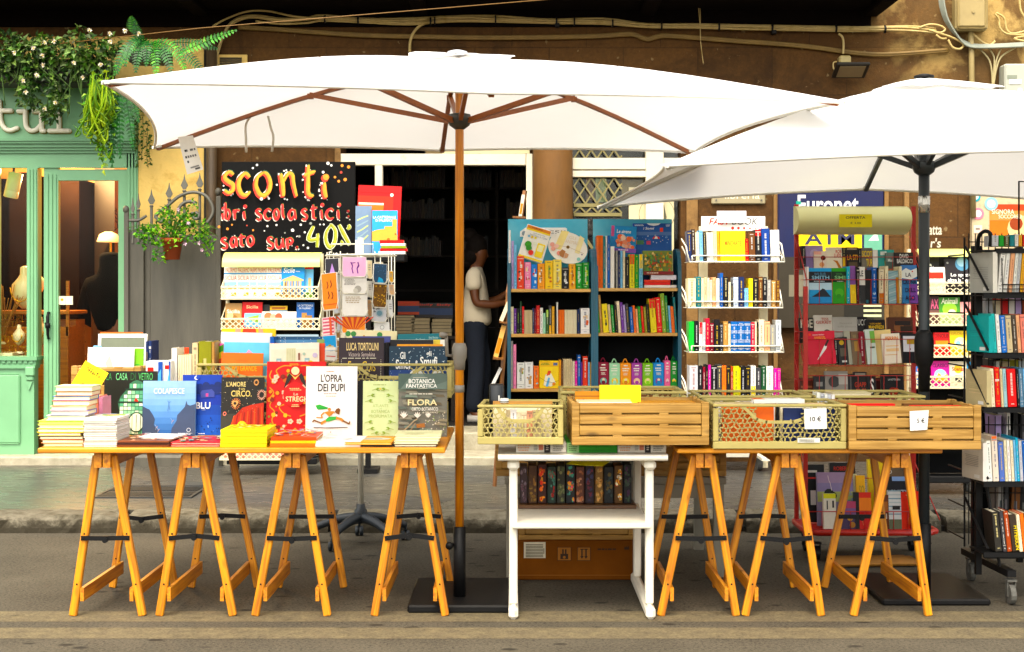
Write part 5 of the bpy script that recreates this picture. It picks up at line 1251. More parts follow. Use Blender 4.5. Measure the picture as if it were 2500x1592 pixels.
mesh_rack('mesh_rack','cream rack with diamond mesh trays of guidebooks below the painted board',Z3,LD,120,862,850,(125,860,842,955),((1105,1192,120,850),(1343,1420,120,860),(1600,1690,110,770),(2290,2395,110,760)),.1,(200,700))
RDr = 9.2
mesh_rack('mesh_rack','cream rack with diamond mesh trays between the dark pole and the black rack',ZG,RDr,385,860,470,(400,860,470,530),((710,785,392,860),(925,1003,392,860),(1145,1222,392,860),(1362,1438,388,862),(1790,1850,388,850)),.1,(450,800))

# black wire rack at the right edge
KD = 6.42; bk = thing('black_rack','black wire book rack on castors at the right edge of the photo','book rack')
kx0,kx1 = ZD.X(185,KD),ZD.X(185,KD)+.36
for x,y in ((X(2290,6.92),6.92),(kx0+.06,6.62),(kx1,6.92)):
 mb=MB();mb.box(x-.013,x+.013,y-.013,y+.013,.1,Z(579,y)+.002); mb.B('post',STEELB,bk)
KS = [(ZD,168),(ZD,570),(ZD,1105),(ZD,1590),(ZE,616),(ZE,1103)]
for i,(zm,zy) in enumerate(KS):
 z = zm.Z(zy,KD); mb=MB();yb = 6.62
 mb.box(kx0+.02 if i else X(2285,6.7)+.02,kx1,KD,KD+.012,z-.022,z); mb.box(kx0+.02,kx1,KD+.012,yb,z-.012,z-.006)
 for t in range(12 if i else 0):
  x = kx0+.02+(kx1-kx0-.02)*t/11; mb.tu([(x,yb+.01,z),(x,yb+.01,z+.28)],.0028,5)
 for t in (.08,.16,.24) if i else (): mb.tu([(kx0+.02,yb+.007,z+t),(kx1,yb+.007,z+t)],.0028,5)
 if i: mb.tu([(kx0,yb,z+.22),(kx0+.04,KD+.002,z+.015)],.006,6); mb.tu([(kx0-.0,yb+.01,z-.01),(kx0,yb+.01,z+.26)],.005,6); mb.tu([(kx0-.01,yb+.22,z+.18),(kx0-.01,yb,z+.18)],.004,5); mb.tu([(kx0-.01,yb+.22,z+.03),(kx0-.01,yb,z+.03)],.004,5)
 if i == 1: basket(mb,ZD.X(390,KD),kx1,KD-.004,KD+.006,z,z+.04,.002,10,2)
 mb.B('shelf',STEELB,bk)
mb=MB();x = X(2290,6.92); mb.bar((x-.02,7.0,.14),(X(2375,6.44),6.42,.14),.04,.03); mb.bar((x,6.92,.16),(kx1,6.92,.16),.03,.03); mb.bar((kx1,7.0,.14),(kx1+.1,6.42,.14),.04,.03); mb.bar((X(2300,6.7),6.62,.19),(kx1,6.62,.19),.03,.03); mb.tu([(kx0+.02,6.6,.95),(X(2350,6.5),6.5,.16)],.008,6)
mb.B('base',STEELB,bk)
mb=MB();mb.box(X(2292,6.8),kx1,6.80,6.805,.2,Z(579,6.8)-.03); mb.B('back_panel',BDARK,bk)
castors([(X(2376,6.44),6.44,0),(X(2284,6.96),6.97,0),(kx1+.09,6.44,0)],RUB,bk,.045)
mb=MB();mb.smooth=1; x,z = ZD.X(268,KD),ZD.Z(150,KD); mb.tu(SP([(x-.016,KD+.1,z),(x-.016,KD+.08,z+.05),(x,KD+.05,z+.07),(x+.016,KD+.02,z+.055),(x+.014,KD+.02,z+.0)],6),.009,8); mb.B('top_hook',BLKP,bk)
mb=MB();mb.smooth=1; x0 = X(2395,6.9); mb.tu([(x0,6.9,1.62),(x0,6.9,1.95),(x0+.25,6.9,1.95),(x0+.25,6.9,1.62)],.005,6)
for t in (.06,.12,.18): mb.tu([(x0+t,6.9,1.62),(x0+t,6.9,1.93)],.004,5)
mb.B('top_frame',STEELB,bk)

# postcard spinner on a swivel base
SD = 8.0; sx = X(848,SD); sp = thing('postcard_spinner','white wire postcard spinner on a five armed black swivel base','postcard stand',(sx,SD,0))
mb=MB();mb.smooth=1; mb.la([(.016,.17),(.016,1.72)],12); mb.B('pole',WIREW,sp)
mb=MB();mb.smooth=1; mb.la([(.04,.12),(.036,.19),(.026,.2),(.024,.225)],14)
for k in range(5):
 an = 2*pi*k/5+.45; ex,ey = .27*cos(an),.27*sin(an); mb.tu(SP([(.02*cos(an),.02*sin(an),.15),(ex*.5,ey*.5,.135),(ex,ey,.085)],4),[.03,.029,.028,.027,.026,.024,.023,.022,.02],8); mb.tu([(ex,ey,.09),(ex,ey,.05)],.008,6)
 for s_ in (-1,1): mb.la([(.008,-.01),(.028,-.009),(.028,.009),(.008,.01)],12,(ex+s_*.013,ey,.03),'x')
mb.B('swivel_base',M('blue_black_plastic','#1d242a',rough=.5,var=.1),sp)
mb=MB();mb.smooth=1
for z in (.72,1.15,1.62):
 for r_ in (.1,.2): mb.tu([(r_*cos(2*pi*i/20),r_*sin(2*pi*i/20),z) for i in range(20)],.004,5,closed=True)
 for k in range(6): an = 2*pi*k/6; mb.tu([(0,0,z),(.2*cos(an),.2*sin(an),z)],.004,5)
for k in range(12): an = 2*pi*k/12; mb.tu([(.19*cos(an),.19*sin(an),.70),(.19*cos(an),.19*sin(an),1.64)],.003,5)
zt = Z3.Z(790,SD); mb.tu([(Z3.X(970,SD)-sx,-.12,zt-.05),(Z3.X(970,SD)-sx,-.12,zt),(Z3.X(1275,SD)-sx,-.12,zt),(Z3.X(1275,SD)-sx,-.12,zt-.05)],.004,5); mb.tu([(Z3.X(940,SD)-sx,-.14,zt-.06),(Z3.X(1330,SD)-sx,-.14,zt-.055)],.004,5); mb.B('wire_cage',WIREW,sp)

#  CRATES
def honey(x0,x1,z0,z1,cell,seed,skip=None):
 """bars of an irregular cell pattern in a rectangle"""
 rg = random.Random(seed); hh = cell*.866; rows = int((z1-z0)/hh)+3; cols = int((x1-x0)/cell)+3; segs = []
 V = {}
 def vtx(i,j,k):
  key = (i,j,k)
  if key not in V:
   cx_ = x0+(i+.5*(j % 2)-.5)*cell; cz_ = z0+(j-.5)*hh
   V[key] = (cx_+(0 if k == 0 else cell/2)+rg.uniform(-.24,.24)*cell,cz_+(cell*.58 if k == 0 else cell*.29)+rg.uniform(-.2,.2)*cell)
  return V[key]
 for j in range(-1,rows):
  for i in range(-1,cols):
   t = vtx(i,j,0); r = vtx(i,j,1); l = vtx(i-1,j,1); o = j % 2
   segs += [(t,r),(t,l)]
   # the spike up from t meets the r-vertex of the row above
   up = vtx(i-1 if not o else i,j+1,1) if True else None
   segs.append((t,up))
 out = []
 for (a,b) in segs:
  t0,t1 = 0,1
  for ax,lim,sgn in ((0,x0,1),(0,x1,-1),(1,z0,1),(1,z1,-1)):
   f0 = (a[ax]-lim)*sgn; f1 = (b[ax]-lim)*sgn
   if f0 < 0 and f1 < 0: t0 = 2
   elif f0 < 0: t0 = max(t0,f0/(f0-f1))
   elif f1 < 0: t1 = min(t1,f0/(f0-f1))
  if t1-t0 < .05: continue
  p = (a[0]+(b[0]-a[0])*t0,a[1]+(b[1]-a[1])*t0); q = (a[0]+(b[0]-a[0])*t1,a[1]+(b[1]-a[1])*t1)
  m = ((p[0]+q[0])/2,(p[1]+q[1])/2)
  if skip and skip[0] < m[0] < skip[1] and m[1] > skip[2]: continue
  out.append((p,q))
 return out
def wallmesh(w,h,seed,handle=True):
 """one lattice wall in the XZ plane, 12 mm thick, standing on z=0, centred on x"""
 mb=MB();t = .006
 sk = (-w*.17,w*.17,h*.62) if handle else None
 for p,q in honey(-w/2+.02,w/2-.02,.03,h-.016,.0235,seed,sk): mb.bar((p[0],0,p[1]),(q[0],0,q[1]),.0052,t*1.2,up=(0,1,0),over=.001)
 mb.cb(-w/2,w/2,-.007,.007,0,.032,.003); mb.cb(-w/2,w/2,-.009,.009,h-.012,h,.003)
 for sg in (-1,1): mb.cb(min(sg*w/2,sg*(w/2-.024)),max(sg*w/2,sg*(w/2-.024)),-.0075,.0075,.033,h-.019,.003)
 if handle:
  p = [(-w*.27,h-.012),(-w*.17,h*.66),(-w*.1,h*.60),(w*.1,h*.60),(w*.17,h*.66),(w*.27,h-.012)]
  for a,b in zip(p,p[1:]): mb.bar((a[0],0,a[1]),(b[0],0,b[1]),.013,.008,up=(0,1,0),over=.003)
 return mb
_w = {}
def crate(name,label,x0,x1,y0,y1,z,h,rot=0,kind='khaki',group=None):
 w,dp = x1-x0,y1-y0; mat = KHAKI if kind == 'khaki' else CRATEW
 o = thing(name,label,'crate',((x0+x1)/2,(y0+y1)/2,z),(0,0,R(rot)),group)
 def put(nm,ww,key,loc,rz):
  key = (kind,round(ww,2),round(h,2),key)
  if key not in _w:
   mb = wallmesh(ww,h,len(_w)+3) if kind == 'khaki' else slatwall(ww,h)
   ob = mb.B(nm,mat,o); _w[key] = ob.data
  else:
   ob = bpy.data.objects.new(nm,_w[key]); COL.objects.link(ob); ob.parent = o
  ob.location = loc; ob.rotation_euler = (0,0,rz)
 put('front_wall',w,'f',(0,-dp/2+.008,.0),0); put('back_wall',w,'b',(0,dp/2-.008,.0),pi)
 put('side_wall',dp-.032,'s',(-w/2+.01,0,.0),-pi/2); put('side_wall',dp-.032,'s',(w/2-.01,0,.0),pi/2)
 mb=MB();mb.cb(-w/2+.02,w/2-.02,-dp/2+.02,dp/2-.02,.004,.012,.002); mb.B('base',mat,o)
 return o
def slatwall(w,h):
 mb=MB();n = 4; mb.cb(-w/2,w/2,-.009,.009,0,h*.2,.002)
 for sg in (-1,1): mb.cb(min(sg*w/2,sg*(w/2-.032)),max(sg*w/2,sg*(w/2-.032)),-.009,.009,h*.2,h,.002)
 for k in range(3):
  a = h*(.232+.258*k); mb.cb(-w/2+.033,w/2-.033,-.0085,.003,a,a+h*.222,.003)
 for t in (-.17,.17): mb.cb(w*t-.02,w*t+.02,-.0075,.008,h*.2,h-.003,.002)
 mb.box(-w/2+.033,w/2-.033,.0145,.016,h*.2,h*.98)
 mb.cb(-w/2+.033,w/2-.033,-.0082,.006,h*.955,h,.002) if False else None
 return mb
dC = 6.1; zC = Z(1045,dC)
crates = {}
crates['A'] = crate('plastic_crate','khaki lattice crate holding a black flask, left of the slatted wooden crate',X(1127,dC),X(1329,dC),dC,dC+.34,zC,Z(952,dC)-zC,-3,'khaki','khaki lattice crates')
crates['B'] = crate('slatted_crate','brown slatted crate with a big yellow book, above the white table',X(1342,dC),X(1664,dC),dC-.02,dC+.36,zC,Z(945,dC)-zC,1,'wood','brown slatted crates')
zR = TOPZ+.0205
crates['C'] = crate('plastic_crate','khaki lattice crate with the 10 euro tag on the right table',X(1676,dC),X(1990,dC),dC,dC+.36,zR,Z(950,dC)-zR,0,'khaki','khaki lattice crates')
crates['D'] = crate('slatted_crate','brown slatted crate with the 5 euro tag at the end of the right table',X(1993,dC),X(2303,dC),dC-.02,dC+.36,zR,Z(952,dC)-zR,0,'wood','brown slatted crates')
crates['B2'] = crate('plastic_crate','khaki lattice crate behind the slatted crate with the yellow book',X(1318,6.55),X(1612,6.55),6.52,6.92,zC,.2,0,'khaki','khaki lattice crates')
crates['C2'] = crate('plastic_crate','khaki lattice crate behind the crate with the 10 euro tag',X(1640,6.55),X(1905,6.55),6.52,6.92,zR,.2,0,'khaki','khaki lattice crates')
crates['D2'] = crate('plastic_crate','khaki lattice crate behind the crate with the 5 euro tag',X(1912,6.55),X(2172,6.55),6.52,6.92,zR,.2,0,'khaki','khaki lattice crates')
dF = 6.82
fb = Z(1018,dF); crates['F0'] = crate('plastic_crate','lower khaki lattice crate of the stack beside the honey coloured pole',X(800,dF),X(1048,dF),dF,dF+.27,TT+.0005,.15,0,'khaki','khaki lattice crates')
crates['F'] = crate('plastic_crate','upper khaki lattice crate full of picture books beside the honey coloured pole',X(772,dF),X(1062,dF),dF-.01,dF+.31,TT+.166,.165,0,'khaki','khaki lattice crates')
crates['E0'] = crate('plastic_crate','lower khaki lattice crate behind the dark circus book',X(480,dF),X(740,dF),dF,dF+.27,TT+.0005,.15,0,'khaki','khaki lattice crates')
crates['E'] = crate('plastic_crate','upper khaki lattice crate holding the orange picture book',X(463,dF),X(757,dF),dF-.01,dF+.31,TT+.166,.165,0,'khaki','khaki lattice crates')
crates['G'] = crate('slatted_crate','brown slatted crate with white picture books at the left table end',Z4.X(485,dF),Z4.X(1190,dF),dF-.02,dF+.28,TT+.0005,Z4.Z(470,dF)-TT,0,'wood','brown slatted crates')
crates['H'] = crate('slatted_crate','dark slatted crate on the low grey bench behind the right trestles',X(1500,7.1),X(1706,7.1),7.08,7.4,.498,Z(1048,7.1)-.498,0,'wood','brown slatted crates')
crates['I'] = crate('slatted_crate','slatted crate on the left end of the low grey bench',X(1165,7.1),X(1205,7.1)+.3,7.08,7.4,.498,Z(1045,7.1)-.498,0,'wood','brown slatted crates')
# price tags
def paper_tag(label,zm,q,d,txt,tb):
 mb=MB();p = [(zm.X(a,d),d,zm.Z(b,d)) for a,b in q]; mb.prism([p[3],p[2],p[1],p[0]],(0,.001,0),'white')
 x0,x1 = p[0][0],p[1][0]; a=Art(mb,x0,x1,p[3][2],p[0][2],d,.0006); a.t(txt,*tb,'#2a2a30',bold=True)
 return tag(mb.B('price_tag',PRINT),label,'price tag')
paper_tag('white paper tag reading 10 € on the khaki crate',Y4,[(893,216),(1014,214),(1016,325),(896,327)],dC-.006,'10 €',(.26,.38,.76,.62))
paper_tag('white paper tag reading 5 € on the slatted crate',Y5,[(489,230),(593,224),(584,330),(492,336)],dC-.034,'5 €',(.38,.36,.78,.60))
mb=MB();d = dC-.004; mb.box(Y4.X(858,d),Y4.X(979,d),d,d+.003,Y4.Z(400,d),Y4.Z(375,d),'#e8e6da'); a=Art(mb,Y4.X(858,d),Y4.X(979,d),Y4.Z(400,d),Y4.Z(375,d),d,.0004); rgb = random.Random(3); u = .08
while u < .72: w_ = rgb.uniform(.008,.025); a.r(u,.2,u+w_,.8,'#77756c'); u += w_*2
o_ = mb.B('barcode_label',PRINT,crates['C']); o_.matrix_parent_inverse = MT(crates['C'].location).inverted()

#  PAINTED BOARD
SB = 10.72; bx0,bx1,bz0,bz1 = X(521,SB),X(835,SB),Z(602,SB),Z(380,SB)
sbd = thing('painted_board','black board hand painted with sale lettering in red, yellow and white','sign')
mb=MB();mb.cb(bx0,bx1,SB,SB+.03,bz0,bz1,.004); mb.B('panel',M('black_board','#080707',rough=.7,var=.2,spec=.15),sbd)
mb=MB();A_=Art(mb,bx0,bx1,bz0,bz1,SB,.0006)
def BU(zx,zy): return ((Z3.X(zx,SB)-bx0)/(bx1-bx0),(bz1-Z3.Z(zy,SB))/(bz1-bz0))
ST = dict(s=[[(.9,.12),(.55,0),(.15,.12),(.12,.32),(.5,.48),(.88,.62),(.85,.88),(.45,1),(.05,.88)]],c=[[(.92,.18),(.6,0),(.2,.2),(.05,.55),(.25,.9),(.6,1),(.92,.85)]],
o=[[(.5,0),(.15,.2),(.05,.55),(.25,.92),(.55,1),(.88,.75),(.92,.35),(.7,.05),(.45,0)]],n=[[(.1,.08),(.22,.5),(.25,.98)],[(.25,.4),(.5,.08),(.72,.12),(.8,.5),(.95,.98)]],
t=[[(.4,-.25),(.38,.4),(.42,.85),(.8,.95)],[(.05,.15),(.5,.05),(.95,0)]],i=[[(.4,.1),(.45,.6),(.6,.98)]],b=[[(.1,-.55),(.15,.3),(.12,.98)],[(.15,.35),(.6,.1),(.92,.5),(.6,.98),(.12,.9)]],
r=[[(.12,.05),(.22,.98)],[(.2,.4),(.5,.1),(.9,.15)]],l=[[(.3,-.55),(.35,.4),(.6,.98)]],a=[[(.85,.15),(.4,.1),(.08,.55),(.35,.98),(.8,.7),(.85,.1)],[(.85,.1),(.98,.98)]],
u=[[(.1,.05),(.1,.7),(.4,.98),(.8,.7),(.85,.05)],[(.85,.05),(.98,.98)]],p=[[(.1,.05),(.2,1.5)],[(.15,.25),(.6,.05),(.92,.4),(.6,.85),(.18,.75)]])
ST['4'] = [[(.45,0),(.05,.62),(.9,.6)],[(.8,.35),(.75,1)]]; ST['0'] = [[(.5,0),(.12,.3),(.08,.7),(.4,1),(.8,.8),(.92,.3),(.6,0),(.45,0)]]; ST['%'] = [[(.05,0),(.5,.5),(.98,1)],[(.85,.0),(.95,.12),(.75,.22)],[(.2,.78),(.35,.9),(.15,.98)]]; ST['.'] = [[(.3,.85),(.5,.9),(.4,1.0)]]; ST[':'] = [[(.4,.2),(.5,.25),(.45,.3)],[(.4,.75),(.5,.8),(.45,.85)]]
rgw = random.Random(21)
def brush(word,boxes,cols,w):
 """each letter in its own pixel box, laid down as offset brush strokes"""
 for ch,(x0,y0,x1,y1) in zip(word,boxes):
  for (dx,dy,cc,ww) in cols:
   for st in ST[ch]:
    pts = SP([(x0+(x1-x0)*u+dx,y0+(y1-y0)*v+dy,0) for u,v in st],5)
    q = [BU(p[0]+rgw.uniform(-1,1),p[1]+rgw.uniform(-1,1)) for p in pts]; n = len(q); ww = ww*.78 if ww > .03 else ww*.86
    A_.l(q,[ww*(.55+.6*abs(sin(pi*(i+2)/(n+3)))) for i in range(n)],cc)
  if ch == 'i':
   for dx,dy,cc,ww in cols: u,v = BU((x0+x1)/2+dx+6,y0-30+dy); A_.d(u,v,ww*.7,cc,8)
def spatter(boxes,n,r,cols):
 for x0,y0,x1,y1 in boxes:
  for k in range(n):
   an = rgw.uniform(1.2,5.2); u,v = BU((x0+x1)/2+(x1-x0)*.62*cos(an),(y0+y1)/2-(y1-y0)*.6*sin(an)); A_.d(u,v,r*rgw.uniform(.4,1.1),rgw.choice(cols),7)
L1 = [(150,250,228,405),(255,260,350,425),(385,255,505,425),(560,250,700,435),(745,250,835,440),(870,320,945,445)]
spatter(L1,12,.008,['#f0efe8']); brush('sconti',L1,[(-13,-8,'#f2f0e6',.016),(6,-12,'#1d5a34',.022),(-7,8,'#d8421c',.04),(3,-2,'#e8941e',.034),(8,-6,'#d8a91c',.014)],.03)
L2 = [(150,555,158,608),(170,525,212,605),(235,530,285,605),(300,540,335,605),(405,530,445,610),(465,530,520,605),(535,530,575,605),(590,530,625,600),(645,530,700,605),(745,530,785,610),(810,520,860,605),(880,530,905,605),(925,530,985,605),(1005,530,1030,605),(1070,530,1110,600)]
spatter(L2,3,.005,['#f0efe8']); brush('ibriscolastici:',L2,[(-5,8,'#f2e9d8',.015),(5,-5,'#4d6b1e',.016),(0,0,'#d8341c',.021),(3,2,'#c22a20',.009)],.02)
L3 = [(160,745,205,825),(225,735,275,810),(285,735,340,805),(350,730,400,800),(500,740,545,825),(560,745,620,820),(640,745,690,800),(705,740,735,825)]
spatter(L3,4,.005,['#f0efe8']); brush('satosup.',L3,[(-6,8,'#f2e9d8',.014),(5,-5,'#3d6b2a',.016),(0,0,'#d8341c',.021)],.02)
L4 = [(800,660,890,815),(925,655,1010,815),(1025,650,1110,800)]
brush('40%',L4,[(0,0,'#e9ecd8',.040),(0,0,'#8f9a22',.027),(4,-3,'#b9b42e',.011)],.03)
for zx,zy,r,cc in [(460,460,.014,'w'),(515,457,.009,'w'),(1052,215,.013,'o'),(1100,225,.014,'o'),(1045,265,.012,'r'),(1000,300,.011,'o'),(1028,330,.012,'o'),(1075,318,.015,'o'),(150,665,.012,'o'),(212,680,.012,'o'),(245,650,.008,'o'),(400,690,.009,'o'),(355,655,.007,'r'),(505,660,.009,'w'),(572,652,.009,'w'),(690,690,.014,'w'),(750,650,.010,'w'),(822,640,.012,'g'),(740,735,.011,'g'),(780,705,.009,'w'),(892,648,.007,'w'),(770,800,.008,'w'),(803,820,.01,'w'),(950,200,.014,'w'),(975,215,.01,'w'),(915,265,.012,'w'),(430,212,.01,'w'),(400,235,.009,'w'),(485,695,.006,'w'),(635,710,.007,'g'),(975,850,.009,'w'),(1013,862,.009,'w'),(920,648,.008,'w')]:
 u,v = BU(zx,zy); A_.d(u,v,r*.85,{'w': '#ecebe4','o': '#d88a1c','r': '#a83a14','g': '#8d9088'}[cc],10)
mb.B('painted_lettering',M('brush_paint',rough=.45,var=.14,vscale=25,attr=True,bump=.2,bscale=80),sbd)
#  BOOKS
def lum(c): r = L(c); return .3*r[0]+.6*r[1]+.1*r[2]
rgk = random.Random(77); ru = rgk.uniform; REST = MB()
BM = [PRINT,PAPER]
def SBk(x0,x1,z0,z1,y,dp,col,lean=0,deco=None,name='book'):
 """upright book, spine to the camera: boards, spine, page block a little lower, printed spine"""
 w,h = max(x1-x0,.005),z1-z0; mb=MB();t = min(.0025,w*.2); c = jit(col,.07)
 mb.box(-w/2,-w/2+t,.002,dp,0,h,c); mb.box(w/2-t,w/2,.002,dp,0,h,c)
 e = min(.002,w*.2)
 mb.prism([(-w/2,.002,0),(-w/2+e,0,0),(w/2-e,0,0),(w/2,.002,0),(w/2,.004,0),(-w/2,.004,0)],(0,0,h),c)
 mb.mi = 1; mb.box(-w/2+t,w/2-t,.004,dp-.003,.003,h-.004,jit('#e8dfc8',.06)); mb.mi = 0
 dk = lum(col) < .3; ink = deco.get('ink') if deco and 'ink' in deco else rgk.choice(('#f2efe2','#e8d9a0','#e6e6e6','#d9b64a')) if dk else rgk.choice(('#2a2a2e','#5a3a2a','#233a6a','#8a2a22','#3a3a3a'))
 ink = tuple(.6*p_+.4*q_ for p_,q_ in zip(L(ink),c))
 if w > .008:
  a=Art(mb,-w/2+e,w/2-e,.0,h,0,.0003); k = rgk.random(); deco = deco or {}
  if 'top' in deco: a.r(0,0,1,deco.get('tv',.3),deco['top'])
  if 'bot' in deco: a.r(0,1-deco.get('bv',.3),1,1,deco['bot'])
  if deco.get('bands'):
   for v in deco['bands']: a.r(0,v,1,v+.02,deco.get('bc','#d9dbe0'))
  if deco.get('disc'): a.d(.5,.72,.38,deco['disc']); a.d(.45,.70,.2,deco.get('disc2','#f0d9b0'))
  if deco.get('pic'):
   rp = random.Random(int(abs(x0)*9999)); 
   for q in range(5): u_,v_ = rp.uniform(.15,.6),rp.uniform(.2,.8); a.r(u_,v_,u_+rp.uniform(.2,.4),v_+rp.uniform(.05,.15),rp.choice(deco['pic']))
  if not deco.get('plain'):
   if k < .25 and w > .014: a.r(0,.06,1,.09,ink)
   if k > .72: a.r(.0,.84,1,.845+.01,ink)
   cw = .24; v = ru(.1,.2); end = ru(.55,.78)
   while v < end:
    l_ = ru(.03,.1); a.p([(.5-cw/2,v+l_),(.5+cw/2,v+l_),(.5+cw/2,v),(.5-cw/2,v)],ink); a.k -= 1; v += l_+rgk.choice((.012,.012,.012,.06))
   a.k += 1; a.r(.3,.91,.7,.935,ink)
   if w > .02 and k > .5: a.r(.2,.05,.8,.075,ink)
 cx_ = (x0+x1)/2
 return mb.B(name,BM,None,(cx_,y,z0),(0,R(lean),0))
ORD = ('first','second','third','fourth','fifth','sixth','seventh','eighth','ninth','tenth','eleventh','twelfth')
NAMED = {}
def cname(c):
 if c in PAL: return {'sky': 'light blue','tan': 'tan','rosy': 'rose','gold': 'golden'}.get(c,c)
 b = min(PAL,key=lambda k: sum((a-d)**2 for a,d in zip(L(k),L(c)))); return {'sky': 'light blue','rosy': 'rose','gold': 'golden'}.get(b,b)
def label_row(objs,place,noun='book'):
 """give every book of one shelf words that fit it alone"""
 n = len(objs); cols = [o[1] for o in objs]; ws = [o[2] for o in objs]; hs = [o[3] for o in objs]
 mw = sorted(ws)[n//2]; mh = sorted(hs)[n//2]
 def adj(i): return 'thick' if ws[i] > mw*1.5 else 'thin' if ws[i] < mw*.68 else 'tall' if hs[i] > mh*1.15 else 'short' if hs[i] < mh*.86 else ''
 base = [(adj(i)+' '+cols[i]).strip() for i in range(n)]
 def btw(i):
  l = cols[i-1] if i else 'shelf end'; r = cols[i+1] if i < n-1 else 'shelf end'
  return (cols[i],l,r)
 bt = [btw(i) for i in range(n)]
 for i,(o,c,w,h) in enumerate(objs):
  if cols.count(c) == 1: t = f'only {c} {noun} {place}'
  elif base.count(base[i]) == 1 and adj(i): t = f'{base[i]} {noun} {place}'
  elif len((bt[i][1]+' '+bt[i][2]+' '+c+' '+noun+' '+place).split()) < 13 and bt.count(bt[i]) == 1 and bt[i].count('shelf end') == 0 and sum(1 for q in bt if q[0] == c and {q[1],q[2]} == {bt[i][1],bt[i][2]}) == 1:
   l,r = bt[i][1:]
   t = f'{c} {noun} between two {l} ones {place}' if l == r else f'{c} {noun} between {l} and {r} ones {place}'
  else:
   same = [k for k in range(n) if cols[k] == c]; k = same.index(i); m = len(same)
   if k == m-1: t = f'rightmost {c} {noun} {place}'
   elif k == 0: t = f'leftmost {c} {noun} {place}'
   else: t = f'{ORD[k]} {c} {noun} from the left {place}'
  tag(o,t,noun,f'{noun}s {place}')
def row(zm,d,base,items,place,dp=.13,lean=0,noun='book',z=None):
 objs = []
 for it in items:
  a,b,t,c = it[:4]; deco = it[4] if len(it) > 4 else None; ln = it[5] if len(it) > 5 else lean
  x0,x1 = zm.X(a,d)+.0004,zm.X(b,d)-.0004; z0 = z if z is not None else zm.Z(base,d); z1 = zm.Z(t,d)
  o = SBk(name=noun.replace(' ','_'),x0=x0,x1=x1,z0=z0+.0005+abs(sin(R(ln)))*(x1-x0)/2,z1=z1-abs(sin(R(ln)))*(x1-x0)/2,y=d+.004+ru(0,.006),dp=dp+ru(-.012,.012),col=c,lean=ln,deco=deco)
  nm = deco.get('name') if deco else None
  objs.append((o,nm or cname(c),x1-x0,z1-z0))
 label_row(objs,place,noun)
def split(a,b,n,top,col,deco=None):
 return [(a+(b-a)*i/n,a+(b-a)*(i+1)/n,top,col)+((deco,) if deco else ()) for i in range(n)]

P1 = 'on top shelf of bookcase nearest the door'
row(Z8,DB,690,[(434,451,250,'white'),(455,474,330,'lilac'),(476,495,360,'sky'),(497,550,445,'#e0523e',dict(name='coral',ink='#f6e0d0',pic=('#2a2420','#f2e9da'))),(553,602,490,'pink',dict(ink='#ffffff',pic=('#c83a5a','#f6e8a0'))),(604,649,505,'#2f7fd0',dict(ink='#fff',pic=('#e4f0f8','#c8382a'))) if False else (604,649,505,'#2f7fd0',dict(name='blue',ink='#f4f4f4',pic=('#e4f0f8','#c8382a'))),
 (652,706,500,'#f0a02c',dict(name='orange',pic=('#f6f0e0','#5a8a3a'))),(708,766,478,'#f6c832',dict(name='yellow',pic=('#c8682a','#7ab0d0','#5a9a4a'))),(768,832,470,'#f6d878',dict(name='pale yellow',pic=('#e8b84a','#fff6d8'))),(834,885,530,'black',dict(pic=('#f2f2f2',))),(887,936,505,'#f2b03a',dict(name='amber',pic=('#b84a2a','#fbe6b0'))),(938,985,497,'green',dict(ink='#e8f6d8',pic=('#dfeede','#c8dcd0'))),(987,1037,492,'#1d8a34',dict(name='dark green',ink='#e8f6d8',pic=('#f2c23a','#d8e24a')))],P1,.14,noun='boxed book')
P2 = 'on middle shelf of bookcase nearest the door'
row(Z8,DB,1027,[(447,472,825,'cream'),(474,493,838,'purple'),(495,518,838,'black',dict(ink='#8fc04a')),(520,533,785,'#24452c'),(535,551,822,'red')] + split(553,612,6,850,'beige',dict(name='ivory',plain=0)) + [(613,627,836,'navy'),(628,641,838,'maroon'),(642,668,815,'#b8241e',dict(name='red',ink='#f2d890')),(669,692,832,'white'),(693,712,872,'mint'),(714,735,848,'#3a5a2a',dict(top='#b8d86a')),(736,757,815,'charcoal',dict(bot='#e8b21a')),(758,778,822,'gold'),(780,792,848,'black'),(794,805,790,'white',dict(plain=1))] + split(807,853,4,848,'orange') + split(854,945,8,848,'cream') + [(949,967,845,'navy'),(974,1042,835,'white',dict(pic=('#d8622a','#8aa85a','#e8c8a0')))],P2,.13)
P3 = 'on bottom shelf of bookcase nearest the door'
row(Z8,DB,1437,[(449,467,1082,'grey'),(469,492,1107,'pink'),(496,555,1243,'white',dict(pic=('#7a9a4a','#c8a06a'))),(556,618,1240,'white',dict(pic=('#7a9a4a','#c8a06a'))),(621,662,1268,'orange',dict(pic=('#7ac0d8','#f2e0a0'))),(813,828,1222,'#e8a02c'),(829,842,1230,'brown')] + split(844,910,5,1217,'beige') + [(912,930,1232,'cream'),(931,950,1232,'magenta'),(951,974,1186,'blue'),(976,988,1240,'purple'),(989,1028,1196,'#d8482a',dict(name='vermilion')),(1030,1044,1240,'sky'),(1045,1057,1240,'gold')],P3,.13)
P4 = 'on top shelf of bookcase nearest the wire shelf'
row(Z8,DB,684,split(1097,1142,3,290,'orange') + [(1143,1160,296,'teal'),(1161,1174,293,'white'),(1175,1195,290,'blue'),(1197,1228,372,'white',dict(plain=1)),(1238,1254,402,'grey'),(1255,1271,405,'navy'),(1272,1289,405,'sky'),(1290,1308,405,'cream'),(1312,1338,450,'black'),(1340,1379,430,'#d8d21a',dict(name='acid yellow',top='#d8602a')),(1380,1410,432,'green'),(1411,1441,430,'#7ab8d8',dict(top='#f6d21a',tv=.42,name='yellow and blue'))],P4,.14)
P5 = 'on middle shelf of bookcase nearest the wire shelf'
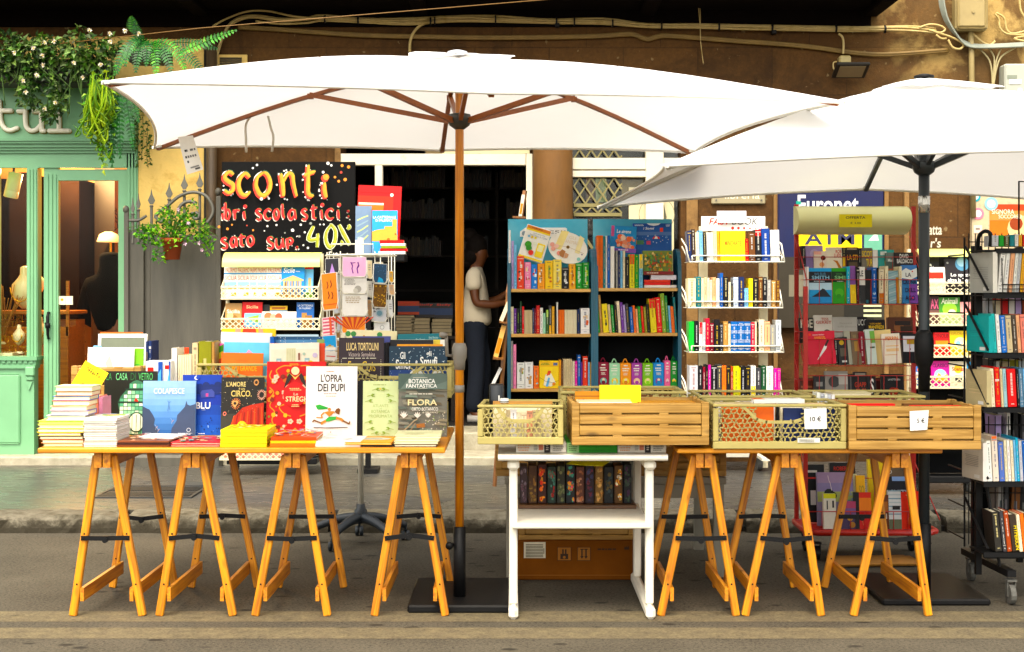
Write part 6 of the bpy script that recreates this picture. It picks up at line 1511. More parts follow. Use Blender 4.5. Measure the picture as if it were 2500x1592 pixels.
row(Z8,DB,1019,[(1105,1120,740,'green'),(1121,1142,735,'tan'),(1144,1187,800,'yellow',dict(pic=('#2a2a2a','#3a8ac0','#5a5a3a'),plain=1)),(1189,1209,806,'beige'),(1212,1232,810,'green'),(1235,1256,810,'black'),(1258,1280,782,'cream'),(1282,1303,790,'purple'),(1304,1320,810,'lilac'),(1322,1345,800,'charcoal'),(1349,1374,825,'blue'),(1376,1394,815,'orange'),(1396,1412,840,'peach'),(1413,1434,820,'green'),(1435,1455,820,'red'),(1456,1476,822,'olive'),(1477,1496,803,'black'),(1500,1547,762,'#e8d61a',dict(name='lime yellow',top='#d8382a',tv=.28)),(1549,1588,752,'red'),(1589,1618,722,'#8aa84a',dict(name='leaf green')),(1619,1640,740,'#3f8a4a'),(1641,1657,815,'sky'),(1658,1682,820,'orange'),(1683,1700,750,'teal')],P5,.13,-4)
P6 = 'on bottom shelf of bookcase nearest the wire shelf'
for it in [(1104,1186,1243,'#8a1f38','dark red','#7ab0a8'),(1189,1270,1250,'#a8d8b0','mint green','#e8d04a'),(1272,1353,1250,'#f29a1e','orange','#f6d84a'),(1356,1436,1250,'#a0489a','purple','#f2c8a0'),(1438,1517,1250,'#7fb83a','lime green','#d8e87a'),(1519,1600,1246,'#2f86c8','blue','#7a4a9a'),(1602,1647,1230,'#e8709a','pink','#f6c8d0'),(1649,1701,1232,'#258a3a','dark green','#e8c83a')]:
 a,b,t,c,nm,dc = it; x0,x1 = Z8.X(a,DB),Z8.X(b,DB); z0,z1 = Z8.Z(1424,DB),Z8.Z(t,DB); w = x1-x0; h = z1-z0
 o = MB(); o.cb(-w/2,w/2,0,.09,0,h,.003,c); A=Art(o,-w/2+.003,w/2-.003,.003,h-.003,0,.0004)
 A.r(.3,.05,.7,.1,'#f4f0e4'); A.h(.12,.17,.88,.36,'#f6f2e2',2,int(a)); A.h(.25,.4,.75,.52,'#f2ead8',4,int(b))
 A.d(.5,.78,.34,dc); A.d(.5,.72,.14,'#f2d8b8'); A.d(.5,.84,.2,jit(c,.4)); 
 bo = o.B('boxed_book',PRINT,None,((x0+x1)/2,DB+.01,z0+.001)); tag(bo,f'{nm} boxed book with a loop handle {P6[3:]}' if False else f'{nm} boxed book with loop handle {P6}','book',f'boxed books {P6}')
 o = MB(); o.smooth=1; o.tu([(-w*.22+w*.44*i/8,.045,h+.022*sin(pi*i/8)) for i in range(9)],.003,5,jit(c,.2)); o.B('loop_handle',PRINT,bo)

PW1,PW2,PW3,PW4 = [f'on {k} shelf of the white wire unit' for k in ('top','second','third','lowest')]
row(ZA,WD,564,[(112,140,350,'navy'),(142,167,338,'#3a2a20',dict(name='dark brown')),(169,194,360,'cream'),(196,220,345,'sky'),(222,243,358,'black')] + split(246,293,2,362,'white') + [(295,317,352,'#f2e2b4',dict(name='ivory')),(319,336,352,'gold')] + [(512,535,405,'red'),(537,582,362,'brown'),(584,625,340,'black',dict(top='#c8301e',tv=.2)),(627,683,332,'#22408a',dict(name='blue')),(688,750,343,'white',dict(plain=1))],PW1,.14,-1.5)
row(ZA,WD,880,[(113,168,680,'#ece4bc',dict(name='ivory')),(171,204,668,'teal'),(206,224,678,'cream'),(225,245,672,'beige'),(246,263,676,'cream'),(264,281,690,'cream'),(282,307,672,'peach'),(309,332,680,'white'),(335,357,643,'blue'),(359,393,670,'black'),(394,411,705,'cream'),(412,427,715,'charcoal'),(429,463,672,'#cfdcec',dict(name='pale blue')),(465,503,670,'navy'),(505,532,748,'sky'),(534,563,680,'yellow'),(566,601,680,'black'),(603,631,668,'brown'),(633,660,672,'black'),(662,690,690,'grey'),(693,722,695,'tan'),(724,750,692,'brown')],PW2,.14)
row(ZA,WD,1190,[(118,156,978,'#17b04a',dict(name='bright green',plain=1)),(158,188,975,'black'),(191,214,985,'white',dict(top='#d81f3a',tv=.4)),(216,235,985,'silver'),(237,263,957,'crimson'),(265,293,990,'maroon'),(296,334,965,'black'),(336,356,995,'charcoal'),(358,391,978,'tan'),(393,409,995,'cream')] + split(411,548,3,980,'#2263a8',dict(name='blue',bands=(.1,.3,.36,.6,.66,.88),ink='#d9dbe0')) + [(550,577,985,'crimson'),(578,590,980,'cream'),(591,602,985,'black'),(604,643,965,'cream'),(645,682,980,'peach'),(684,719,1002,'grey'),(722,760,968,'silver')],PW3,.14)
row(ZA,WD,1503,[(124,182,1285,'silver'),(185,214,1285,'black'),(216,235,1295,'maroon'),(237,252,1280,'black'),(253,273,1280,'magenta'),(275,313,1285,'black'),(315,347,1275,'charcoal'),(349,379,1285,'orange'),(381,408,1290,'black'),(410,426,1290,'rust'),(427,468,1288,'#c9c81c',dict(name='acid yellow')),(469,478,1300,'yellow'),(480,512,1290,'black'),(514,547,1290,'black'),(549,584,1285,'white',dict(bot='#e6d21a',bv=.35)),(586,621,1300,'charcoal'),(623,654,1285,'#1f4a2c',dict(name='dark green')),(657,704,1290,'white'),(708,731,1305,'magenta'),(733,756,1305,'magenta')],PW4,.14)

#  books with the cover to the camera
def CB(label,zm,d,q,art=None,col='white',th=.018,lean=6,roll=0,yaw=0,name=None,z=None,group=None,cat=None,spine=None):
 """q = x0, x1, ytop, ybottom in the zoomed photograph; stands on its bottom edge, leaning back"""
 name = name or ('novel' if 'novel' in label else 'guidebook' if 'guidebook' in label else 'map' if ' map ' in label else 'picture_book'); cat = cat or name.replace('_',' ')
 x0,x1 = zm.X(q[0],d),zm.X(q[1],d); z0 = zm.Z(q[3],d) if z is None else z; z1 = zm.Z(q[2],d); w,h = x1-x0,(z1-z0)/max(cos(R(lean)),.3)
 mb=MB();t = min(.0025,th*.2); c = jit(col,.03); s = L(spine) if spine else c
 mb.box(-w/2,w/2,0,t,0,h,c); mb.box(-w/2,w/2,th-t,th,0,h,s); mb.box(-w/2,-w/2+t,t,th-t,0,h,s)
 if art: art(Art(mb,-w/2,w/2,0,h,0,.0004))
 o = mb.B(name,PRINT,None,((x0+x1)/2,d,z0+.001),(R(-lean),R(roll),R(yaw))); tag(o,label,cat,group)
 p = MB(); p.box(-w/2+t,w/2-.003,t,th-t,.003,h-.003,jit('#ece4d0',.05)); p.B('pages',PAPER,o)
 return o
TD = 6.64   # row of picture books standing on the left table
G_T = 'picture books standing along the left table'
def a_glass(a):
 a.t('LA',.04,.03,.14,.14,'#3f7a48'); a.t('CASA',.22,.03,.44,.14,'#7cc48a'); a.t('DI',.50,.03,.60,.14,'#2d5a34'); a.t('VETRO',.65,.03,.92,.14,'#5fae6a')
 gl = ('#d6e6c8','#8fc09a','#5f9f7c','#e6eed8'); rg = random.Random(5)
 a.p([(.30,.99),(.30,.62),(.27,.50),(.32,.40),(.42,.30),(.48,.27),(.48,.2),(.55,.16),(.62,.14),(.70,.16),(.76,.2),(.76,.27),(.83,.30),(.95,.40),(.99,.5),(.96,.62),(.96,.99)],'#3d6a50')
 for i in range(9):
  for j in range(11):
   u0 = .31+i*.073; v0 = .31+j*.062; hw = .3+ (v0-.3)*.15 if v0 < .5 else .34
   if abs(u0+.035-.63) < (.34 if v0 > .47 else .16+(v0-.3)*1.05): a.r(u0,v0,u0+.062,v0+.05,rg.choice(gl)); a.k -= 1
 a.k += 1
 for i in range(4): a.r(.49+i*.068,.2,.545+i*.068,.265,rg.choice(gl))
 a.r(.27,.475,.99,.50,'#20362a'); a.r(.41,.275,.86,.295,'#20362a')
 a.d(.63,.80,.16,'#28412f',20,.16); a.d(.63,.80,.135,'#dfe8cc',20,.14)
 for u in (.55,.63,.71): a.l([(u,.68),(u,.98)],.012,'#28412f')
 a.p([(.58,.47),(.61,.42),(.65,.45),(.66,.48)],'#c83a2a')
CB('black picture book with a green glass pavilion, leftmost standing on the left table',Z4,TD+.05,(795,1330,528,1190),a_glass,'#181a14',.016,5,group=G_T,z=TT)
def a_sea(a):
 n = 9
 for i in range(n): a.r(0,i/n,1,(i+1)/n,['#8fb0d2','#8aacd2','#82a7d2','#789fd0','#6b96cc','#5d88c2','#4f7ab6','#436daa','#38619e'][i])
 a.p([(0,.46),(.08,.50),(.13,.52),(.2,.62),(.24,.70),(.22,.8),(.3,.9),(.33,1),(0,1)],'#39465f'); a.p([(1,.42),(.9,.45),(.85,.43),(.83,.36),(.80,.47),(.72,.56),(.66,.62),(.65,.72),(.56,.86),(.54,1),(1,1)],'#3d4a66')
 a.l([(.5,.36),(.495,.43),(.475,.55)],.012,'#5a7fae'); a.l([(.495,.43),(.52,.53)],.01,'#5a7fae'); a.l([(.47,.36),(.5,.40),(.54,.37)],.008,'#5a7fae')
 for u,v in ((.26,.83),(.56,.72),(.3,.88)): a.l([(u,v+.06),(u+.01,v),(u-.02,v-.04)],.008,'#8ea6bd'); a.l([(u,v+.03),(u+.04,v-.01)],.008,'#b08a86')
 a.t('COLAPESCE',.21,.135,.79,.235,'#e2f0fc',italic=.02); a.d(.885,.89,.04,'#c9d3e0'); a.d(.885,.89,.03,'#3d4a66'); a.h(.68,.94,.96,.985,'#b9c6d8',2,4); a.h(.05,.94,.2,.985,'#b9c6d8',2,5)
CB('pale blue undersea picture book beside the black glass pavilion book',Z4,TD,(1192,1727,626,1176),a_sea,'#6f96cc',.014,5,group=G_T,z=TT)
def a_blu(a):
 n = 6
 for i in range(n): a.r(0,i/n,1,(i+1)/n,['#243f9e','#2b47a6','#22389a','#1f459f','#244fae','#2b58b6'][i])
 for u in (.3,.45,.6,.75,.9): a.d(u,.2+.03*sin(u*20),.1,'#1b2a62',10); 
 a.r(.3,.2,1,.32,'#1d2c68'); a.p([(.46,.30),(.5,.26),(.75,.24),(.82,.29),(.82,.37),(.48,.38)],'#3f4a92'); a.r(.60,.31,.66,.36,'#c8508a')
 a.d(.36,.05,.055,'#f2f4f8'); a.d(.39,.045,.05,'#243f9e')
 a.t('BLU',.36,.455,.72,.565,'#f4f6fa',bold=True); a.r(.5,.58,.6,.586,'#c8d4ee')
 a.dots(22,.3,.7,.95,.98,.018,('#16306e','#8fb2ea','#14285c')); a.h(.42,.965,.62,.99,'#e8ecf4',1,3)
CB('deep blue night picture book with a crescent moon',Z4,TD+.045,(1592,1992,565,1176),a_blu,'#21409c',.014,5,group=G_T,z=TT)
def a_circ(a):
 a.r(0,.62,1,1,'#3a3a32'); a.r(0,.86,1,1,'#27402f')
 a.p([(.2,.88),(.3,.68),(.5,.52),(.7,.47),(1,.43),(1,.88)],'#b23a1c')
 for i in range(9): a.p([(.22+i*.09,.88),(.30+i*.08,.66-.02*i),(.33+i*.08,.64-.018*i),(.27+i*.09,.88)],('#d8582a','#8e2a16')[i % 2])
 a.d(.5,.86,.13,'#f6c04a',14,.12); a.d(.5,.87,.09,'#fbe08a',14,.08)
 for u in (.45,.56): a.d(u,.82,.035,'#241a14'); a.r(u-.012,.83,u+.012,.89,'#241a14')
 a.t("L'AMORE",.13,.075,.58,.16,'#d9c98a',bold=True); a.t('È UN',.42,.175,.56,.215,'#c9b97a',bold=True); a.t('CIRCO.',.24,.225,.72,.33,'#d4c27e',bold=True)
 for cu,cv,r,c in ((.36,.45,.11,'#d98a5a'),(.96,.30,.1,'#e8b09a'),(.84,.09,.06,'#d9a06a'),(.12,.62,.04,'#d87a6a')):
  for k in range(16): an = 2*pi*k/16; a.l([(cu+r*.55*cos(an),cv-r*.5*sin(an)),(cu+r*cos(an),cv-r*.9*sin(an))],.014,c)
 a.d(.33,.43,.045,'#caa06a'); a.d(.39,.43,.045,'#caa06a'); a.p([(.29,.45),(.43,.45),(.36,.52)],'#caa06a'); a.d(.36,.445,.035,'#2a2420')
 a.dots(60,.02,.02,.98,.6,.007,('#d8d4c4','#c8b88a','#8a8a7a'),7)
CB('black circus picture book with a glowing red tent',Z4,TD-.01,(1985,2420,590,1176),a_circ,'#24231f',.014,5,group=G_T,z=TT)
def a_str(a):
 gl,pk,gn = '#e2982c','#eec4a8','#8e8a2a'; rg = random.Random(9)
 for m in (0,1):
  f = (lambda u: 1-u) if m else (lambda u: u)
  for pts in ([(.08,.12),(.05,.2),(.12,.26),(.2,.2),(.16,.12),(.28,.06),(.42,.06)],[(.12,.5),(.06,.6),(.14,.68),(.1,.8),(.2,.9),(.35,.86)],[(.25,.9),(.4,.96),(.5,.9)],[(.3,.58),(.22,.62),(.3,.70),(.42,.74)],[(.05,.35),(.12,.42),(.05,.5)]):
   p = SP([(u,v,0) for u,v in pts],5); a.l([(f(q.x),q.y) for q in p],.018,gl)
  for k in range(26):
   u,v = rg.uniform(.05,.38),rg.uniform(.08,.95); a.d(f(u),v,rg.uniform(.015,.045),rg.choice((gl,gn,pk,'#c8641e','#f0b43c','#7a2a14')),7)
  for u,v in ((.17,.21),(.14,.26),(.37,.35),(.31,.42),(.42,.81),(.33,.48)):
   for k in range(5): an = 2*pi*k/5; a.d(f(u)+.03*cos(an),v-.02*sin(an),.022,pk,7); a.k -= 1
   a.k += 1
  a.p([(f(.36),.2),(f(.40),.16),(f(.44),.2),(f(.40),.27),(f(.33),.34),(f(.30),.36)],'#2e2018')
 a.d(.5,.13,.07,'#f2d8b0'); a.p([(.4,.16),(.45,.2),(.5,.25),(.55,.2),(.6,.16),(.5,.22)],'#f0c878'); a.d(.5,.45,.2,'#d8341c',20)
 a.t('Le',.48,.425,.55,.46,'#f4e2c0'); a.t('STREGHE',.345,.475,.78,.545,'#f4ddae',bold=True); a.h(.4,.36,.62,.4,'#f0c890',2,1); a.h(.44,.58,.6,.62,'#f0c890',2,2); a.h(.4,.03,.6,.06,'#e8a84a',2,8)
CB('large red and gold ornamented picture book behind the white running puppet book',Z5,TD+.02,(208,822,528,1292),a_str,'#cf3219',.022,6,group=G_T,z=TT)
def a_pupi(a):
 a.t("L'OPRA",.29,.115,.71,.225,'#2b2118',bold=True); a.t('DEI PUPI',.235,.25,.76,.36,'#2b2118',bold=True); a.h(.38,.065,.6,.085,'#c8905a',1,2); a.h(.35,.385,.64,.4,'#8a6a4a',1,3); a.h(.39,.42,.6,.435,'#c8905a',1,4)
 sk = '#d08a4a'; br = '#7a5228'
 for t in range(4): a.p([(.19+.02*t,.58+.012*t-.02*(t == 0)),(.27,.545+.012*t),(.44,.59),(.42,.61),(.24,.62)],('#4fae52','#3f9e48')[t % 2])
 a.d(.465,.615,.032,'#d88a50'); a.p([(.35,.655),(.45,.64),(.55,.64),(.55,.66),(.50,.70),(.46,.72),(.41,.68)],sk)
 a.l([(.36,.66),(.31,.70),(.33,.735)],.03,sk); a.l([(.33,.735),(.21,.73)],.022,sk); a.l([(.54,.65),(.57,.66)],.03,sk); a.p([(.57,.65),(.6,.61),(.65,.595),(.68,.62),(.66,.69),(.61,.675)],'#7a4a24')
 a.p([(.38,.77),(.46,.72),(.62,.715),(.62,.75),(.5,.78),(.4,.79)],'#4fae52'); a.l([(.4,.78),(.34,.80),(.30,.82)],.05,sk); a.l([(.31,.81),(.24,.79),(.16,.765)],.028,br); a.p([(.13,.79),(.17,.755),(.19,.775),(.15,.80)],br)
 a.l([(.6,.735),(.7,.755),(.74,.78)],.05,sk); a.l([(.73,.775),(.8,.80),(.85,.82)],.03,br); a.p([(.83,.83),(.87,.775),(.88,.79),(.87,.83)],br)
 a.p([(.16,.868),(.4,.872),(.82,.865),(.84,.875),(.5,.885),(.17,.88)],'#3a2a1a'); a.r(.485,.93,.505,.945,'#8a8378'); a.h(.44,.962,.56,.97,'#b0a89a',1)
CB('white picture book with a running puppet figure on the left table',Z5,TD-.02,(620,1152,577,1292),a_pupi,'#f6f5f1',.016,5,group=G_T,z=TT)
CB('black standing book half hidden behind the pale green botany book',Z5,TD+.03,(1140,1300,728,1290),None,'#15151a',.016,5,group=G_T,z=TT)
def a_atl(a):
 g = '#9aab5a'; a.t('ATLANTE',.28,.425,.72,.475,'#a8b878'); a.t('DI',.47,.49,.53,.51,'#a8b878'); a.t('BOTANICA',.24,.525,.76,.58,'#a8b878'); a.t('PROFUMATA',.17,.61,.83,.665,'#a8b878'); a.h(.24,.06,.78,.085,'#9aa86a',1,2)
 for m in (0,1):
  f = (lambda u: 1-u) if m else (lambda u: u)
  for cu,cv in ((.36,.17),(.22,.28),(.16,.38),(.16,.76),(.22,.88),(.34,.96)):
   a.l([(f(cu-.1),cv),(f(cu),cv-.02),(f(cu+.12),cv+.01)],.014,g)
   for k in (-1,1): a.p([(f(cu),cv-.02),(f(cu+.05),cv+.03*k-.02),(f(cu+.12),cv+.02*k-.02),(f(cu+.05),cv-.01)],'#86a04a')
 a.d(.5,.145,.03,'#d8c86a'); a.d(.5,.95,.02,'#c8d08a')
CB('pale green botany book between black and flower covered books',Z5,TD-.01,(1215,1584,728,1285),a_atl,'#d3deac',.018,5,group=G_T,z=TT)
def a_flora(a):
 rg = random.Random(14)
 for i in range(60): u,v = rg.random(),rg.uniform(0,.98); a.p([(min(u+.15,1),v+.02),(min(u+.12,1),v-.02),(max(u-.1,0),max(v-.03,0)),(max(u-.12,0),v+.01)],rg.choice(('#6f7064','#8a8676','#5f665c','#7d8a7c','#948a72','#6a5f4c')))
 a.r(0,0,1,.25,'#66756c'); a.p([(0,0),(.3,0),(.05,.24),(0,.25)],'#4a5a52'); a.p([(.5,0),(1,0),(1,.12),(.7,.2)],'#56645c')
 a.t('BOTANICA',.215,.085,.76,.155,'#f2f2ec',bold=True); a.t('FANTASTICA',.165,.165,.80,.225,'#f2f2ec',bold=True); a.t('FLORA',.20,.41,.80,.505,'#e8dcae',bold=True); a.t('ORTO BOTANICO',.28,.535,.82,.59,'#e8e4d8',bold=True); a.t('di PALERMO',.5,.60,.82,.63,'#e0d8c4'); a.h(.22,.31,.78,.34,'#d8d4c4',1,3); a.r(.3,.06,.6,.066,'#d8d4c4'); a.r(.4,.235,.6,.24,'#d8d4c4')
 for cu,cv,s in ((.12,.68,.1),(.4,.68,.09),(.62,.67,.07)):
  for k in range(5): an = .5+2.1*k/4; a.p([(cu,cv+.03),(cu+s*cos(an)*.5-.02,cv-s*.3*sin(an)),(cu+s*cos(an),cv-s*.9*sin(an)),(cu+s*cos(an)*.5+.02,cv-s*.3*sin(an))],'#ece4d8')
 a.l([(.05,.95),(.2,.85),(.33,.75),(.4,.72)],.025,'#a89478'); a.l([(.15,.98),(.28,.88),(.36,.78)],.02,'#9a8468'); a.p([(.38,.80),(.55,.785),(.56,.85),(.39,.86)],'#a06a3a'); a.dots(50,.5,.6,.98,.97,.014,('#c8c0a8','#8a9a5a','#d8d0bc'),2); a.h(.4,.965,.62,.985,'#f0f0ea',1)
CB('grey green book covered in pale flowers at the right of the left table',Z5,TD-.03,(1586,2092,654,1288),a_flora,'#77756a',.02,5,group=G_T,z=TT)

#  books lying flat
def flat_book(x0,x1,y0,y1,z0,th,cov,yaw=0,page='#ece2c6',art=None,spine='back',name='book'):
 """lying book: boards, page block; the spine side is 'front', 'back', 'left' or 'right'"""
 w,dp = x1-x0,y1-y0; mb=MB();t = min(.0025,th*.22); c = jit(cov,.04)
 mb.box(-w/2,w/2,-dp/2,dp/2,0,t,c); mb.box(-w/2,w/2,-dp/2,dp/2,th-t,th,c)
 s = dict(front=(-w/2,w/2,-dp/2-.001,-dp/2+.003),back=(-w/2,w/2,dp/2-.003,dp/2),left=(-w/2-.001,-w/2+.003,-dp/2,dp/2),right=(w/2-.003,w/2+.001,-dp/2,dp/2))[spine]
 mb.box(*s,t,th-t,c)
 mb.mi = 1; g = .003; mb.box(-w/2+(0 if spine == 'left' else g)+.003,w/2-g,-dp/2+(.0031 if spine == 'front' else g),dp/2-g,t,th-t,jit(page,.04)); mb.mi = 0
 if art:
  a=Art(mb,0,1,0,1,0,.0004)
  a.P = lambda u,v: (-w/2+w*u,dp/2-dp*v,th+.0003*a.k)
  art(a)
 return mb.B(name,BM,None,((x0+x1)/2,(y0+y1)/2,z0),(0,0,R(yaw)))
def stack(zm,d,specs,z,depth,place,group,y=None):
 """specs from the bottom up: x0, x1, thickness in px, cover, label, yaw, page, art, spine"""
 for s in specs:
  x0,x1,tp,cov,lab = s[:5]; yaw = s[5] if len(s) > 5 else 0; pg = s[6] if len(s) > 6 and s[6] else '#ece2c6'; art = s[7] if len(s) > 7 else None; sp_ = s[8] if len(s) > 8 else 'back'
  th = tp*zm.s*d/F; dd = depth*(1+ru(-.03,.03)); yy = (y or d)+ru(0,.006)
  nm = 'pamphlet' if 'pamphlet' in group else 'magazine' if 'magazine' in group else 'picture_book' if 'picture' in group or 'yellow' in group else 'book'
  o = flat_book(zm.X(x0,d),zm.X(x1,d),yy,yy+dd,z+.0006,th,cov,yaw,pg,art,sp_,nm); tag(o,lab,nm.replace('_',' '),group); z += th+.0008
 return z
FD_ = 6.17
zt = stack(ZJ,FD_+.02,[(322,618,22,'#c8b48a','bottom book of the left stack, beige cover',0),(305,620,28,'#e8946a','peach book second from bottom of the left stack',.5),(290,622,24,'#4a3c34','dark edged cream book above the peach one in the left stack',-.6),(278,600,24,'#b9ae5a','olive edged cream book in the middle of the left stack',.6),(274,624,30,'#e0c95a','mustard book with cream pages in the left stack',0),(285,628,24,'#c9cc9a','pale sage book just under the lime green one',-.4)],TT,.2,'','books in the left stack')
zt = stack(ZJ,FD_+.03,[(272,660,28,'#a6c21e','wide lime green book in the middle of the left stack',2,'#d9e08a')],zt,.23,'','books in the left stack')
def ed(c1,c2): return lambda a: (a.r(.02,.05,.98,.95,c1),a.r(.1,.2,.5,.7,c2))
zt = stack(ZJ,FD_+.05,[(345,638,38,'#cfd6dc','lowest novel on the lime green book',0,'#f2e6c8'),(372,658,34,'#8a74b4','novel with purple spine, second above the lime green book',1,'#f2e6c8'),(375,650,32,'#e8d8b0','cream novel third above the lime green book',-1.2,'#f4e8cc'),(386,668,40,'#e07a2a','orange spined novel in the upper left stack',.6,'#f2e6c8'),(392,672,32,'#3a7ab8','blue spined novel in the upper left stack',-.8,'#f2e6c8'),(412,688,34,'#b8523a','red and blue spined novel second from top of the left stack',1,'#f4e8cc'),(408,690,38,'#c8d6a0','pale topped novel on the very top of the left stack',0,'#f4e8cc',ed('#dfe8c0','#a8c8d8'))],zt,.135,'','books in the left stack')
zt = TT
for i in range(12):
 zt = stack(Z4,FD_+.0,[(600+ru(-6,6),930+ru(-8,8),20.5,('#d6d3ca','#f0eee8','#c2beb2','#e8e5dc')[i % 4],'white pamphlet in the curling white stack beside the left novels',ru(-1.2,1.2),('#e6e3da','#f2f0ea','#d2cec2')[i % 3],None,'left')],zt,.22,'','white pamphlets in one stack')  # alternating greys paint the shading lines between the booklets
def a_pam(a): a.r(0,0,1,1,'#f2f0ea'); a.p([(.2,.1),(.9,.02),(.98,.4),(.5,.5),(.25,.35)],'#8fae5a'); a.r(.35,.1,.7,.3,'#c89a6a'); a.r(.1,0,.6,.1,'#9ac6e2'); a.t('PALERMO',.2,.55,.8,.75,'#6a665e')
stack(Z4,FD_,[(600,935,22,'#f2f0ea','top pamphlet of the curling white stack with a landscape cover',.6,'#f2f1ec',a_pam,'left')],zt,.22,'','white pamphlets in one stack')
def speck(cols,seed,n=26): 
 def f(a):
  rg = random.Random(seed)
  for i in range(n): u,v = rg.uniform(.05,.85),rg.uniform(.05,.85); a.r(u,v,u+rg.uniform(.04,.13),v+rg.uniform(.04,.13),rg.choice(cols))
 return f
zz_ = stack(Z4,FD_,[(930,1465,20,'#6a3a24','lower brown picture book flat on the left table',0,'#c89a7a',None,'front'),(935,1468,20,'#3a2420','dark picture book second in the flat brown pile',.4,'#a87a5a',None,'front'),(945,1462,18,'#7a4a34','speckled brown picture book topping the flat brown pile',-.4,'#c89a7a',speck(('#c8584a','#e8a88a','#4a2a1c'),3),'front')],TT,.26,'','flat picture books along the front of the left table')
stack(Z4,FD_+.08,[(1165,1545,16,'#f0efec','thin white booklet lying on the brown picture books',-9,'#f4f3f0',lambda a: (a.h(.3,.4,.7,.6,'#d88a6a',2,1),a.r(.1,.8,.5,.84,'#c8b8a8')))],zz_,.16,'','flat picture books along the front of the left table')
stack(Z4,FD_,[(1470,1980,20,'#8a2228','lower dark red picture book flat on the left table',0,'#e8c8b8'),(1474,1985,22,'#b23434','red picture book with an old map like cover lying flat',.5,'#e8d0c0',speck(('#c8b88a','#a89a6a','#7a9a9a','#d8c89a'),5,40))],TT,.27,'','flat picture books along the front of the left table')
for i,(lb,art) in enumerate((('bottom yellow book of the flat yellow pile',None),('yellow book second from bottom of the flat yellow pile',None),('yellow book third from bottom of the flat yellow pile',None),('yellow book second from top of the flat yellow pile',None),('topmost yellow book with round coloured stickers on its cover',lambda a: [a.d(.12+.13*(k % 6),.2+.28*(k//6),.05,('#c8382a','#5a8a3a','#e8903a','#7a4a2a','#f2f0e0')[k % 5],10) for k in range(18)]))):
 stack(Z4,FD_-.01,[(1982+i,2450+i*2,33,'#f6dc14',lb,.3*(i % 2),'#f2d820',art,'front')],TT+i*(33*Z4.s*FD_/F+.0012),.24,'','yellow books in one flat pile')
for i,(lb,c,pg) in enumerate((('lowest colourful picture book right of the yellow pile','#d8763a','#f2e2c0'),('middle colourful picture book right of the yellow pile','#e8c83a','#f4ead0'),('topmost red and yellow picture book right of the yellow pile','#d8583a','#f6ecd8'))):
 stack(Z5,FD_,[(250+i*3,722+i*4,32,c,lb,.5*i,pg,speck(('#e8c84a','#c8403a','#5a9ac8','#f2d8c0','#e88a8a','#f6f0e0'),7+i,60) if i == 2 else None,'front')],TT+i*(32*Z5.s*FD_/F+.001),.25,'','flat picture books along the front of the left table')
stack(Z5,FD_,[(722,1190,26,'#f4f3f0','lower white picture book below the running puppet',0,'#f6f4ee',None,'front'),(726,1196,26,'#f2f1ee','white picture book with small grey sketch lying below the puppet book',-1,'#f6f4ee',lambda a: (a.p([(.5,.6),(.7,.45),(.8,.6),(.65,.7)],'#a8a49c'),a.h(.1,.3,.4,.5,'#c8c4ba',3,2)),'front')],TT,.25,'','flat picture books along the front of the left table')
stack(Z5,FD_,[(1200,1530,22,'#2a2420','black edged book under the orange oval picture book',0,'#d8c8a8',None,'front')],TT,.24,'','flat picture books along the front of the left table')
stack(Z5,FD_-.01,[(1040,1530,26,'#eda12e','orange picture book with a grey oval lying crooked on the table',-3,'#f2cf8a',lambda a: (a.d(.55,.4,.36,'#c8c2b4',20,.2),a.d(.5,.4,.2,'#b0aa9c',14,.1),a.r(.05,.05,.25,.09,'#8a5a1a')))],TT+22*Z5.s*FD_/F+.001,.25,'','flat picture books along the front of the left table')
for i,(lb,c) in enumerate((('lowest cream book at the right end of the left table','#3a3028'),('cream book second from bottom at the right table end','#e4dcae'),('cream book second from top at the right table end','#e9e2bc'),('plastic wrapped cream book topmost at the right table end','#dfdcb4'))):
 stack(Z5,FD_,[(1535+i*3,1985+i*12,27,c,lb,.4*i,'#f0ead0',(lambda a: (a.l([(.1,.3),(.4,.5),(.8,.35)],.03,'#a8b47a'),a.h(.2,.6,.7,.8,'#b8b48a',2,5))) if i == 3 else None)],TT+i*(27*Z5.s*FD_/F+.001),.25,'','flat picture books along the front of the left table')
# upright books behind the novels and the yellow card
row(Z4,6.4,985,[(642,742,778,'#e8907c',dict(name='coral',bot='#e8b8a0',bv=.05,plain=1)),(744,785,790,'#d08aa8',dict(name='pink',plain=1))],'beside the left stack of novels',.13)
def a_off(a):
 for pts in ([(.25,.1),(.2,.16),(.25,.21),(.32,.17),(.27,.11)],[(.36,.22),(.38,.1),(.43,.1)],[(.33,.17),(.43,.17)],[(.47,.23),(.49,.11),(.54,.11)],[(.45,.18),(.54,.18)],[(.57,.2),(.64,.18),(.6,.15),(.57,.2),(.64,.23)],[(.68,.23),(.69,.17),(.74,.17)],[(.80,.1),(.79,.2),(.84,.22)],[(.75,.14),(.86,.14)],[(.98,.17),(.9,.18),(.92,.23),(.98,.18),(1.0,.23)],[(.35,.55),(.5,.52)],[(.3,.62),(.45,.64)]):
  a.l([(u*.8+.02,v*1.2) for u,v in pts],.022,'#2b2208')
mb=MB();w,h = .12,.15; mb.box(-w/2,w/2,0,.0015,0,h,'#ffd60a'); a_off(Art(mb,-w/2,w/2,0,h,0,.0004))
tag(mb.B('sale_card',PRINT,None,(Z4.X(560,6.47),6.47,Z4.Z(770,6.47)),(R(-8),R(29),0)),'yellow card with hand written sale note behind the left stack','card')

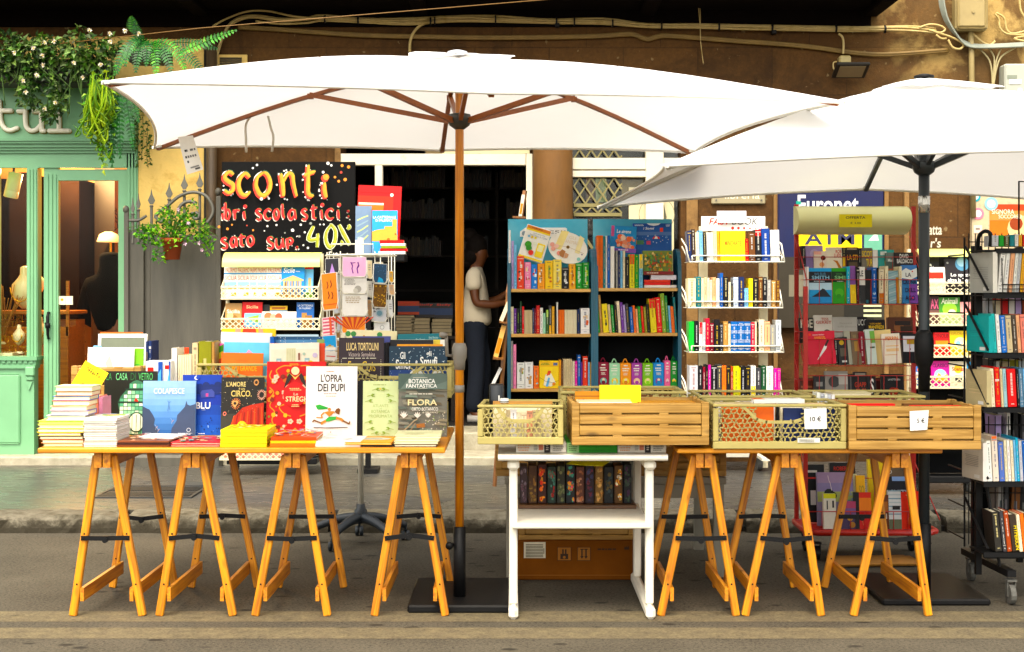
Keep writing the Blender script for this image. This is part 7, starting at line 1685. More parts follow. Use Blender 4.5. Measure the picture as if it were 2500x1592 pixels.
#  crates at the back of the left table
dG = 6.84
def ab(txts,**k):
 def f(a):
  for t,u0,v0,u1,v1,c in txts: a.t(t,u0,v0,u1,v1,c,bold=k.get('bold',False))
 return f
zb = TT+.02
CB('tall white picture book with grey band in the left slatted crate',Z4,6.98,(716,1210,150,560),lambda a: (a.r(.06,.04,.96,.15,'#6f7566'),a.t('IL FILO ROSSO',.19,.24,.76,.31,'#e2d8d0')),'white',.02,7,cat='book',z=zb)
CB('orange backed picture book just visible above the tall white one',Z4,7.02,(735,1165,132,560),None,'#c86a3a',.012,7,z=zb)
CB('white picture book with a line drawn figure in the left slatted crate',Z4,6.88,(610,1082,288,560),lambda a: (a.p([(.38,.2),(.48,.1),(.62,.35),(.58,.42)],'#c8bca8'),a.p([(.42,.38),(.6,.48),(.6,.6),(.5,.56)],'#b8b0a0'),a.d(.68,.5,.07,'#f0c890'),a.p([(.7,.3),(.78,.25),(.86,.38),(.76,.42)],'#e8b86a'),a.d(.85,.6,.06,'#f2c23a'),a.l([(.0,.52),(.15,.5),(.3,.56),(.55,.62)],.05,'#7ab0d8'),a.h(.02,.1,.12,.2,'#c8c8c8',3,2)),'white',.012,8,z=zb)
CB('green and yellow jungle picture book in the left slatted crate',Z4,6.9,(1040,1176,298,560),lambda a: (a.d(.6,.25,.3,'#4a9a3a'),a.d(.8,.5,.2,'#e8503a'),a.p([(.3,.6),(.5,.4),(.6,.62),(.8,.45),(.9,.7),(.3,.72)],'#f2d02a')),'#7ab83a',.012,8,z=zb)
CB('pale blue book edge left of the line drawn white book',Z4,6.93,(665,740,270,560),None,'sky',.012,8,z=zb)
row(Z4,7.0,560,[(1222,1250,222,'navy'),(1252,1284,218,'#20305e',dict(name='dark blue'))],'behind the left slatted crate',.15,z=TT)
for q,lb,tx in (((1228,1405,425,640),'white and red boxed toy beside the left slatted crate',(.08,.1,.45,.25)),((1410,1482,420,640),'narrow white and blue boxed toy next to the cream spines',(.12,.07,.8,.16))):
 x0,x1 = Z4.X(q[0],6.8),Z4.X(q[1],6.8); w,h = x1-x0,Z4.Z(q[2],6.8)-TT; mb=MB();mb.cb(-w/2,w/2,0,.12,0,h,.002,'#f0f0ee'); a=Art(mb,-w/2+.002,w/2-.002,.002,h-.002,0,.0004)
 a.r(.72,.0,1,1,'#2a4fa0'); a.p([(.45,.3),(.9,.1),(.9,.45),(.5,.5)],'#6ab0e0'); a.r(tx[0],tx[1]*.8,tx[2],tx[3]*.7,'#e03a22'); a.r(.1,.45,.6,.9,'#4a4a52'); a.d(.55,.65,.13,'#e8903a')
 tag(mb.B('toy_box',PRINT,None,((x0+x1)/2,6.8,TT+.001)),lb,'box')
row(Z4,6.86,640,[(1487,1545,290,'#ece8e0',dict(name='white',plain=1))] + split(1550,1690,8,362,'cream') + [(1696,1755,238,'beige'),(1758,1890,222,'olive',dict(pic=('#c8b87a','#5a5a2a','#9a8a4a'))),(1892,1922,230,'tan')],'between the toy boxes and the orange picture book',.16,z=TT)
CB('orange red book showing behind the cream spines',Z4,7.05,(1556,1650,288,640),None,'#e0532a',.012,4,z=TT)
ze_ = TT+.166+.013
CB('yellow picture book with a red arch, rearmost beside the painted rack',ZF,7.06,(366,1205,146,900),lambda a: (a.p([(.26,.0),(.36,0),(.30,.3),(.2,.3)],'#f0a890'),a.p([(.40,.0),(.63,0),(.70,.3),(.34,.3)],'#e8502a'),a.p([(.68,0),(.76,0),(.82,.3),(.73,.3)],'#f0a890')),'#f6ce3a',.012,6,z=ze_)
CB('white topped picture book in front of the yellow arch book',ZF,7.0,(335,1125,205,900),lambda a: a.t('LEONNI CORAN',.33,.115,.66,.155,'#d8d0c8'),'#f6f4f0',.012,6,roll=1.5,z=ze_)
CB('rainbow striped book standing edge on beside the orange picture book',ZF,6.96,(236,400,375,900),lambda a: [a.p([(0,.12+.13*k),(1,.02+.13*k),(1,.15+.13*k),(0,.25+.13*k)],c) for k,c in enumerate(('#4a9a3a','#f6d61a','#f0622a','#6a4aa0','#e86ab0','#3a8a4a','#f0d82a'))],'#e86ab0',.02,6,z=ze_)
CB('light blue picture book with a pink iceberg behind the orange one',ZF,6.93,(395,1110,358,900),lambda a: (a.p([(.40,.32),(.54,.14),(.62,.2),(.66,.32)],'#f2a8c8'),a.d(.33,.22,.03,'#cfeaf4'),a.d(.32,.21,.028,'#7cc8e4'),a.r(0,.55,1,1,'#8acfe6')),'#7cc8e4',.012,6,roll=1,z=ze_)
CB('bright orange picture book with yellow title in the khaki crate',ZF,6.88,(362,1008,522,905),lambda a: (a.t('ORSO GRANDE',.15,.30,.86,.44,'#e8b83a',bold=True),a.h(.32,.17,.72,.21,'#d8703a',1,2)),'#f07a34',.012,6,roll=1,z=ze_)
row(ZF,6.97,900,[(1128,1198,268,'blue',dict(plain=1))],'between orange and starry picture books',.15,z=ze_)
CB('pale blue topped book behind the starry navy books',ZF,7.07,(1205,1870,236,900),None,'#cfe4ee',.012,6,z=ze_)
def a_star(a): a.t('LEOPOLDO',.05,.1,.5,.16,'#e8eef2',bold=True); a.dots(30,.02,.01,.98,.2,.008,('#e8eef2',),4)
CB('navy starry picture book in the khaki crate',ZF,7.03,(1200,1932,268,900),a_star,'#2f5578',.012,6,z=ze_)
CB('mid blue starry picture book in front of the navy one',ZF,6.99,(1200,1945,318,900),a_star,'#5a8ab4',.012,6,z=ze_)
CB('orange red picture book behind the washing line cover',ZF,6.93,(1115,1972,372,900),None,'#e0561e',.014,6,z=ze_)
def a_wash(a):
 a.r(.03,.12,.97,1,'#ece2cc'); a.p([(.34,.1),(.53,.1),(.55,.6),(.32,.6)],'#dcd8b4')
 for k in range(5): a.l([(.36+.035*k,.12),(.355+.04*k,.58)],.006,'#b8b48a')
 for u in (.14,.71): a.r(u,.3,u+.1,.62,'#9ab4b8'); a.r(u+.02,.34,u+.08,.58,'#c8d8d8'); 
 a.p([(.58,.2),(.62,.2),(.62,.34),(.58,.34)],'#8a5a4a'); a.d(.83,.42,.07,'#e8cf5a'); a.d(.92,.25,.05,'#c8b8d0'); a.d(.70,.22,.03,'#a8bca8'); a.r(.6,.66,.66,.72,'#a83a2a')
CB('cream picture book showing windows and washing above the red ornamented book',ZF,6.9,(1130,1898,368,905),a_wash,'#f2ecdc',.012,6,roll=-1.2,z=ze_)
CB('green edged book behind the washing line picture book',ZF,6.96,(1850,1960,312,900),None,'#8aa86a',.02,6,z=ze_)
# crate by the pole
zf_ = ze_
CB('cream picture book with green dots in the crate by the pole',Z5,7.08,(1020,1545,200,700),lambda a: [a.d(u,.07,.055,'#4a8a4a',12) for u in (.03,.14,.66)]+[a.d(.35,.1,.02,'#d8a03a')],'#efe3b8',.012,6,roll=2,z=zf_)
CB('violet blue edge behind the dark picture book with gold lettering',Z5,7.04,(1100,1502,262,700),None,'#4a4f8a',.012,6,z=zf_)
CB('dark picture book with gold and white lettering and dotted frame',Z5,6.92,(962,1432,278,700),lambda a: (a.t('LUCA TORTOLINI',.17,.09,.88,.23,'#e8cf96',bold=True),a.t('Victoria Semykina',.22,.26,.8,.36,'#c8b8b0',italic=.2),a.t('FranCois',.2,.42,.82,.60,'#d8b85a',italic=.1),a.h(.06,.36,.95,.38,'#e8e0c8',1,3),[a.d(.06,.4+.03*k,.008,'#e8e0c8',6) for k in range(14)],[a.d(.94,.4+.03*k,.008,'#e8e0c8',6) for k in range(14)],a.r(0,.35,1,.352,'#5a5066')),'#33272c',.014,6,z=zf_)
row(Z5,6.93,700,split(1436,1486,3,330,'black',dict(plain=1)),'between the two dark picture books',.15,z=zf_)
CB('teal picture book at the back of the crate by the pole',Z5,7.06,(1585,2038,236,700),lambda a: (a.t('Rina Vincenzi',.42,.08,.63,.12,'#bfe0dc'),a.t('Ilaria Braiotta',.72,.05,.93,.09,'#bfe0dc')),'#1f6f78',.014,6,roll=-1,z=zf_)
CB('black picture book with gold lettering behind the starry snowman book',Z5,6.98,(1495,1945,300,700),lambda a: a.t('LUCA TORTOLINI',.15,.11,.88,.2,'#d8b87a',bold=True),'#1d1a1c',.012,6,z=zf_)
CB('white and yellow book corners in the crate by the pole',Z5,7.01,(1560,2070,298,700),lambda a: a.r(.76,0,.9,.1,'#e8d06a'),'#f2efe4',.012,6,z=zf_)
CB('orange book strip behind the starry snowman book',Z5,6.95,(1570,2045,345,700),None,'#e8a04a',.012,6,z=zf_)
def a_smei(a):
 a.r(0,.0,1,.5,'#1d3446'); a.r(0,.5,1,1,'#2a4480'); a.dots(70,.02,.02,.98,.6,.008,('#e8eef2','#9ab4c4'),5)
 a.t('Gli',.19,.12,.28,.27,'#f2f2ee',bold=True); a.t('Smei',.115,.28,.36,.48,'#f2f2ee',bold=True); a.t('e',.455,.3,.49,.38,'#f2f2ee',bold=True); a.t('gli',.64,.1,.73,.24,'#f2f2ee',bold=True); a.t('Smufi',.535,.22,.83,.42,'#f2f2ee',bold=True)
 a.d(.47,.62,.12,'#f0f0ea',14,.14); a.d(.83,.62,.09,'#f0f0ea',14,.12); a.d(.28,.75,.06,'#e8623a'); a.p([(.08,.9),(.12,.8),(.16,.9)],'#e0502a')
CB('dark starry picture book with white hand lettering and snow mounds',Z5,6.89,(1488,2092,366,700),a_smei,'#1d3446',.014,6,z=zf_)
#  crates on the right
def fill(c,n,zt_,cols,place,x0,x1,y0,y1,zb_):
 """books packed upright, tops near the rim"""
 objs = []; x = x0
 while x < x1-.012:
  w = min(ru(.014,.034),x1-x); c_ = rgk.choice(cols)
  objs.append((SBk(x+.0005,x+w-.0005,zb_,zt_-ru(0,.022),y0,y1-y0-ru(0,.03),c_,0),cname(c_),w,zt_)); x += w
 label_row(objs,place)
 return objs
def rowcross(place,x0,x1,y0,y1,zb_,zt_,cols,n):
 """books standing one behind the other, covers forward, seen over the rim"""
 objs = []
 for k in range(n):
  yy = y0+(y1-y0)*k/n; w = (x1-x0)*ru(.86,.98); c = cols[k % len(cols)]; th = min((y1-y0)/n-.002,.03); h = zt_-zb_-ru(0,.02)
  mb=MB();cc = jit(c,.06); mb.box(-w/2,w/2,0,.002,0,h,cc); mb.box(-w/2,w/2,th-.002,th,0,h,cc); mb.box(-w/2,-w/2+.002,.002,th-.002,0,h,cc); mb.mi = 1; mb.box(-w/2+.002,w/2-.002,.002,th-.002,.002,h-.003,jit('#ece2cc',.05)); mb.mi = 0
  o = mb.B('book',BM,None,((x0+x1)/2+ru(-.004,.004),yy,zb_+.0008),(R(-2),0,0)); objs.append((o,cname(c),th,h,k))
 cs = [o[1] for o in objs]
 for i,(o,c,th,h,k) in enumerate(objs):
  if cs.count(c) == 1: t = f'only {c} book {place}'
  else:
   s = [j for j in range(len(cs)) if cs[j] == c]; j = s.index(i)
   t = f'frontmost {c} book {place}' if j == 0 else f'rearmost {c} book {place}' if j == len(s)-1 else f'{ORD[j]} {c} book from the front {place}'
  tag(o,t,'book',f'books {place}')
def inner(k): 
 o = crates[k]; w = {'A': X(1329,dC)-X(1127,dC),'B': X(1664,dC)-X(1342,dC),'C': X(1990,dC)-X(1676,dC),'D': X(2303,dC)-X(1993,dC)}[k]; return o.location.x-w/2+.024,o.location.x+w/2-.024
x0,x1 = inner('A'); rowcross('in the crate with the black flask',x0+.02,x1-.02,6.2,6.39,zC+.013,zC+.172,('cream','teal','#e8b84a','tan','beige'),5)
fill('A',0,zC+.15,('cream','beige','white','#e8a88a'),'at the front of the crate with the flask',x0+.09,x1-.08,6.135,6.19,zC+.013)
x0,x1 = inner('B'); rowcross('in the slatted crate holding the yellow book',x0+.0,x0+.26,6.13,6.42,zC+.013,zC+.182,('cream','white','#e0cf9c','beige','orange','tan'),6)
mb=MB();mb.cb(x0+.28,x1-.004,6.15,6.41,zC+.14,zC+.168,.003,'#c98f2e'); tag(mb.B('folder',PAINT),'orange brown folder lying in the slatted crate beside the yellow book','folder')
x0,x1 = inner('C'); rowcross('in the crate with the 10 euro tag',x0+.005,x0+.26,6.14,6.42,zR+.013,zR+.185,('#e8742c','white','#c82a22','cream','navy','beige'),6)
rowcross('at right in the crate with the 10 euro tag',x0+.28,x1-.005,6.14,6.42,zR+.013,zR+.18,('navy','cream','charcoal','beige','tan'),5)
x0,x1 = inner('D'); rowcross('at left in the crate with the 5 euro tag',x0+.0,x0+.25,6.12,6.41,zR+.013,zR+.185,('cream','#e8623a','white','red','beige'),5)
rowcross('at right in the crate with the 5 euro tag',x0+.27,x1-.0,6.12,6.41,zR+.013,zR+.182,('rosy','crimson','red','maroon','brown'),5)
for k,a_,b_,z in (('B2',1330,1600,zC),('C2',1652,1893,zR),('D2',1924,2160,zR)):
 for q_ in range(5):
  yy = 6.57+.06*q_; REST.box(X(a_,6.6)+.015,X(b_,6.6)-.015-ru(0,.03),yy,yy+.04,z+.014,z+.172-ru(0,.02),jit(('beige','cream','brown','white','maroon')[q_],.1))
# singles on top of the right crates
CB('big plain bright yellow book standing in the slatted crate',Y3,6.3,(719,942,90,300),lambda a: a.h(.36,.42,.68,.46,'#d8b80a',1,2),'#ffe000',.03,4,z=zC+.013)
CB('golden brown book with dark lettering beside the bright yellow book',Y3,6.33,(585,722,124,300),lambda a: (a.r(.0,.1,1,.12,'#8a5a1a'),a.t('GUIDA',.1,.17,.5,.25,'#3a2410',bold=True),a.t('AI MISTERI',.1,.27,.85,.35,'#3a2410',bold=True)),'#c98a20',.03,4,z=zC+.013)
mb=MB();mb.smooth=1; x,y = Y3.X(160,6.4),6.43; zf0,zf1 = zC+.0135,Y3.Z(82,6.43); mb.la([(.03,zf0),(.034,zf0+.01),(.034,zf1-.008),(.03,zf1)],20,(x,y,0),col='#14161a'); fl = mb.B('flask',M('flask_enamel',rough=.3,attr=True,var=.05),None); tag(fl,'black cylindrical flask standing in the left khaki crate','flask')
mb=MB();mb.box(x+.008,x+.014,y-.036,y-.0335,zf1-.16,zf1-.05,'#e8e6e0'); mb.la([(.031,zf1-.016),(.0335,zf1-.014),(.0335,zf1-.01),(.031,zf1-.008)],20,(x,y,0),col='#c8c6c0'); mb.B('flask_print',PRINT,fl)
mb=MB();mb.smooth=1; x = Y3.X(202,6.33); z1_ = Y3.Z(160,6.33); mb.la([(.022,zC+.168),(.022,z1_-.02),(.019,z1_-.018),(.019,z1_)],16,(x,6.33,0),col='#e6e4dc'); mb.la([(.0225,z1_-.016),(.0225,z1_-.012)],16,(x,6.33,0),col='#2a2a2a'); tag(mb.B('jar',PRINT),'small white capped jar beside the black flask','jar')
row(Y4,6.5,235,[(964,984,130,'white',dict(pic=('#8a8a92','#c8c4ba'))),(985,1004,136,'silver'),(1005,1022,138,'white'),(1023,1041,140,'silver'),(1042,1061,142,'white',dict(plain=1))],'sticking up above the 10 euro tag',.1,z=zR+.013)
stack(Y4,6.2,[(620,895,22,'#ece9e0','white magazine roll with an orange end on the crate with the 10 euro tag',2,'#f2f0e8',lambda a: a.r(0,0,.22,1,'#e0742c'),'front')],zR+.188,.09,'','loose books on the right crates')
stack(Y4,6.75,[(1040,1260,20,'#d8cfa8','pale book lying across the right back crate',1,'#efe6c8')],zR+.178,.14,'','loose books on the right crates')
# boxes lying under the crates, on the white table
for a_,b_,c,lb,kind in ((265,538,'#e6e0d6','white and black boxed books lying left under the slatted crates',0),(541,812,'#3f9a2c','green boxed books lying in the middle of the white table',1),(815,1078,'#e4dfd4','white and black boxed books lying right on the white table',0)):
 d = 6.2; x0,x1 = Y3.X(a_,d),Y3.X(b_,d); z0 = Z(1068,6.14)+.001; z1 = zC-.002; mb=MB();mb.cb(x0,x1,d,d+.5,z0,z1,.003,c); a=Art(mb,x0,x1,z0,z1,d,.0004)
 if kind == 0:
  a.r(.56,0,.68,1,'#1a1416'); a.r(.45,.2,.54,.75,'#c8806a'); a.h(.03,.15,.3,.9,'#d8a888',3,4); a.h(.35,.2,.44,.8,'#8a8a8a',4,5); a.h(.59,.2,.65,.8,'#d8d0c8',3,6); a.h(.72,.15,.95,.85,'#8a867c',4,7); a.t('puzzle',.72,.08,.97,.3,'#5a564c') if False else None
 else: a.r(0,0,.24,1,'#9ac08a'); a.h(.03,.1,.22,.9,'#5a7a4a',4,3); a.r(.58,0,.585,1,'#2a6a1a'); a.r(.25,.7,1,1,'#2f8020')
 tag(mb.B('boxed_books',PRINT),lb,'box')
# dark floral boxes on the shelf
zsh = ze+.001; d = 6.62; objs = []; rgf = random.Random(31); mb=MB();mb.cb(Y3.X(276,d)-.0,Y3.X(912,d),d-.05,d+.2,zsh,zsh+.018,.002); tag(mb.B('wooden_tray',wood('dark_tray','#5a3a1c','#3c2410',0)),'dark wooden tray holding the flower printed boxes on the white shelf','tray')
edges = [285,330,382,433,484,534,587,638,690,740,795,845,893]
FL = [('#3a2a2c','purple grey',('#7a6a72','#584048')),('#4a3020','brown',('#8a6a3a','#6a4a2a')),('#3a1a16','red blossom',('#c83a24','#e89a2a','#d86a2a')),('#24302a','green and red',('#a8302a','#4a7a6a')),('#2c2a20','olive leaf',('#7a7a58','#565a3a')),('#1a1c20','blue and pink flower',('#c84a6a','#4a8a7a','#d8903a')),('#5a3428','pale rose',('#c89a7a','#a86a4a')),('#2a1c24','plum',('#6a2a3a','#3a3a5a')),('#7a5a34','tan petal',('#c8a068','#a87a44')),('#16181c','plain black',('#5a4a2a','#2a3a3a')),('#5a3c1e','orange owl eyed',('#d8a02a','#c84a2a','#e8e0c8')),('#14141a','black leaf',('#3a4a3a','#4a2a4a'))]
for i,(c,nm,cols) in enumerate(FL):
 x0,x1 = Y3.X(edges[i],d)+.001,Y3.X(edges[i+1],d)-.002; h = Y3.Z(530 - (i % 3)*6,d)-zsh-.019; w = x1-x0; mb=MB();mb.cb(-w/2,w/2,0,.15,0,h,.002,c); a=Art(mb,-w/2+.002,w/2-.002,.002,h-.002,0,.0003)
 for k in range(16):
  u,v = rgf.uniform(.15,.85),rgf.uniform(.05,.93)
  if rgf.random() < .5:
   for q in range(5): an = 2*pi*q/5+k; a.d(u+.13*cos(an),v-.035*sin(an),.11,jit(rgf.choice(cols),.3),7,.035); a.k -= 1
   a.k += 1
  a.d(u,v,rgf.uniform(.08,.22),jit(rgf.choice(cols),.35),8,rgf.uniform(.02,.06))
 a.r(0,0,.05,1,'#0c0c0e'); a.r(.95,0,1,1,'#0c0c0e')
 tag(mb.B('printed_box',PRINT,None,((x0+x1)/2,d,zsh+.019)),f'{nm} flower printed box in the row on the white shelf','box','flower printed boxes on the white shelf')
mb=MB();yn = [(540,525),(600,503),(690,508),(780,515),(735,533),(640,530)]; mb.prism([(Y3.X(a,6.58),6.60+.1*((533-b)/30),Y3.Z(b,6.6)+.004) for a,b in yn],(0,0,.0015),'#d8d23a'); tag(mb.B('note',PRINT),'crumpled yellow note lying on the flower printed boxes','note')
row_s = stack(Y3,6.66,[(370,590,8,'#b9a98a','thin magazine lying on the flower printed boxes',1),(375,600,8,'#8a7a5a','upper thin magazine on the flower printed boxes',-1)],Y3.Z(517,6.62)+.012,.14,'','magazines on the flower printed boxes')
# cardboard box and crate on the ground behind the white table
CARD = M('brown_card','#70430f',rough=.9,var=.18,vscale=4,bump=.25,bscale=14,spec=.1)
cbx = thing('cardboard_box','closed brown cardboard carton on the road behind the white table','box'); d = 6.98; x0,x1 = Y3.X(268,d),Y3.X(900,d); z1 = Y3.Z(930,d)
mb=MB();mb.cb(x0,x1,d,d+.36,.001,z1,.004); mb.B('carton',CARD,cbx)
mb=MB();a=Art(mb,x0,x1,.001,z1,d,.0005)
def UV(zx,zy): return (zx-268)/632,(zy-930)/(Y3.py(0) and ((1.4-.001)*F/d+YH-Y3.oy)/Y3.s-930)
def R2(p,q,c): a.r(*UV(*p),*UV(*q),c)
R2((308,938),(425,1024),'#ded6c0')
for k in range(9): R2((318,950+k*8),(412,954+k*8),'#4a4436')
R2((414,970),(418,1000),'#4a4436')
for p,q in (((488,963),(564,1037)),((596,963),(668,1037))):
 R2(p,q,'#4a2c10'); R2((p[0]+3,p[1]+3),(q[0]-3,q[1]-3),'#996426')
R2((505,1000),(547,1028),'#33200c'); R2((515,975),(523,1003),'#33200c'); R2((530,975),(538,1003),'#33200c'); a.d(*UV(526,1018),.012,'#996426')
for u in (618,640): R2((u,975),(u+7,1018),'#33200c'); a.p([UV(u-6,1012),UV(u+13,1012),UV(u+3,1026)],'#33200c')
R2((612,972),(654,976),'#33200c'); a.h(*UV(694,968),*UV(840,982),'#33200c',1,6); a.p([UV(850,976),UV(850,958),UV(858,965),UV(862,955),UV(868,965),UV(876,952),UV(876,976)],'#33200c'); R2((275,1112),(898,1116),'#8a5820')
mb.B('carton_print',PRINT,cbx)
crate('slatted_crate','shadowed slatted crate standing on the brown carton',x0+.01,x1+.01,7.0,7.34,z1+.001,.12,0,'wood','brown slatted crates')

#  oval box, card and covers on the bookcases
d = DB+.03
mb=MB();cx_,cz_ = Z8.X(630,d),Z8.Z(352,d); w,h = 190*Z8.s*d/F,255*Z8.s*d/F; mb.cb(-w/2,w/2,0,.025,-h/2,h/2,.003,'#f4f2ea'); a=Art(mb,-w/2+.003,w/2-.003,-h/2+.003,h/2-.003,0,.0005)
a.r(0,0,1,.1,'#d98a3c'); a.r(0,.1,1,.15,'#ffd91a'); a.r(0,.94,1,1,'#ffd91a'); a.h(.15,.03,.8,.07,'#8a4a1a',1,2); a.t('PASTELLI A CERA',.2,.24,.95,.30,'#8a92a8'); a.h(.3,.19,.9,.22,'#a8b0c0',1,3)
for u,c in ((.18,'#8ac0e0'),(.32,'#e8c84a'),(.46,'#e8d83a')): a.d(u,.33,.05,c)
a.p([(.62,.45),(.94,.45),(.94,.88),(.62,.88)],'#ffd91a'); a.p([(.67,.5),(.89,.5),(.89,.7),(.67,.7)],'#fbf3c0'); a.d(.25,.58,.14,'#4a9a2c',12); a.d(.32,.68,.12,'#3c8a24',12); a.d(.45,.8,.11,'#d8402a',12); a.d(.5,.5,.07,'#e8ecd8')
tag(mb.B('boxed_set',PRINT,None,(cx_,d-.012,cz_),(R(-4),R(17),0)),'white and yellow crayon box tilted on the bookcase nearest the door','box')
mb=MB();pts = []; n = 30; rw,rh = 142*Z8.s*d/F,122*Z8.s*d/F
for i in range(n): an = 2*pi*i/n; r_ = 1+.06*cos(2*an+.6); pts.append((rw*r_*cos(an),0,rh*r_*sin(an)))
mb.prism([(p[0],.0,p[2]) for p in pts],(0,.02,0),'#f2efe6'); a=Art(mb,-rw,rw,-rh,rh,0,.0005)
a.p([(.25,.02),(.45,.0),(.33,.62),(.14,.58)],'#f4e2a0'); a.p([(.75,.05),(.88,.12),(.83,.62),(.7,.6)],'#f6e8b4'); a.t('GLI',.48,.12,.66,.22,'#e2d2b8'); a.t('ANIMALI',.40,.25,.76,.36,'#e2d2b8'); a.l([(.05,.52),(.5,.47),(.95,.58)],.012,'#c8b8a0'); a.d(.5,.48,.045,'#8a6a34'); a.d(.5,.48,.025,'#5a431c')
for u,v,c in ((.13,.62,'#f0b0a0'),(.2,.52,'#f2c8b8'),(.3,.72,'#e89a8a'),(.08,.5,'#e8a89a')): a.d(u,v,.06,c)
a.p([(.3,.7),(.36,.58),(.46,.62),(.44,.84),(.34,.8)],'#a8744a'); a.p([(.46,.66),(.56,.7),(.54,.82),(.46,.84)],'#c89a78'); a.d(.84,.78,.05,'#9ad0c8'); a.d(.9,.62,.02,'#7a6a8a')
tag(mb.B('oval_case',PRINT,None,(Z8.X(877,d),d-.006,Z8.Z(383,d)),(R(-4),R(12),0)),'oval cream activity case with a brown clasp on the bookcase nearest the door','case')
mb=MB();d2 = DB+.01; x0,x1,z0,z1 = Z8.X(664,d2),Z8.X(812,d2),Z8.Z(1437,d2)+.001,Z8.Z(1229,d2); mb.cb(x0,x1,d2,d2+.05,z0,z1,.003,'#f4cf2a'); a=Art(mb,x0+.003,x1-.003,z0+.003,z1-.003,d2,.0004)
a.r(0,.0,1,.2,'#e8b81e'); a.h(.05,.05,.6,.15,'#6a8a3a',2,2); a.r(.72,.05,.95,.15,'#5a6a8a'); a.p([(.2,.9),(.3,.5),(.6,.45),(.85,.8),(.6,.95)],'#f6efd8'); a.p([(.35,.55),(.45,.35),(.6,.35),(.55,.5)],'#d8583a'); a.p([(.3,.95),(.45,.6),(.55,.62),(.45,.95)],'#7ab8e0'); a.d(.75,.85,.09,'#e8903a'); a.l([(0,.6),(.3,.75),(.7,.8),(1,.72)],.015,'#2a2a2a')
bo = tag(mb.B('boxed_set',PRINT),'square yellow carrying box on the lowest shelf of the bookcase nearest the door','box')
def part(fn,f):
 def g(a): a.z0 = a.z1-(a.z1-a.z0)*f; fn(a)
 return g
def a_sir(a): a.r(0,0,.12,.4,'#c85a8a'); a.t('Le sirene',.22,.14,.78,.27,'#f4f8fa',bold=True,italic=.15); rg = random.Random(3); [a.d(rg.uniform(.25,.9),rg.uniform(.4,.8),rg.uniform(.05,.12),rg.choice(('#f29a7a','#f6b8a0','#e8704a','#f4d0b8')),9) for k in range(26)]; a.r(0,.85,1,1,'#8a5ab0'); a.h(.3,.87,.8,.95,'#f0d8e8',1)
CB('blue picture book with coral flowers on the bookcase nearest the wire shelf',Z8,DB+.12,(1182,1372,220,690),part(a_sir,.43),'#3f8fc8',.02,3,roll=3,z=Z8.Z(684,DB)+.001)
def a_sog(a):
 a.r(0,.0,1,.12,'#2a4f98'); a.d(.55,.0,.2,'#e8f0f4',16,.1) if False else a.p([(.36,0),(.72,0),(.66,.06),(.54,.09),(.42,.06)],'#e8f0f4'); a.r(.0,.3,1,.42,'#5a7ab0'); a.t('i Sogni',.27,.13,.55,.25,'#f4f6fa',bold=True,italic=.2); a.h(.04,.04,.3,.1,'#d8e4f0',2,3); a.h(.85,.04,.97,.12,'#d8e4f0',3,4); a.dots(26,.05,.42,.95,.7,.014,('#d8e8f4','#8ab0d8','#f0e0c0'),5)
 a.p([(.70,.16),(.78,.16),(.78,.3),(.70,.3)],'#e8503a'); a.p([(.5,.55),(.53,.48),(.6,.45),(.67,.48),(.7,.55)],'#d8402a'); a.p([(.55,.55),(.58,.46),(.62,.46),(.65,.55)],'#f4f0e8'); a.r(.1,.6,.28,.75,'#4a7a5a'); a.r(.03,.58,.1,.75,'#c87a3a'); a.r(.35,.62,.46,.75,'#b84a6a')
CB('dark blue picture book with a night fairground on the bookcase nearest the wire shelf',Z8,DB+.15,(1366,1656,200,690),part(a_sog,.44),'#2d5aa0',.022,3,z=Z8.Z(684,DB)+.001)
zs = Z8.Z(684,DB)+.001
zs = stack(Z8,DB+.01,[(1450,1692,19,'#f0eeea','white boxed book at the bottom of the small bookcase pile',0,None,None,'front'),(1450,1645,19,'#d8382a','lower red boxed book in the small bookcase pile',0,'#e8b0a0',None,'front'),(1450,1645,19,'#e04a38','upper red boxed book in the small bookcase pile',0,'#e8b0a0',None,'front'),(1498,1690,34,'#e6e2ee','lilac white boxed book topping the small bookcase pile',0,None,None,'front')],zs,.14,'','boxed books in the small bookcase pile')
def a_jun(a): rg = random.Random(8); [a.p([(u,v),(u+.05,v-.12),(u+.1,v+.02)],rg.choice(('#c8a04a','#a8743a','#6a9a4a','#e8c88a','#3f7a5a','#b8503a'))) for u,v in [(rg.uniform(.02,.88),rg.uniform(.15,.85)) for k in range(90)]]; a.r(0,.86,1,1,'#7a2a2a'); a.h(.1,.9,.6,.96,'#e8d8c0',1)
CB('jigsaw box with a tangle of orange and green leaves on the bookcase',Z8,DB+.03,(1440,1663,405,592),a_jun,'#7a8a4a',.05,1,cat='box',name='jigsaw_box',z=zs)
CB('yellow novel facing out on the top white wire shelf',ZA,WD+.01,(337,510,350,563),lambda a: (a.t('MINCHIATE',.18,.32,.84,.49,'#e0702a',bold=True),a.h(.4,.53,.65,.56,'#c88a2a',1,2)),'#ffd60a',.03,2)
mb=MB();d = WD+.24; mb.box(ZA.X(313,d),ZA.X(516,d),d,d+.002,ZA.Z(293,d),ZA.Z(212,d),'#f4eef2'); a=Art(mb,ZA.X(313,d),ZA.X(516,d),ZA.Z(293,d),ZA.Z(212,d),d,.0006); a.t('OFFERTA',.24,.2,.70,.4,'#6a6a72'); a.t('€ 5,00',.3,.58,.63,.76,'#6a6a72'); tag(mb.B('price_card',PRINT),'white offer card taped over the sign of the wire unit','price tag')

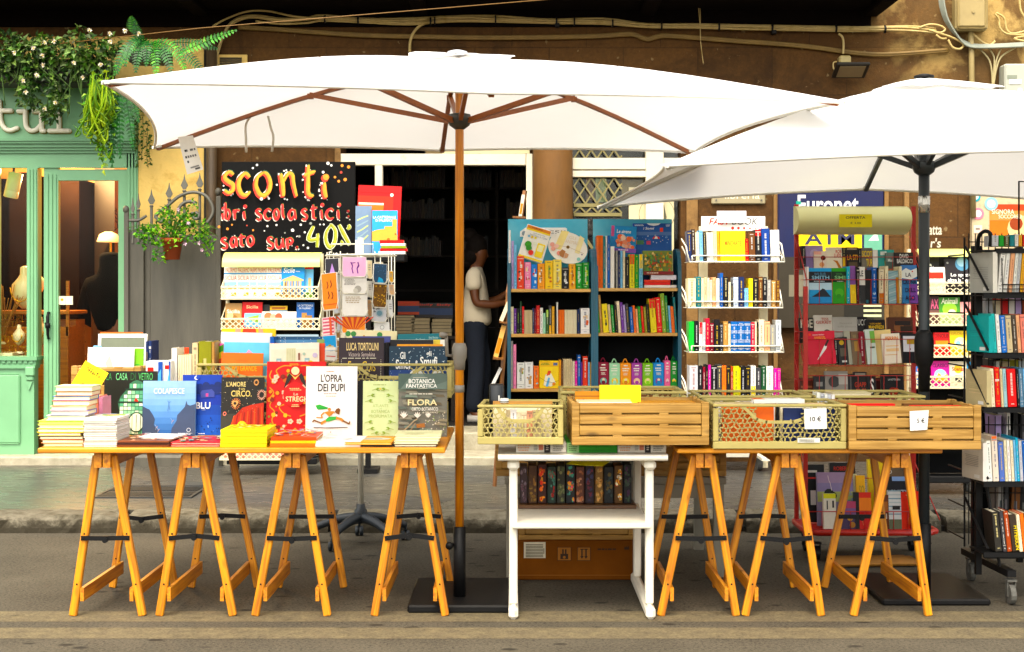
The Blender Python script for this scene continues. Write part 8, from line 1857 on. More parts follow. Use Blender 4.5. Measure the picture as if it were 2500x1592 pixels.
#  red rack
def T(*tx,bg=(),**k):
 """cover art from coloured rectangles and lines of lettering"""
 def f(a):
  for q in bg:
   if len(q) == 5: a.r(*q)
   else: a.d(*q)
  for t in tx: a.t(t[0],*t[1:5],t[5],bold=True)
 return f
dF1 = RDk; dB1 = RDk+.15; g1 = 'novels in the red rack'
def rb(label,q,art,col,d,lean=8,th=.025,zm=ZB,roll=0): CB(label,zm,d,q,art,col,th,lean,roll,group=g1)
zb1 = 470
row(ZB,dB1,345,[(68,99,145,'black'),(427,459,160,'#1a1a1a',dict(name='black and yellow',bot='#f2c81a',bv=.55)),(571,597,165,'black'),(697,744,182,'white',dict(plain=1))],'in top back row of the red rack',.1)
rb('lilac cloudy novel at top left of the red rack',(101,256,145,345),T(bg=((0,.5,1,1,'#8a78a8'),(.5,.35,.25,'#c8b8dc'))),'#b09ccc',dB1+.02)
rb('cream and red novel with a portrait in the top row of the red rack',(176,288,195,345),T(bg=((.72,.4,.2,'#5a2a1a'),(.0,.0,.6,.2,'#f0b8a8'),(.6,.8,.2,'#e8a878'))),'#f2e2d0',dB1)
rb('white novel with red title and orange swoosh, top row of the red rack',(287,425,160,345),lambda a: (a.t('ROB',.6,.12,.98,.28,'#c8442a',bold=True),a.t('LUDL',.5,.30,.98,.5,'#c8342a',bold=True),a.p([(.4,.62),(.7,.65),(.95,1),(.75,1),(.6,.75)],'#c87a3a')),'#f6ecd8',dB1)
rb('black novel with gold title in the top back row of the red rack',(461,570,160,345),T(('LA STI',.1,.36,.95,.62,'#e8a82a'),bg=((.1,.05,.9,.12,'#b8a88a'),(.2,.72,.9,.95,'#5a4a34'))),'#221c16',dB1)
rb('grey novel with big yellow letters in the top back row',(599,698,165,345),T(('SCOT',.05,.15,.98,.45,'#f0d23a'),('TUR',.4,.55,.98,.92,'#f0d23a')),'#7a7468',dB1)
rb('teal novel with white and yellow shapes in the top back row',(747,890,182,345),T(bg=((.15,.1,.55,.3,'#e8f0ec'),(.4,.6,.6,.95,'#f0c81a'))),'#4aa8a4',dB1+.01)
rb('small grey green novel beside the novel with bold white surname',(816,885,207,345),T(('Man',.25,.4,.9,.6,'#e8ece8'),bg=((.0,.6,1,1,'#4a5a54'),)),'#6a7a74',dB1-.01)
rb('dark brown novel with bold white lettering at top right of the red rack',(888,1060,206,345),T(('DAVID',.3,.1,.75,.38,'#f2f2ee'),('BALDACCI',.15,.42,.95,.7,'#f2f2ee')),'#2c2624',dB1)
row(ZB,dF1,660,[(112,130,332,'white',dict(plain=1)),(466,496,330,'cyan'),(551,580,340,'black'),(692,736,338,'blue',dict(disc='#c8dcec',disc2='#2f7fc0')),(737,752,340,'black'),(754,801,355,'cream',dict(bot='#c8742a')),(806,838,325,'cream'),(934,960,330,'cream')],'in top front row of the red rack',.1)
rb('blue novel with a black volcano in the top front row',(133,335,345,660),lambda a: (a.r(0,.1,1,.42,'#1a1c22'),a.t('WILBUR',.24,.13,.76,.21,'#5a8aa8'),a.t('SMITH',.13,.22,.9,.32,'#8ab8d0',bold=True),a.h(.15,.36,.85,.4,'#c8d8e0',1,2),a.r(0,.42,1,.62,'#bfdcec'),a.p([(.1,.82),(.35,.72),(.58,.58),(.68,.6),(.95,.82)],'#1d2530'),a.r(0,.82,1,1,'#2a8ac8')),'#3f9fd8',dF1)
rb('green novel matching the volcano one in the top front row',(337,466,345,660),lambda a: (a.r(0,.1,1,.4,'#123018'),a.t('WIL',.3,.14,.8,.2,'#4a8a4a'),a.t('SMI',.2,.22,.95,.32,'#8ac08a',bold=True),a.h(.3,.36,.95,.4,'#c8d8c0',1,2),a.d(.5,.7,.3,'#5aae3a'),a.d(.45,.8,.16,'#3a8a2a')),'#3f9a34',dF1)
rb('purple and yellow novel in the top front row',(498,550,326,660),T(bg=((0,.5,1,1,'#e8c83a'),(0,0,1,.5,'#8a5aa0'),(.5,.7,.3,'#f0d860'))),'#8a5aa0',dF1)
rb('white and black novel with large dark letters in the top front row',(582,636,335,660),T(('LE',.1,.1,.7,.26,'#1a1a1a'),bg=((0,.5,1,1,'#2a2a2c'),)),'#f0eee8',dF1)
rb('plain black novel in the middle of the top front row',(637,690,362,660),T(bg=((.0,.9,.4,1,'#2a6a78'),)),'#141416',dF1-.004)
rb('pale blue patterned novel in the top front row',(842,932,370,660),lambda a: [a.l([(0,.1+.12*k),(1,.0+.12*k)],.06,('#6a98a8','#c8d8d8')[k % 2]) for k in range(8)]+[a.r(.72,.2,1,1,'#b8863a')],'#9ab8c0',dF1)
def a_ago(a):
 a.p([(0,.0),(1,0),(1,.1),(.6,.16),(.3,.1),(0,.16)],'#4a7ab8'); a.p([(0,.16),(.3,.08),(.6,.14),(1,.08),(1,.3),(.6,.38),(0,.34)],'#e8ece8'); a.r(.5,.5,1,1,'#7a4aa0')
 for t,u0,v0,u1,v1 in (('LA',.26,.2,.62,.31),('CRUNA',.06,.38,.94,.5),('DELL',.2,.6,.88,.71),("AGO",.18,.80,.82,.92)): a.t(t,u0,v0,u1,v1,'#2a2440' if v0 < .3 else '#201a3c',bold=True)
 a.d(.7,.17,.05,'#c83a2a'); a.d(.66,.86,.05,'#d83a4a')
rb('blue and purple novel with hand drawn letters at the right of the top front row',(962,1100,318,660),a_ago,'#3f78b0',dF1)
rb('black novel with pale letters at left of the middle back row',(45,172,790,1010),T(('RBE',.1,.06,.95,.4,'#d8d2c0'),bg=((.4,.6,1,.9,'#8a2a22'),)),'#1c1816',dB1)
rb('white novel with red title in the middle back row',(178,340,765,1010),T(('TESS',.4,.1,.8,.2,'#b85a4a'),('GERRIT',.1,.21,.95,.32,'#b84a3a'),bg=((.7,.65,.2,'#4a4a4a'),)),'#e2ddd2',dB1)
rb('pale grey novel with faint title in the middle back row',(342,562,783,1010),T(('Sogni',.28,.2,.78,.3,'#a8a49c'),('sulla pianura',.2,.33,.95,.43,'#a8a49c'),bg=((.5,.85,.15,'#8a867e'),)),'#bdb9b2',dB1-.01)
rb('black novel with white capitals in the middle back row',(563,655,780,1010),T(('UCCI',.05,.1,.98,.34,'#d8d8d4')),'#242224',dB1+.01)
rb('black novel with yellow lettering in the middle back row',(640,812,805,1010),T(('VALERIO MASSIMO',.2,.14,.8,.22,'#e8b83a'),('MANFREDI',.15,.25,.92,.4,'#f0c83a')),'#1a1818',dB1-.01)
rb('brown novel with a dark portrait at right of the middle back row',(832,1060,785,1010),T(bg=((.45,.4,.2,'#8a5a3a'),(.3,.15,.9,.32,'#2a2220'),(.5,.35,.95,.7,'#33261e'),(.3,.72,.9,.82,'#8a6248'))),'#5a3626',dB1)
def a_knife(a): a.t('Antonio Pagliaro',.2,.09,.62,.14,'#f2d8d8',bold=True); a.h(.25,.16,.7,.26,'#e8a03a',2,3); a.p([(.32,.88),(.62,.42),(.7,.47),(.66,.55),(.4,.82)],'#f0eeec'); a.l([(.64,.46),(.76,.28)],.07,'#241418'); a.r(.06,.06,.14,.14,'#e8503a')
rb('crimson novel with a white kitchen knife at left of the middle front row',(125,372,908,1200),a_knife,'#cf1f44',dF1,roll=-2)
row(ZB,dF1,1205,[(366,396,965,'black'),(586,638,915,'maroon')],'in middle front row of the red rack',.1,-3)
rb('black novel with a yellow moon in the middle front row',(398,486,962,1205),T(bg=((.4,.2,.25,'#c8a83a'),(.2,.4,.8,.7,'#5a5448'),(.3,.85,.8,.92,'#d8d8d4'))),'#1e1c1e',dF1,roll=-3)
rb('grey green novel leaning in the middle front row',(470,520,905,1205),None,'#a8a898',dF1+.005,roll=-4)
rb('brown novel with golden shade leaning in the middle front row',(522,600,910,1205),T(bg=((.3,.3,.9,.6,'#a8844a'),(.2,.1,.6,.2,'#8a7a5a'))),'#6f5c48',dF1,roll=-3)
rb('pale green and white novel in the middle front row',(652,738,892,1200),T(bg=((.5,.05,1,.4,'#7ab05a'),(.4,.5,.9,.55,'#4a5a4a'))),'#d0dcd4',dF1,roll=-4)
rb('cream novel behind the white and orange one, middle front row',(735,885,897,1200),None,'#ecd49a',dF1+.03,roll=-4)
rb('white and orange novel leaning in the middle front row',(795,955,930,1195),T(('PERRIN',.2,.1,.9,.22,'#e8903a'),bg=((.2,.4,.9,.43,'#f0c890'),(.2,.5,.9,.6,'#f2d0a0'),(.1,.7,.8,.72,'#e8b878'))),'#f6ecdc',dF1,roll=-3)
rb('black book with a white label at right of the middle front row',(966,1112,932,1190),T(bg=((.05,.08,.98,.62,'#dcdce4'),(.28,.2,.78,.36,'#b89a4a'),(.45,.5,.5,.56,'#3a3a3a'))),'#16161c',dF1)
for q,lb,art,c in (((175,272,1302,1500),'dark grey novel at left of the third row of the red rack',T(bg=((.2,.3,.8,.5,'#8a8a86'),)),'#262628'),((275,478,1266,1500),'grey novel with a dark figure in the third row',T(bg=((.4,.4,.25,'#3a3a3a'),(.6,.1,1,.5,'#b8b4ac'))),'#8f8b84'),((480,540,1292,1500),'thin black novel in the third row of the red rack',T(bg=((.3,.1,.5,.9,'#5a5654'),)),'#1a1a1c'),((532,648,1272,1500),'black novel with red lettering in the third row',T(('GIAPP',.05,.4,.95,.6,'#a83a2a'),('ALPI',.05,.65,.9,.85,'#a83a2a'),bg=((.1,.05,.9,.15,'#8a8478'),)),'#1e1a1a'),((652,728,1302,1500),'black novel with a big white letter in the third row',T(('S',.35,.15,.75,.8,'#f0f0ea')),'#1c1c1e'),((730,775,1325,1500),'dark red edged novel in the third row',None,'#4a1a18'),((778,978,1290,1500),'black novel with small white title and red smoke in the third row',T(('LA NOTTE NERA',.3,.2,.85,.28,'#c8c8c4'),bg=((.5,.75,.2,'#8a2a1a'),(.65,.7,.12,'#b84a2a'))),'#17171a'),((45,172,1325,1500),'rust brown novel behind the red post in the third row',T(bg=((.1,.4,.9,.5,'#a86a4a'),)),'#5a2a1c')):
 rb(lb,q,art,c,dB1 if q[0] in (45,730) else dF1+.04)
dZ = RDk-.085
for q,lb,art,c,dd,rl in (((60,282,185,560),'black novel with red band at back left of the red rack base',T(bg=((.05,.1,.6,.14,'#c8c4bc'),(.0,.22,.9,.25,'#b83a2a'),(.2,.45,.5,.7,'#d8d8d4'))),'#1c1e20',.22,0),((355,672,165,560),'black novel with large white title behind the trestle leg',T(('COLPA',.16,.18,.95,.34,'#f0f0ea'),('ROBERTO',.15,.06,.9,.13,'#b83a2a')),'#17171a',.22,0),((832,1110,120,560),'yellow novel with thin dark letters at the back of the red base',T(('SA',.25,.08,.55,.24,'#8a7a1a'),('IO',.25,.30,.5,.44,'#8a7a1a')),'#e8cc14',.22,0),((1075,1305,190,560),'brown novel with a white ring at the back of the red base',T(bg=((.12,.12,.12,'#e8e4da'),(.12,.12,.085,'#4a3f34'),(.8,.3,.2,'#1e1a18'))),'#6a5a48',.22,0),
  ((192,640,282,800),'large novel with a stormy violet sky on the red base',lambda a: (a.r(0,0,1,.2,'#a08aa8'),a.r(0,.2,1,.36,'#8a80a8'),a.r(0,.36,1,.55,'#a8b070'),a.d(.32,.4,.14,'#1a2216',10),a.d(.42,.44,.12,'#1a2216',10),a.l([(.3,.06),(.33,.16),(.36,.2),(.4,.34)],.014,'#efe0e0'),a.t('Jack',.72,.36,.98,.46,'#6a7ab8'),a.t('Coll',.7,.48,.98,.58,'#6a7ab8')),'#8a84a0',.1,0),((500,690,300,700),'cream and olive novel beside the stormy one',T(bg=((.6,.1,.75,.5,'#4a4a2a'),)),'#c8c4a0',.13,0),((682,790,320,700),'amber novel with grey letters on the red base',T(('SO',.3,.2,.9,.4,'#b89a4a'),bg=((0,.7,1,1,'#e08a2a'),)),'#f0b83a',.11,0),((1072,1362,335,760),'black and blue novel with serif lettering on the red base',T(('SMITH',.12,.27,.95,.38,'#a8b4c0'),bg=((.2,.0,1,.09,'#8aa8d8'),(.5,.62,.96,.64,'#8a8a8a'))),'#20242a',.11,0),
  ((266,420,545,985),'white and yellow paperback at front left of the red base',T(bg=((0,0,1,.14,'#d8d81a'),(.25,.2,.35,.45,'#2a2a2a'),(.7,.2,.85,.4,'#3a3a3a'))),'#e2ded0',0,0),((482,668,640,985),'violet and gold novel in front on the red base',lambda a: (a.r(0,.0,1,.25,'#b04a6a'),a.r(0,.25,1,.5,'#7a5a8a'),a.d(.6,.6,.2,'#c89a4a'),a.d(.75,.85,.2,'#a8743a')),'#4a3a5a',0,0),((652,862,530,985),'black and orange sunset novel in front on the red base',lambda a: (a.r(.28,0,1,.15,'#d8401c'),a.r(.28,.15,1,.5,'#f08a3a'),a.r(.28,.5,1,1,'#c83420'),a.l([(.4,.6),(.5,.9)],.02,'#f0a87a')),'#16161a',0,0),((942,1082,560,985),'brown novel with white script in front on the red base',T(('Al',.3,.55,.8,.7,'#e8e0d8'),bg=((.2,.2,.9,.5,'#a86a3a'),)),'#6a3c26',0,0),((1078,1235,505,985),'white and blue striped novel in front on the red base',lambda a: [a.r(0,.1*k,1,.1*k+.03,('#8aa8b8','#c8d4d8')[k % 2]) for k in range(7)]+[a.r(.3,.4,.9,.5,'#2a2a2a'),a.r(0,.75,1,1,'#6a705a')],'#e8ecec',0,0),((1205,1488,522,985),'vermilion novel at front right of the red base',T(bg=((.4,.08,.62,.1,'#f0c0a0'),(.7,.55,.08,'#c84a14'),(.7,.8,.3,'#f07a2a'))),'#ee4a1c',.01,-3)):
 o = CB(lb,ZC,dZ+.015+dd,q,art,c,.03,7,rl,group=g1,z=zt0+.0035)

#  cream racks
def a_guide(c1):
 def f(a): a.r(0,0,1,.04,c1); a.t('PALERMO',.08,.06,.95,.2,'#c8503a'); a.r(0,.22,1,.26,'#3a8ac8'); a.t('SICILIA',.08,.3,.95,.44,'#d8705a'); a.r(.06,.5,.98,.72,'#9ac0e0'); a.p([(.06,.72),(.3,.6),(.6,.64),(.98,.58),(.98,.72)],'#a89a5a'); a.r(.55,.82,.95,.93,'#b8a04a')
 return f
for i,(a_,b_,c1,lb) in enumerate(((140,240,'#2f6fc0','blue topped white city guidebook, leftmost on the cream rack'),(236,332,'#3a9a4a','green topped white city guidebook on the cream rack'),(330,392,'#d8402a','red topped narrow city guidebook on the cream rack'),(386,462,'#c8301e','red topped white city guidebook in the middle of the cream rack'),(460,576,'#4a4a52','grey topped white city guidebook beside the temple cover'))):
 CB(lb,Z3,LD+.02+.012*(5-i),(a_,b_,948,1180),a_guide(c1),'#f4f2ec',.012,8,z=Z3.Z(1190,LD),group='guidebooks on the cream rack')
def a_temple(a): a.t('Sicile',.08,.03,.58,.2,'#f4f6fa',bold=True,italic=.2); a.h(.62,.14,.85,.18,'#e8f0f8',1,1); a.p([(.02,.42),(.5,.28),(.98,.42),(.95,.46),(.05,.46)],'#c8a878'); [a.r(.08+.12*k,.46,.15+.12*k,.95,('#d8b888','#b8946a')[k % 2]) for k in range(7)]; a.r(.15,.5,.2,.95,'#6a4a34'); a.r(0,.9,1,1,'#a8824a')
CB('blue guidebook with a stone temple on the cream rack',Z3,LD+.015,(570,742,952,1180),a_temple,'#3a86c8',.015,8,z=Z3.Z(1190,LD),group='guidebooks on the cream rack')
CB('red guidebook behind the temple cover on the cream rack',Z3,LD+.09,(600,806,922,1180),lambda a: a.t('Sicilia',.2,.04,.8,.15,'#e8b83a',bold=True),'#d8341e',.015,8,z=Z3.Z(1190,LD),group='guidebooks on the cream rack')
CB('light blue guidebook with a tower at right on the cream rack',Z3,LD+.05,(735,808,972,1180),T(bg=((.5,.3,.8,.8,'#c8b07a'),(0,.8,1,1,'#6a8a3a'))),'#7ab8e4',.015,8,z=Z3.Z(1190,LD),group='guidebooks on the cream rack')
for q,lb,art,c in (((150,272,1228,1420),'tan guidebook with ruins on the second tray',T(('Sicilia',.1,.25,.9,.4,'#f2ead8'),bg=((.5,.65,.3,'#8a6a3a'),(.3,.5,.2,'#d8b88a'))),'#b08a5a'),((277,426,1220,1420),'red guidebook with a triangular map on the second tray',lambda a: (a.t('Sicilia',.2,.12,.8,.24,'#f0d0a0',bold=True),a.r(.12,.42,.98,.95,'#8ac4e8'),a.p([(.2,.6),(.85,.48),(.8,.78),(.5,.72)],'#8aae4a')),'#d8301e'),((428,482,1238,1420),'dark narrow guidebook on the second tray',T(bg=((.1,.3,.9,.6,'#4a5a6a'),)),'#2a2c2a'),((484,614,1248,1420),'yellow guidebook with a blue sea on the second tray',T(bg=((0,.2,1,.45,'#4a9ad0'),(.1,.05,.9,.15,'#b8740a'))),'#f0c42a'),((420,682,1290,1420),'wide white guidebook with coral marks on the second tray',T(bg=((.2,.3,.12,'#e87a5a'),(.35,.35,.1,'#e8a08a'),(.5,.3,.1,'#d8604a'),(.8,.3,.06,'#c8c4ba'))),'#e9e5dc'),((684,814,1222,1420),'dark blue guidebook with a brown cathedral on the second tray',T(('LA CATTEDRALE',.06,.08,.95,.16,'#d8e0ec'),('DI PALERMO',.15,.19,.85,.26,'#d8e0ec'),bg=((.3,.4,.6,1,'#a07a4a'),(.5,.5,.9,1,'#8a643a'))),'#2a5a9a')):
 CB(lb,Z3,LD+.02+(.03 if q[0] in (428,484) else 0),q,art,c,.014,8,z=Z3.Z(1416,LD),group='guidebooks on the cream rack')
# lowest tray, near the ground
for k,(a_,b_,c,lb) in enumerate(((130,300,'#e8907a','coral map in the lowest tray of the cream rack'),(305,480,'#e8b0a0','pale pink map in the lowest tray of the cream rack'),(485,750,'#d89a8a','dusty pink map in the lowest tray of the cream rack'))):
 CB(lb,Z3,LD+.02,(a_,b_,2270,2390),T(bg=((.2,.3,.8,.6,'#f4e8e0'),)),c,.014,8,z=Z3.Z(2386,LD),group='guidebooks on the cream rack')
g2 = 'children books on the right cream rack'
for q,lb,art,c in (((472,556,530,710),'black book with a white ball and letters on the right cream rack',T(('Sto',.1,.2,.95,.5,'#f4f4f0')),'#1e1c1e'),((478,594,603,770),'white and red book below the ball book on the right cream rack',T(bg=((0,.2,.9,.45,'#d8402a'),(.0,.6,1,.75,'#f0c8b0'))),'#f2e8e0'),((594,790,545,770),'black space book with a blue planet on the right cream rack',T(('Lo spazio',.2,.42,.95,.55,'#f2f2ee'),('oltre la Terra',.08,.57,.98,.69,'#f2f2ee'),bg=((.62,.15,.25,'#5a8aa8'),(.6,.1,.16,'#9ac0d0'),(.1,.12,.04,'#8a8a86'))),'#201c20'),
  ((470,552,805,990),'pink and black book on the second tray of the right cream rack',T(('AX',.3,.1,.95,.45,'#d86a8a'),bg=((0,.5,1,1,'#6a4a44'),)),'#4a3034'),((552,698,812,990),'green animal picture book on the right cream rack',lambda a: (a.d(.5,.45,.35,'#9ad05a'),a.d(.6,.6,.2,'#e8f0c8'),a.t('Animali',.1,.03,.9,.25,'#f0f4d8',bold=True,italic=.2),a.r(0,.6,1,1,'#c8d8a0')),'#4a8a3a'),((699,855,845,990),'salmon picture book with a bird on the right cream rack',lambda a: (a.p([(.1,.6),(.4,.3),(.6,.4),(.9,.1),(.7,.6),(.4,.7)],'#a8584a'),a.r(0,.7,1,1,'#f0c8c0')),'#e8a8a4'),
  ((516,626,1057,1210),'red and orange book with a dinosaur style title on the third tray',T(('DINOLIB',.06,.06,.95,.24,'#7a1a1a'),bg=((.1,.35,.9,.65,'#f08a2a'),)),'#d8301e'),((627,770,1045,1210),'yellow picture book with an animal on the third tray',lambda a: (a.d(.5,.5,.3,'#f0e8c0'),a.t('ESPLORIAMO',.06,.06,.95,.16,'#b8862a'),a.d(.4,.5,.12,'#8ac0d0')),'#f4d42a'),((772,850,1060,1210),'orange book at the right of the third tray',None,'#e8a04a'),
  ((498,622,1255,1425),'magenta book with castle scene on the lowest visible tray',lambda a: (a.t('CLASSICI',.08,.1,.92,.25,'#3a1a4a',bold=True),a.d(.5,.55,.35,'#a8d8f0'),a.p([(.2,.7),(.4,.45),(.6,.6),(.9,.5),(.9,.8),(.2,.8)],'#f0a83a')),'#d83a9a'),((624,744,1258,1425),'cream book with a yellow and red ball on the lowest visible tray',lambda a: (a.d(.5,.3,.25,'#f0c42a'),a.t('Scienza',.15,.22,.85,.38,'#d8402a',bold=True),a.r(.3,.55,.7,.8,'#3a3a3a')),'#f2ead0'),((746,860,1260,1425),'blue book with orange letters at right of the lowest tray',lambda a: (a.t('CUBO',.2,.1,.9,.3,'#e8503a',bold=True),a.d(.5,.6,.25,'#e8a03a')),'#2a9ad8'),((390,440,1288,1425),'blue and white book left of the dark pole on the lowest tray',T(bg=((0,.3,1,.6,'#e8ecf0'),(.5,.2,.3,'#e87a3a'))),'#4a7ac0')):
 t = next(t for t in (785,1003,1222,1438) if q[3] <= t); CB(lb,ZG,RDr+.02+(.05 if q[0] in (472,) else 0),q,art,c,.016,8,z=ZG.Z(t-4,RDr),group=g2)
for k,(a_,b_,c,lb) in enumerate(((400,560,'#c8a05a','golden brown map low in the right cream rack'),(565,700,'#a8b06a','olive map low in the right cream rack'),(705,850,'#c87a6a','pinkish map low in the right cream rack'))):
 CB(lb,ZG,RDr+.02,(a_,b_,1780,1845),T(bg=((.2,.3,.8,.6,'#f4e8d0'),)),c,.014,8,z=ZG.Z(1842,RDr),group=g2)

#  black rack
PK = ['on the top ledge of the black rack','in the first row of the black rack','in the second row of the black rack','in the third row of the black rack','in the fourth row of the black rack','in the lowest row of the black rack']
row(ZD,KD,150,[(302,360,52,'silver'),(366,410,50,'green',dict(plain=1)),(415,460,54,'#5a5a34',dict(name='dark olive')),(462,506,48,'teal',dict(plain=1)),(508,540,42,'white'),(543,574,50,'gold'),(577,620,46,'red'),(623,660,50,'cream')],PK[0],.12)
row(ZD,KD,560,[(352,398,195,'white'),(402,440,200,'#ece8e4',dict(name='ivory')),(444,480,205,'peach'),(484,514,205,'white'),(516,545,208,'silver'),(547,577,205,'gold'),(579,625,205,'peach'),(628,680,200,'cream')],PK[1],.16,5)
row(ZD,KD,1100,[(318,352,750,'#4ab8b4',dict(name='turquoise')),(355,388,755,'white'),(391,440,765,'#2a6fc0',dict(name='blue')),(443,495,765,'beige'),(498,536,760,'#4a3f34',dict(name='dark brown')),(539,571,760,'peach'),(573,615,755,'#e88a7a',dict(name='salmon')),(618,660,760,'red')],PK[2],.2,-4)
row(ZD,KD,1585,[(300,336,1240,'cream'),(340,385,1228,'#dc3226',dict(name='red',bands=(.3,.33),bc='#f0ece4')),(388,410,1242,'beige'),(413,446,1242,'#a8ccd0',dict(name='pale blue')),(449,530,1242,'#d8302c',dict(name='scarlet')),(533,552,1245,'black'),(555,590,1240,'#5a7a94',dict(name='slate')),(593,640,1240,'sky')],PK[3],.2,-3)
row(ZE,KD,612,[(205,240,330,'white'),(243,285,296,'#f0e4d4',dict(name='ivory',top='#e0723a',tv=.1)),(288,326,336,'#5a72b8',dict(name='blue')),(329,349,325,'cream'),(351,372,325,'white'),(374,394,328,'cream'),(396,411,325,'sky'),(413,432,310,'cyan'),(434,456,330,'silver'),(458,500,330,'blue')],PK[4],.18,-3)
row(ZE,KD,1100,[(262,310,820,'#2c2a26',dict(name='black')),(313,340,815,'charcoal'),(343,376,815,'rust'),(380,425,838,'#3a3026',dict(name='dark brown',plain=1)),(428,452,840,'cream'),(455,480,832,'orange'),(483,520,830,'brown')],PK[5],.13,-6)
for k,(zm,zy,top,cc) in enumerate(((ZD,1100,600,('silver','cream','red','white','lilac','rust')),(ZD,1585,1180,('charcoal','white','beige','olive','silver','white')),(ZE,612,150,('lilac','white','black','charcoal','grey','silver')),(ZE,1100,650,('grey','charcoal','brown','black','tan','charcoal')))):
 fx = KD*6.66/KD; x_ = zm.X(255,6.66); objs = []
 for c_ in cc+cc[:4]:
  w = ru(.022,.04); h_ = (zy-top)*zm.s*KD/F*ru(.9,1); z_ = zm.Z(zy,KD)+.005; REST.T = MT((x_,0,z_)) @ MR(R(ru(-3,3)),4,'Y'); REST.box(0,w,6.65,6.78,0,h_,jit(c_)); REST.box(.003,w-.003,6.653,6.779,h_-.001,h_+.0005,jit('cream')); REST.box(w*.3,w*.65,6.649,6.6505,h_*.3,h_*.7,jit('#5a5a5a',.4)); x_ += w+.004
 REST.T = None
mb=MB();d = KD-.002
T_ = MT((ZE.X(402,d),d,ZE.Z(1000,d))) @ MR(R(-6),4,'Y') @ MR(R(90),4,'Y'); vs_,fs_ = fit('HYPERION',-.055,-.008,.055,.010,True); mb.add([tuple(T_ @ Vector((x,0,y))) for x,y in vs_],fs_,'#e8d02a')
hyp = [o for o in bpy.data.objects if o.get('group','').startswith('books in the lowest row of the black') and o['label'].startswith('only dark brown')]
oo = mb.B('spine_lettering',PRINT)
if hyp: oo.parent = hyp[0]; oo.matrix_parent_inverse = (MT(hyp[0].location) @ MR(hyp[0].rotation_euler.y,4,'Y')).inverted(); tag(hyp[0],'dark brown book with yellow spine lettering in the lowest row of the black rack')
# big covers turned sideways at the left of each row (they are thick books seen from their flat side)
for zm,q,y1,c,lb,dk in ((ZD,(200,352,200,560),6.62,'#b9bab4','grey book showing its back cover at left of the first row',0),(ZD,(200,316,770,1150),6.63,'#2aa8a8','turquoise book showing its back cover at left of the second row',1),(ZD,(180,298,1260,1585),6.62,'#c8b890','beige book showing its back cover at left of the third row',1),(ZE,(158,204,345,625),6.6,'#dcd6ca','white book showing its back cover at left of the fourth row',0)):
 xr = zm.X(q[1],KD)-.001; z0 = zm.Z({560: 566,1150: 1100,1585: 1586,625: 612}[q[3]],KD)+.001; h = zm.Z(q[2],KD)-z0; ln = (y1-KD)
 mb=MB();mb.T = MR(R(12 if dk == 0 else 9),4,'Z'); mb.box(-.022,-.0195,-.0,ln*1.0,0,h,c); mb.box(-.0025,0,-.0,ln,0,h,c); mb.box(-.022,0,-.0025,0,0,h,jit('#f0ece2' if not dk else c,.05)); mb.mi = 1; mb.box(-.0195,-.0025,0.0005,ln-.003,.003,h-.003,'#ece4d0'); mb.mi = 0
 # printed back cover: faces left
 for k in range(7): mb.box(-.0226,-.0221,ln*.2,ln*(.85-.03*(k % 3)),h*(.62-.045*k),h*(.63-.045*k),'#8a8a86' if not dk else jit(c,.4))
 mb.box(-.0226,-.0221,ln*.15,ln*.4,h*.05,h*.14,'#f0f0ec'); 
 tag(mb.B('book',BM,None,(xr,KD+.008,z0)),lb,'book','back covers facing left on the black rack')

#  postcards
def card(label,q,art,col,d=SD-.235,roll=0,yaw=0,zm=Z3):
 x0,x1 = zm.X(q[0],d),zm.X(q[1],d); z0,z1 = zm.Z(q[3],d),zm.Z(q[2],d); w,h = x1-x0,z1-z0; mb=MB();mb.box(-w/2,w/2,0,.012,-h/2,h/2,'#f2f0ea'); a=Art(mb,-w/2+.002,w/2-.002,-h/2+.002,h/2-.002,0,.0004); a.r(0,0,1,1,col)
 if art: art(a)
 o = tag(mb.B('postcard',PRINT,None,((x0+x1)/2,d,(z0+z1)/2),(R(-3),R(roll),R(yaw))),label,'postcard','postcards on the wire spinner')
 mb=MB();mb.smooth=1; mb.tu([(-w/2-.004,.014,-h/2+h*.25),(-w/2-.004,-.005,-h/2+h*.22),(-w/2+.01,-.005,-h/2-.004),(w/2-.01,-.005,-h/2-.004),(w/2+.004,-.005,-h/2+h*.22),(w/2+.004,.014,-h/2+h*.25)],.0022,5); mb.B('wire_pocket',WIREW,o)
def dancers(c): return lambda a: (a.l([(.35,.25),(.42,.45),(.4,.6),(.45,.85)],.05,c),a.l([(.65,.25),(.7,.45),(.62,.6),(.66,.85)],.05,c),a.l([(.38,.3),(.55,.28)],.03,c),a.l([(.68,.4),(.62,.55)],.03,c))
card('pink postcard with purple dancing figures on the spinner',(1030,1208,880,1028),dancers('#6a2a8a'),'#eebadd')
card('white postcard with small print below the pink one',(1030,1210,1032,1152),lambda a: (a.h(.05,.1,.6,.5,'#8a8680',5,2),a.d(.65,.75,.15,'#a8a49c'),a.d(.55,.85,.1,'#c8c4ba')),'#e6e3de')
card('white postcard with two lines of print in the middle of the spinner',(1030,1215,1156,1318),lambda a: a.h(.1,.1,.8,.45,'#b8a890',4,3),'#ebe8e2')
card('orange sunburst postcard at the bottom of the spinner',(1026,1202,1325,1450),lambda a: ([a.p([(.5,1),(.5+1.2*cos(pi*k/13),max(1-1.5*sin(pi*k/13),0) if .5+1.2*cos(pi*k/13) else 0),(.5+1.2*cos(pi*(k+.5)/13),max(1-1.5*sin(pi*(k+.5)/13),0))],'#c84a1a') for k in range(3,11)],a.d(.5,1.0,.2,'#2a1410',14,.2,0,pi)),'#f0962a')
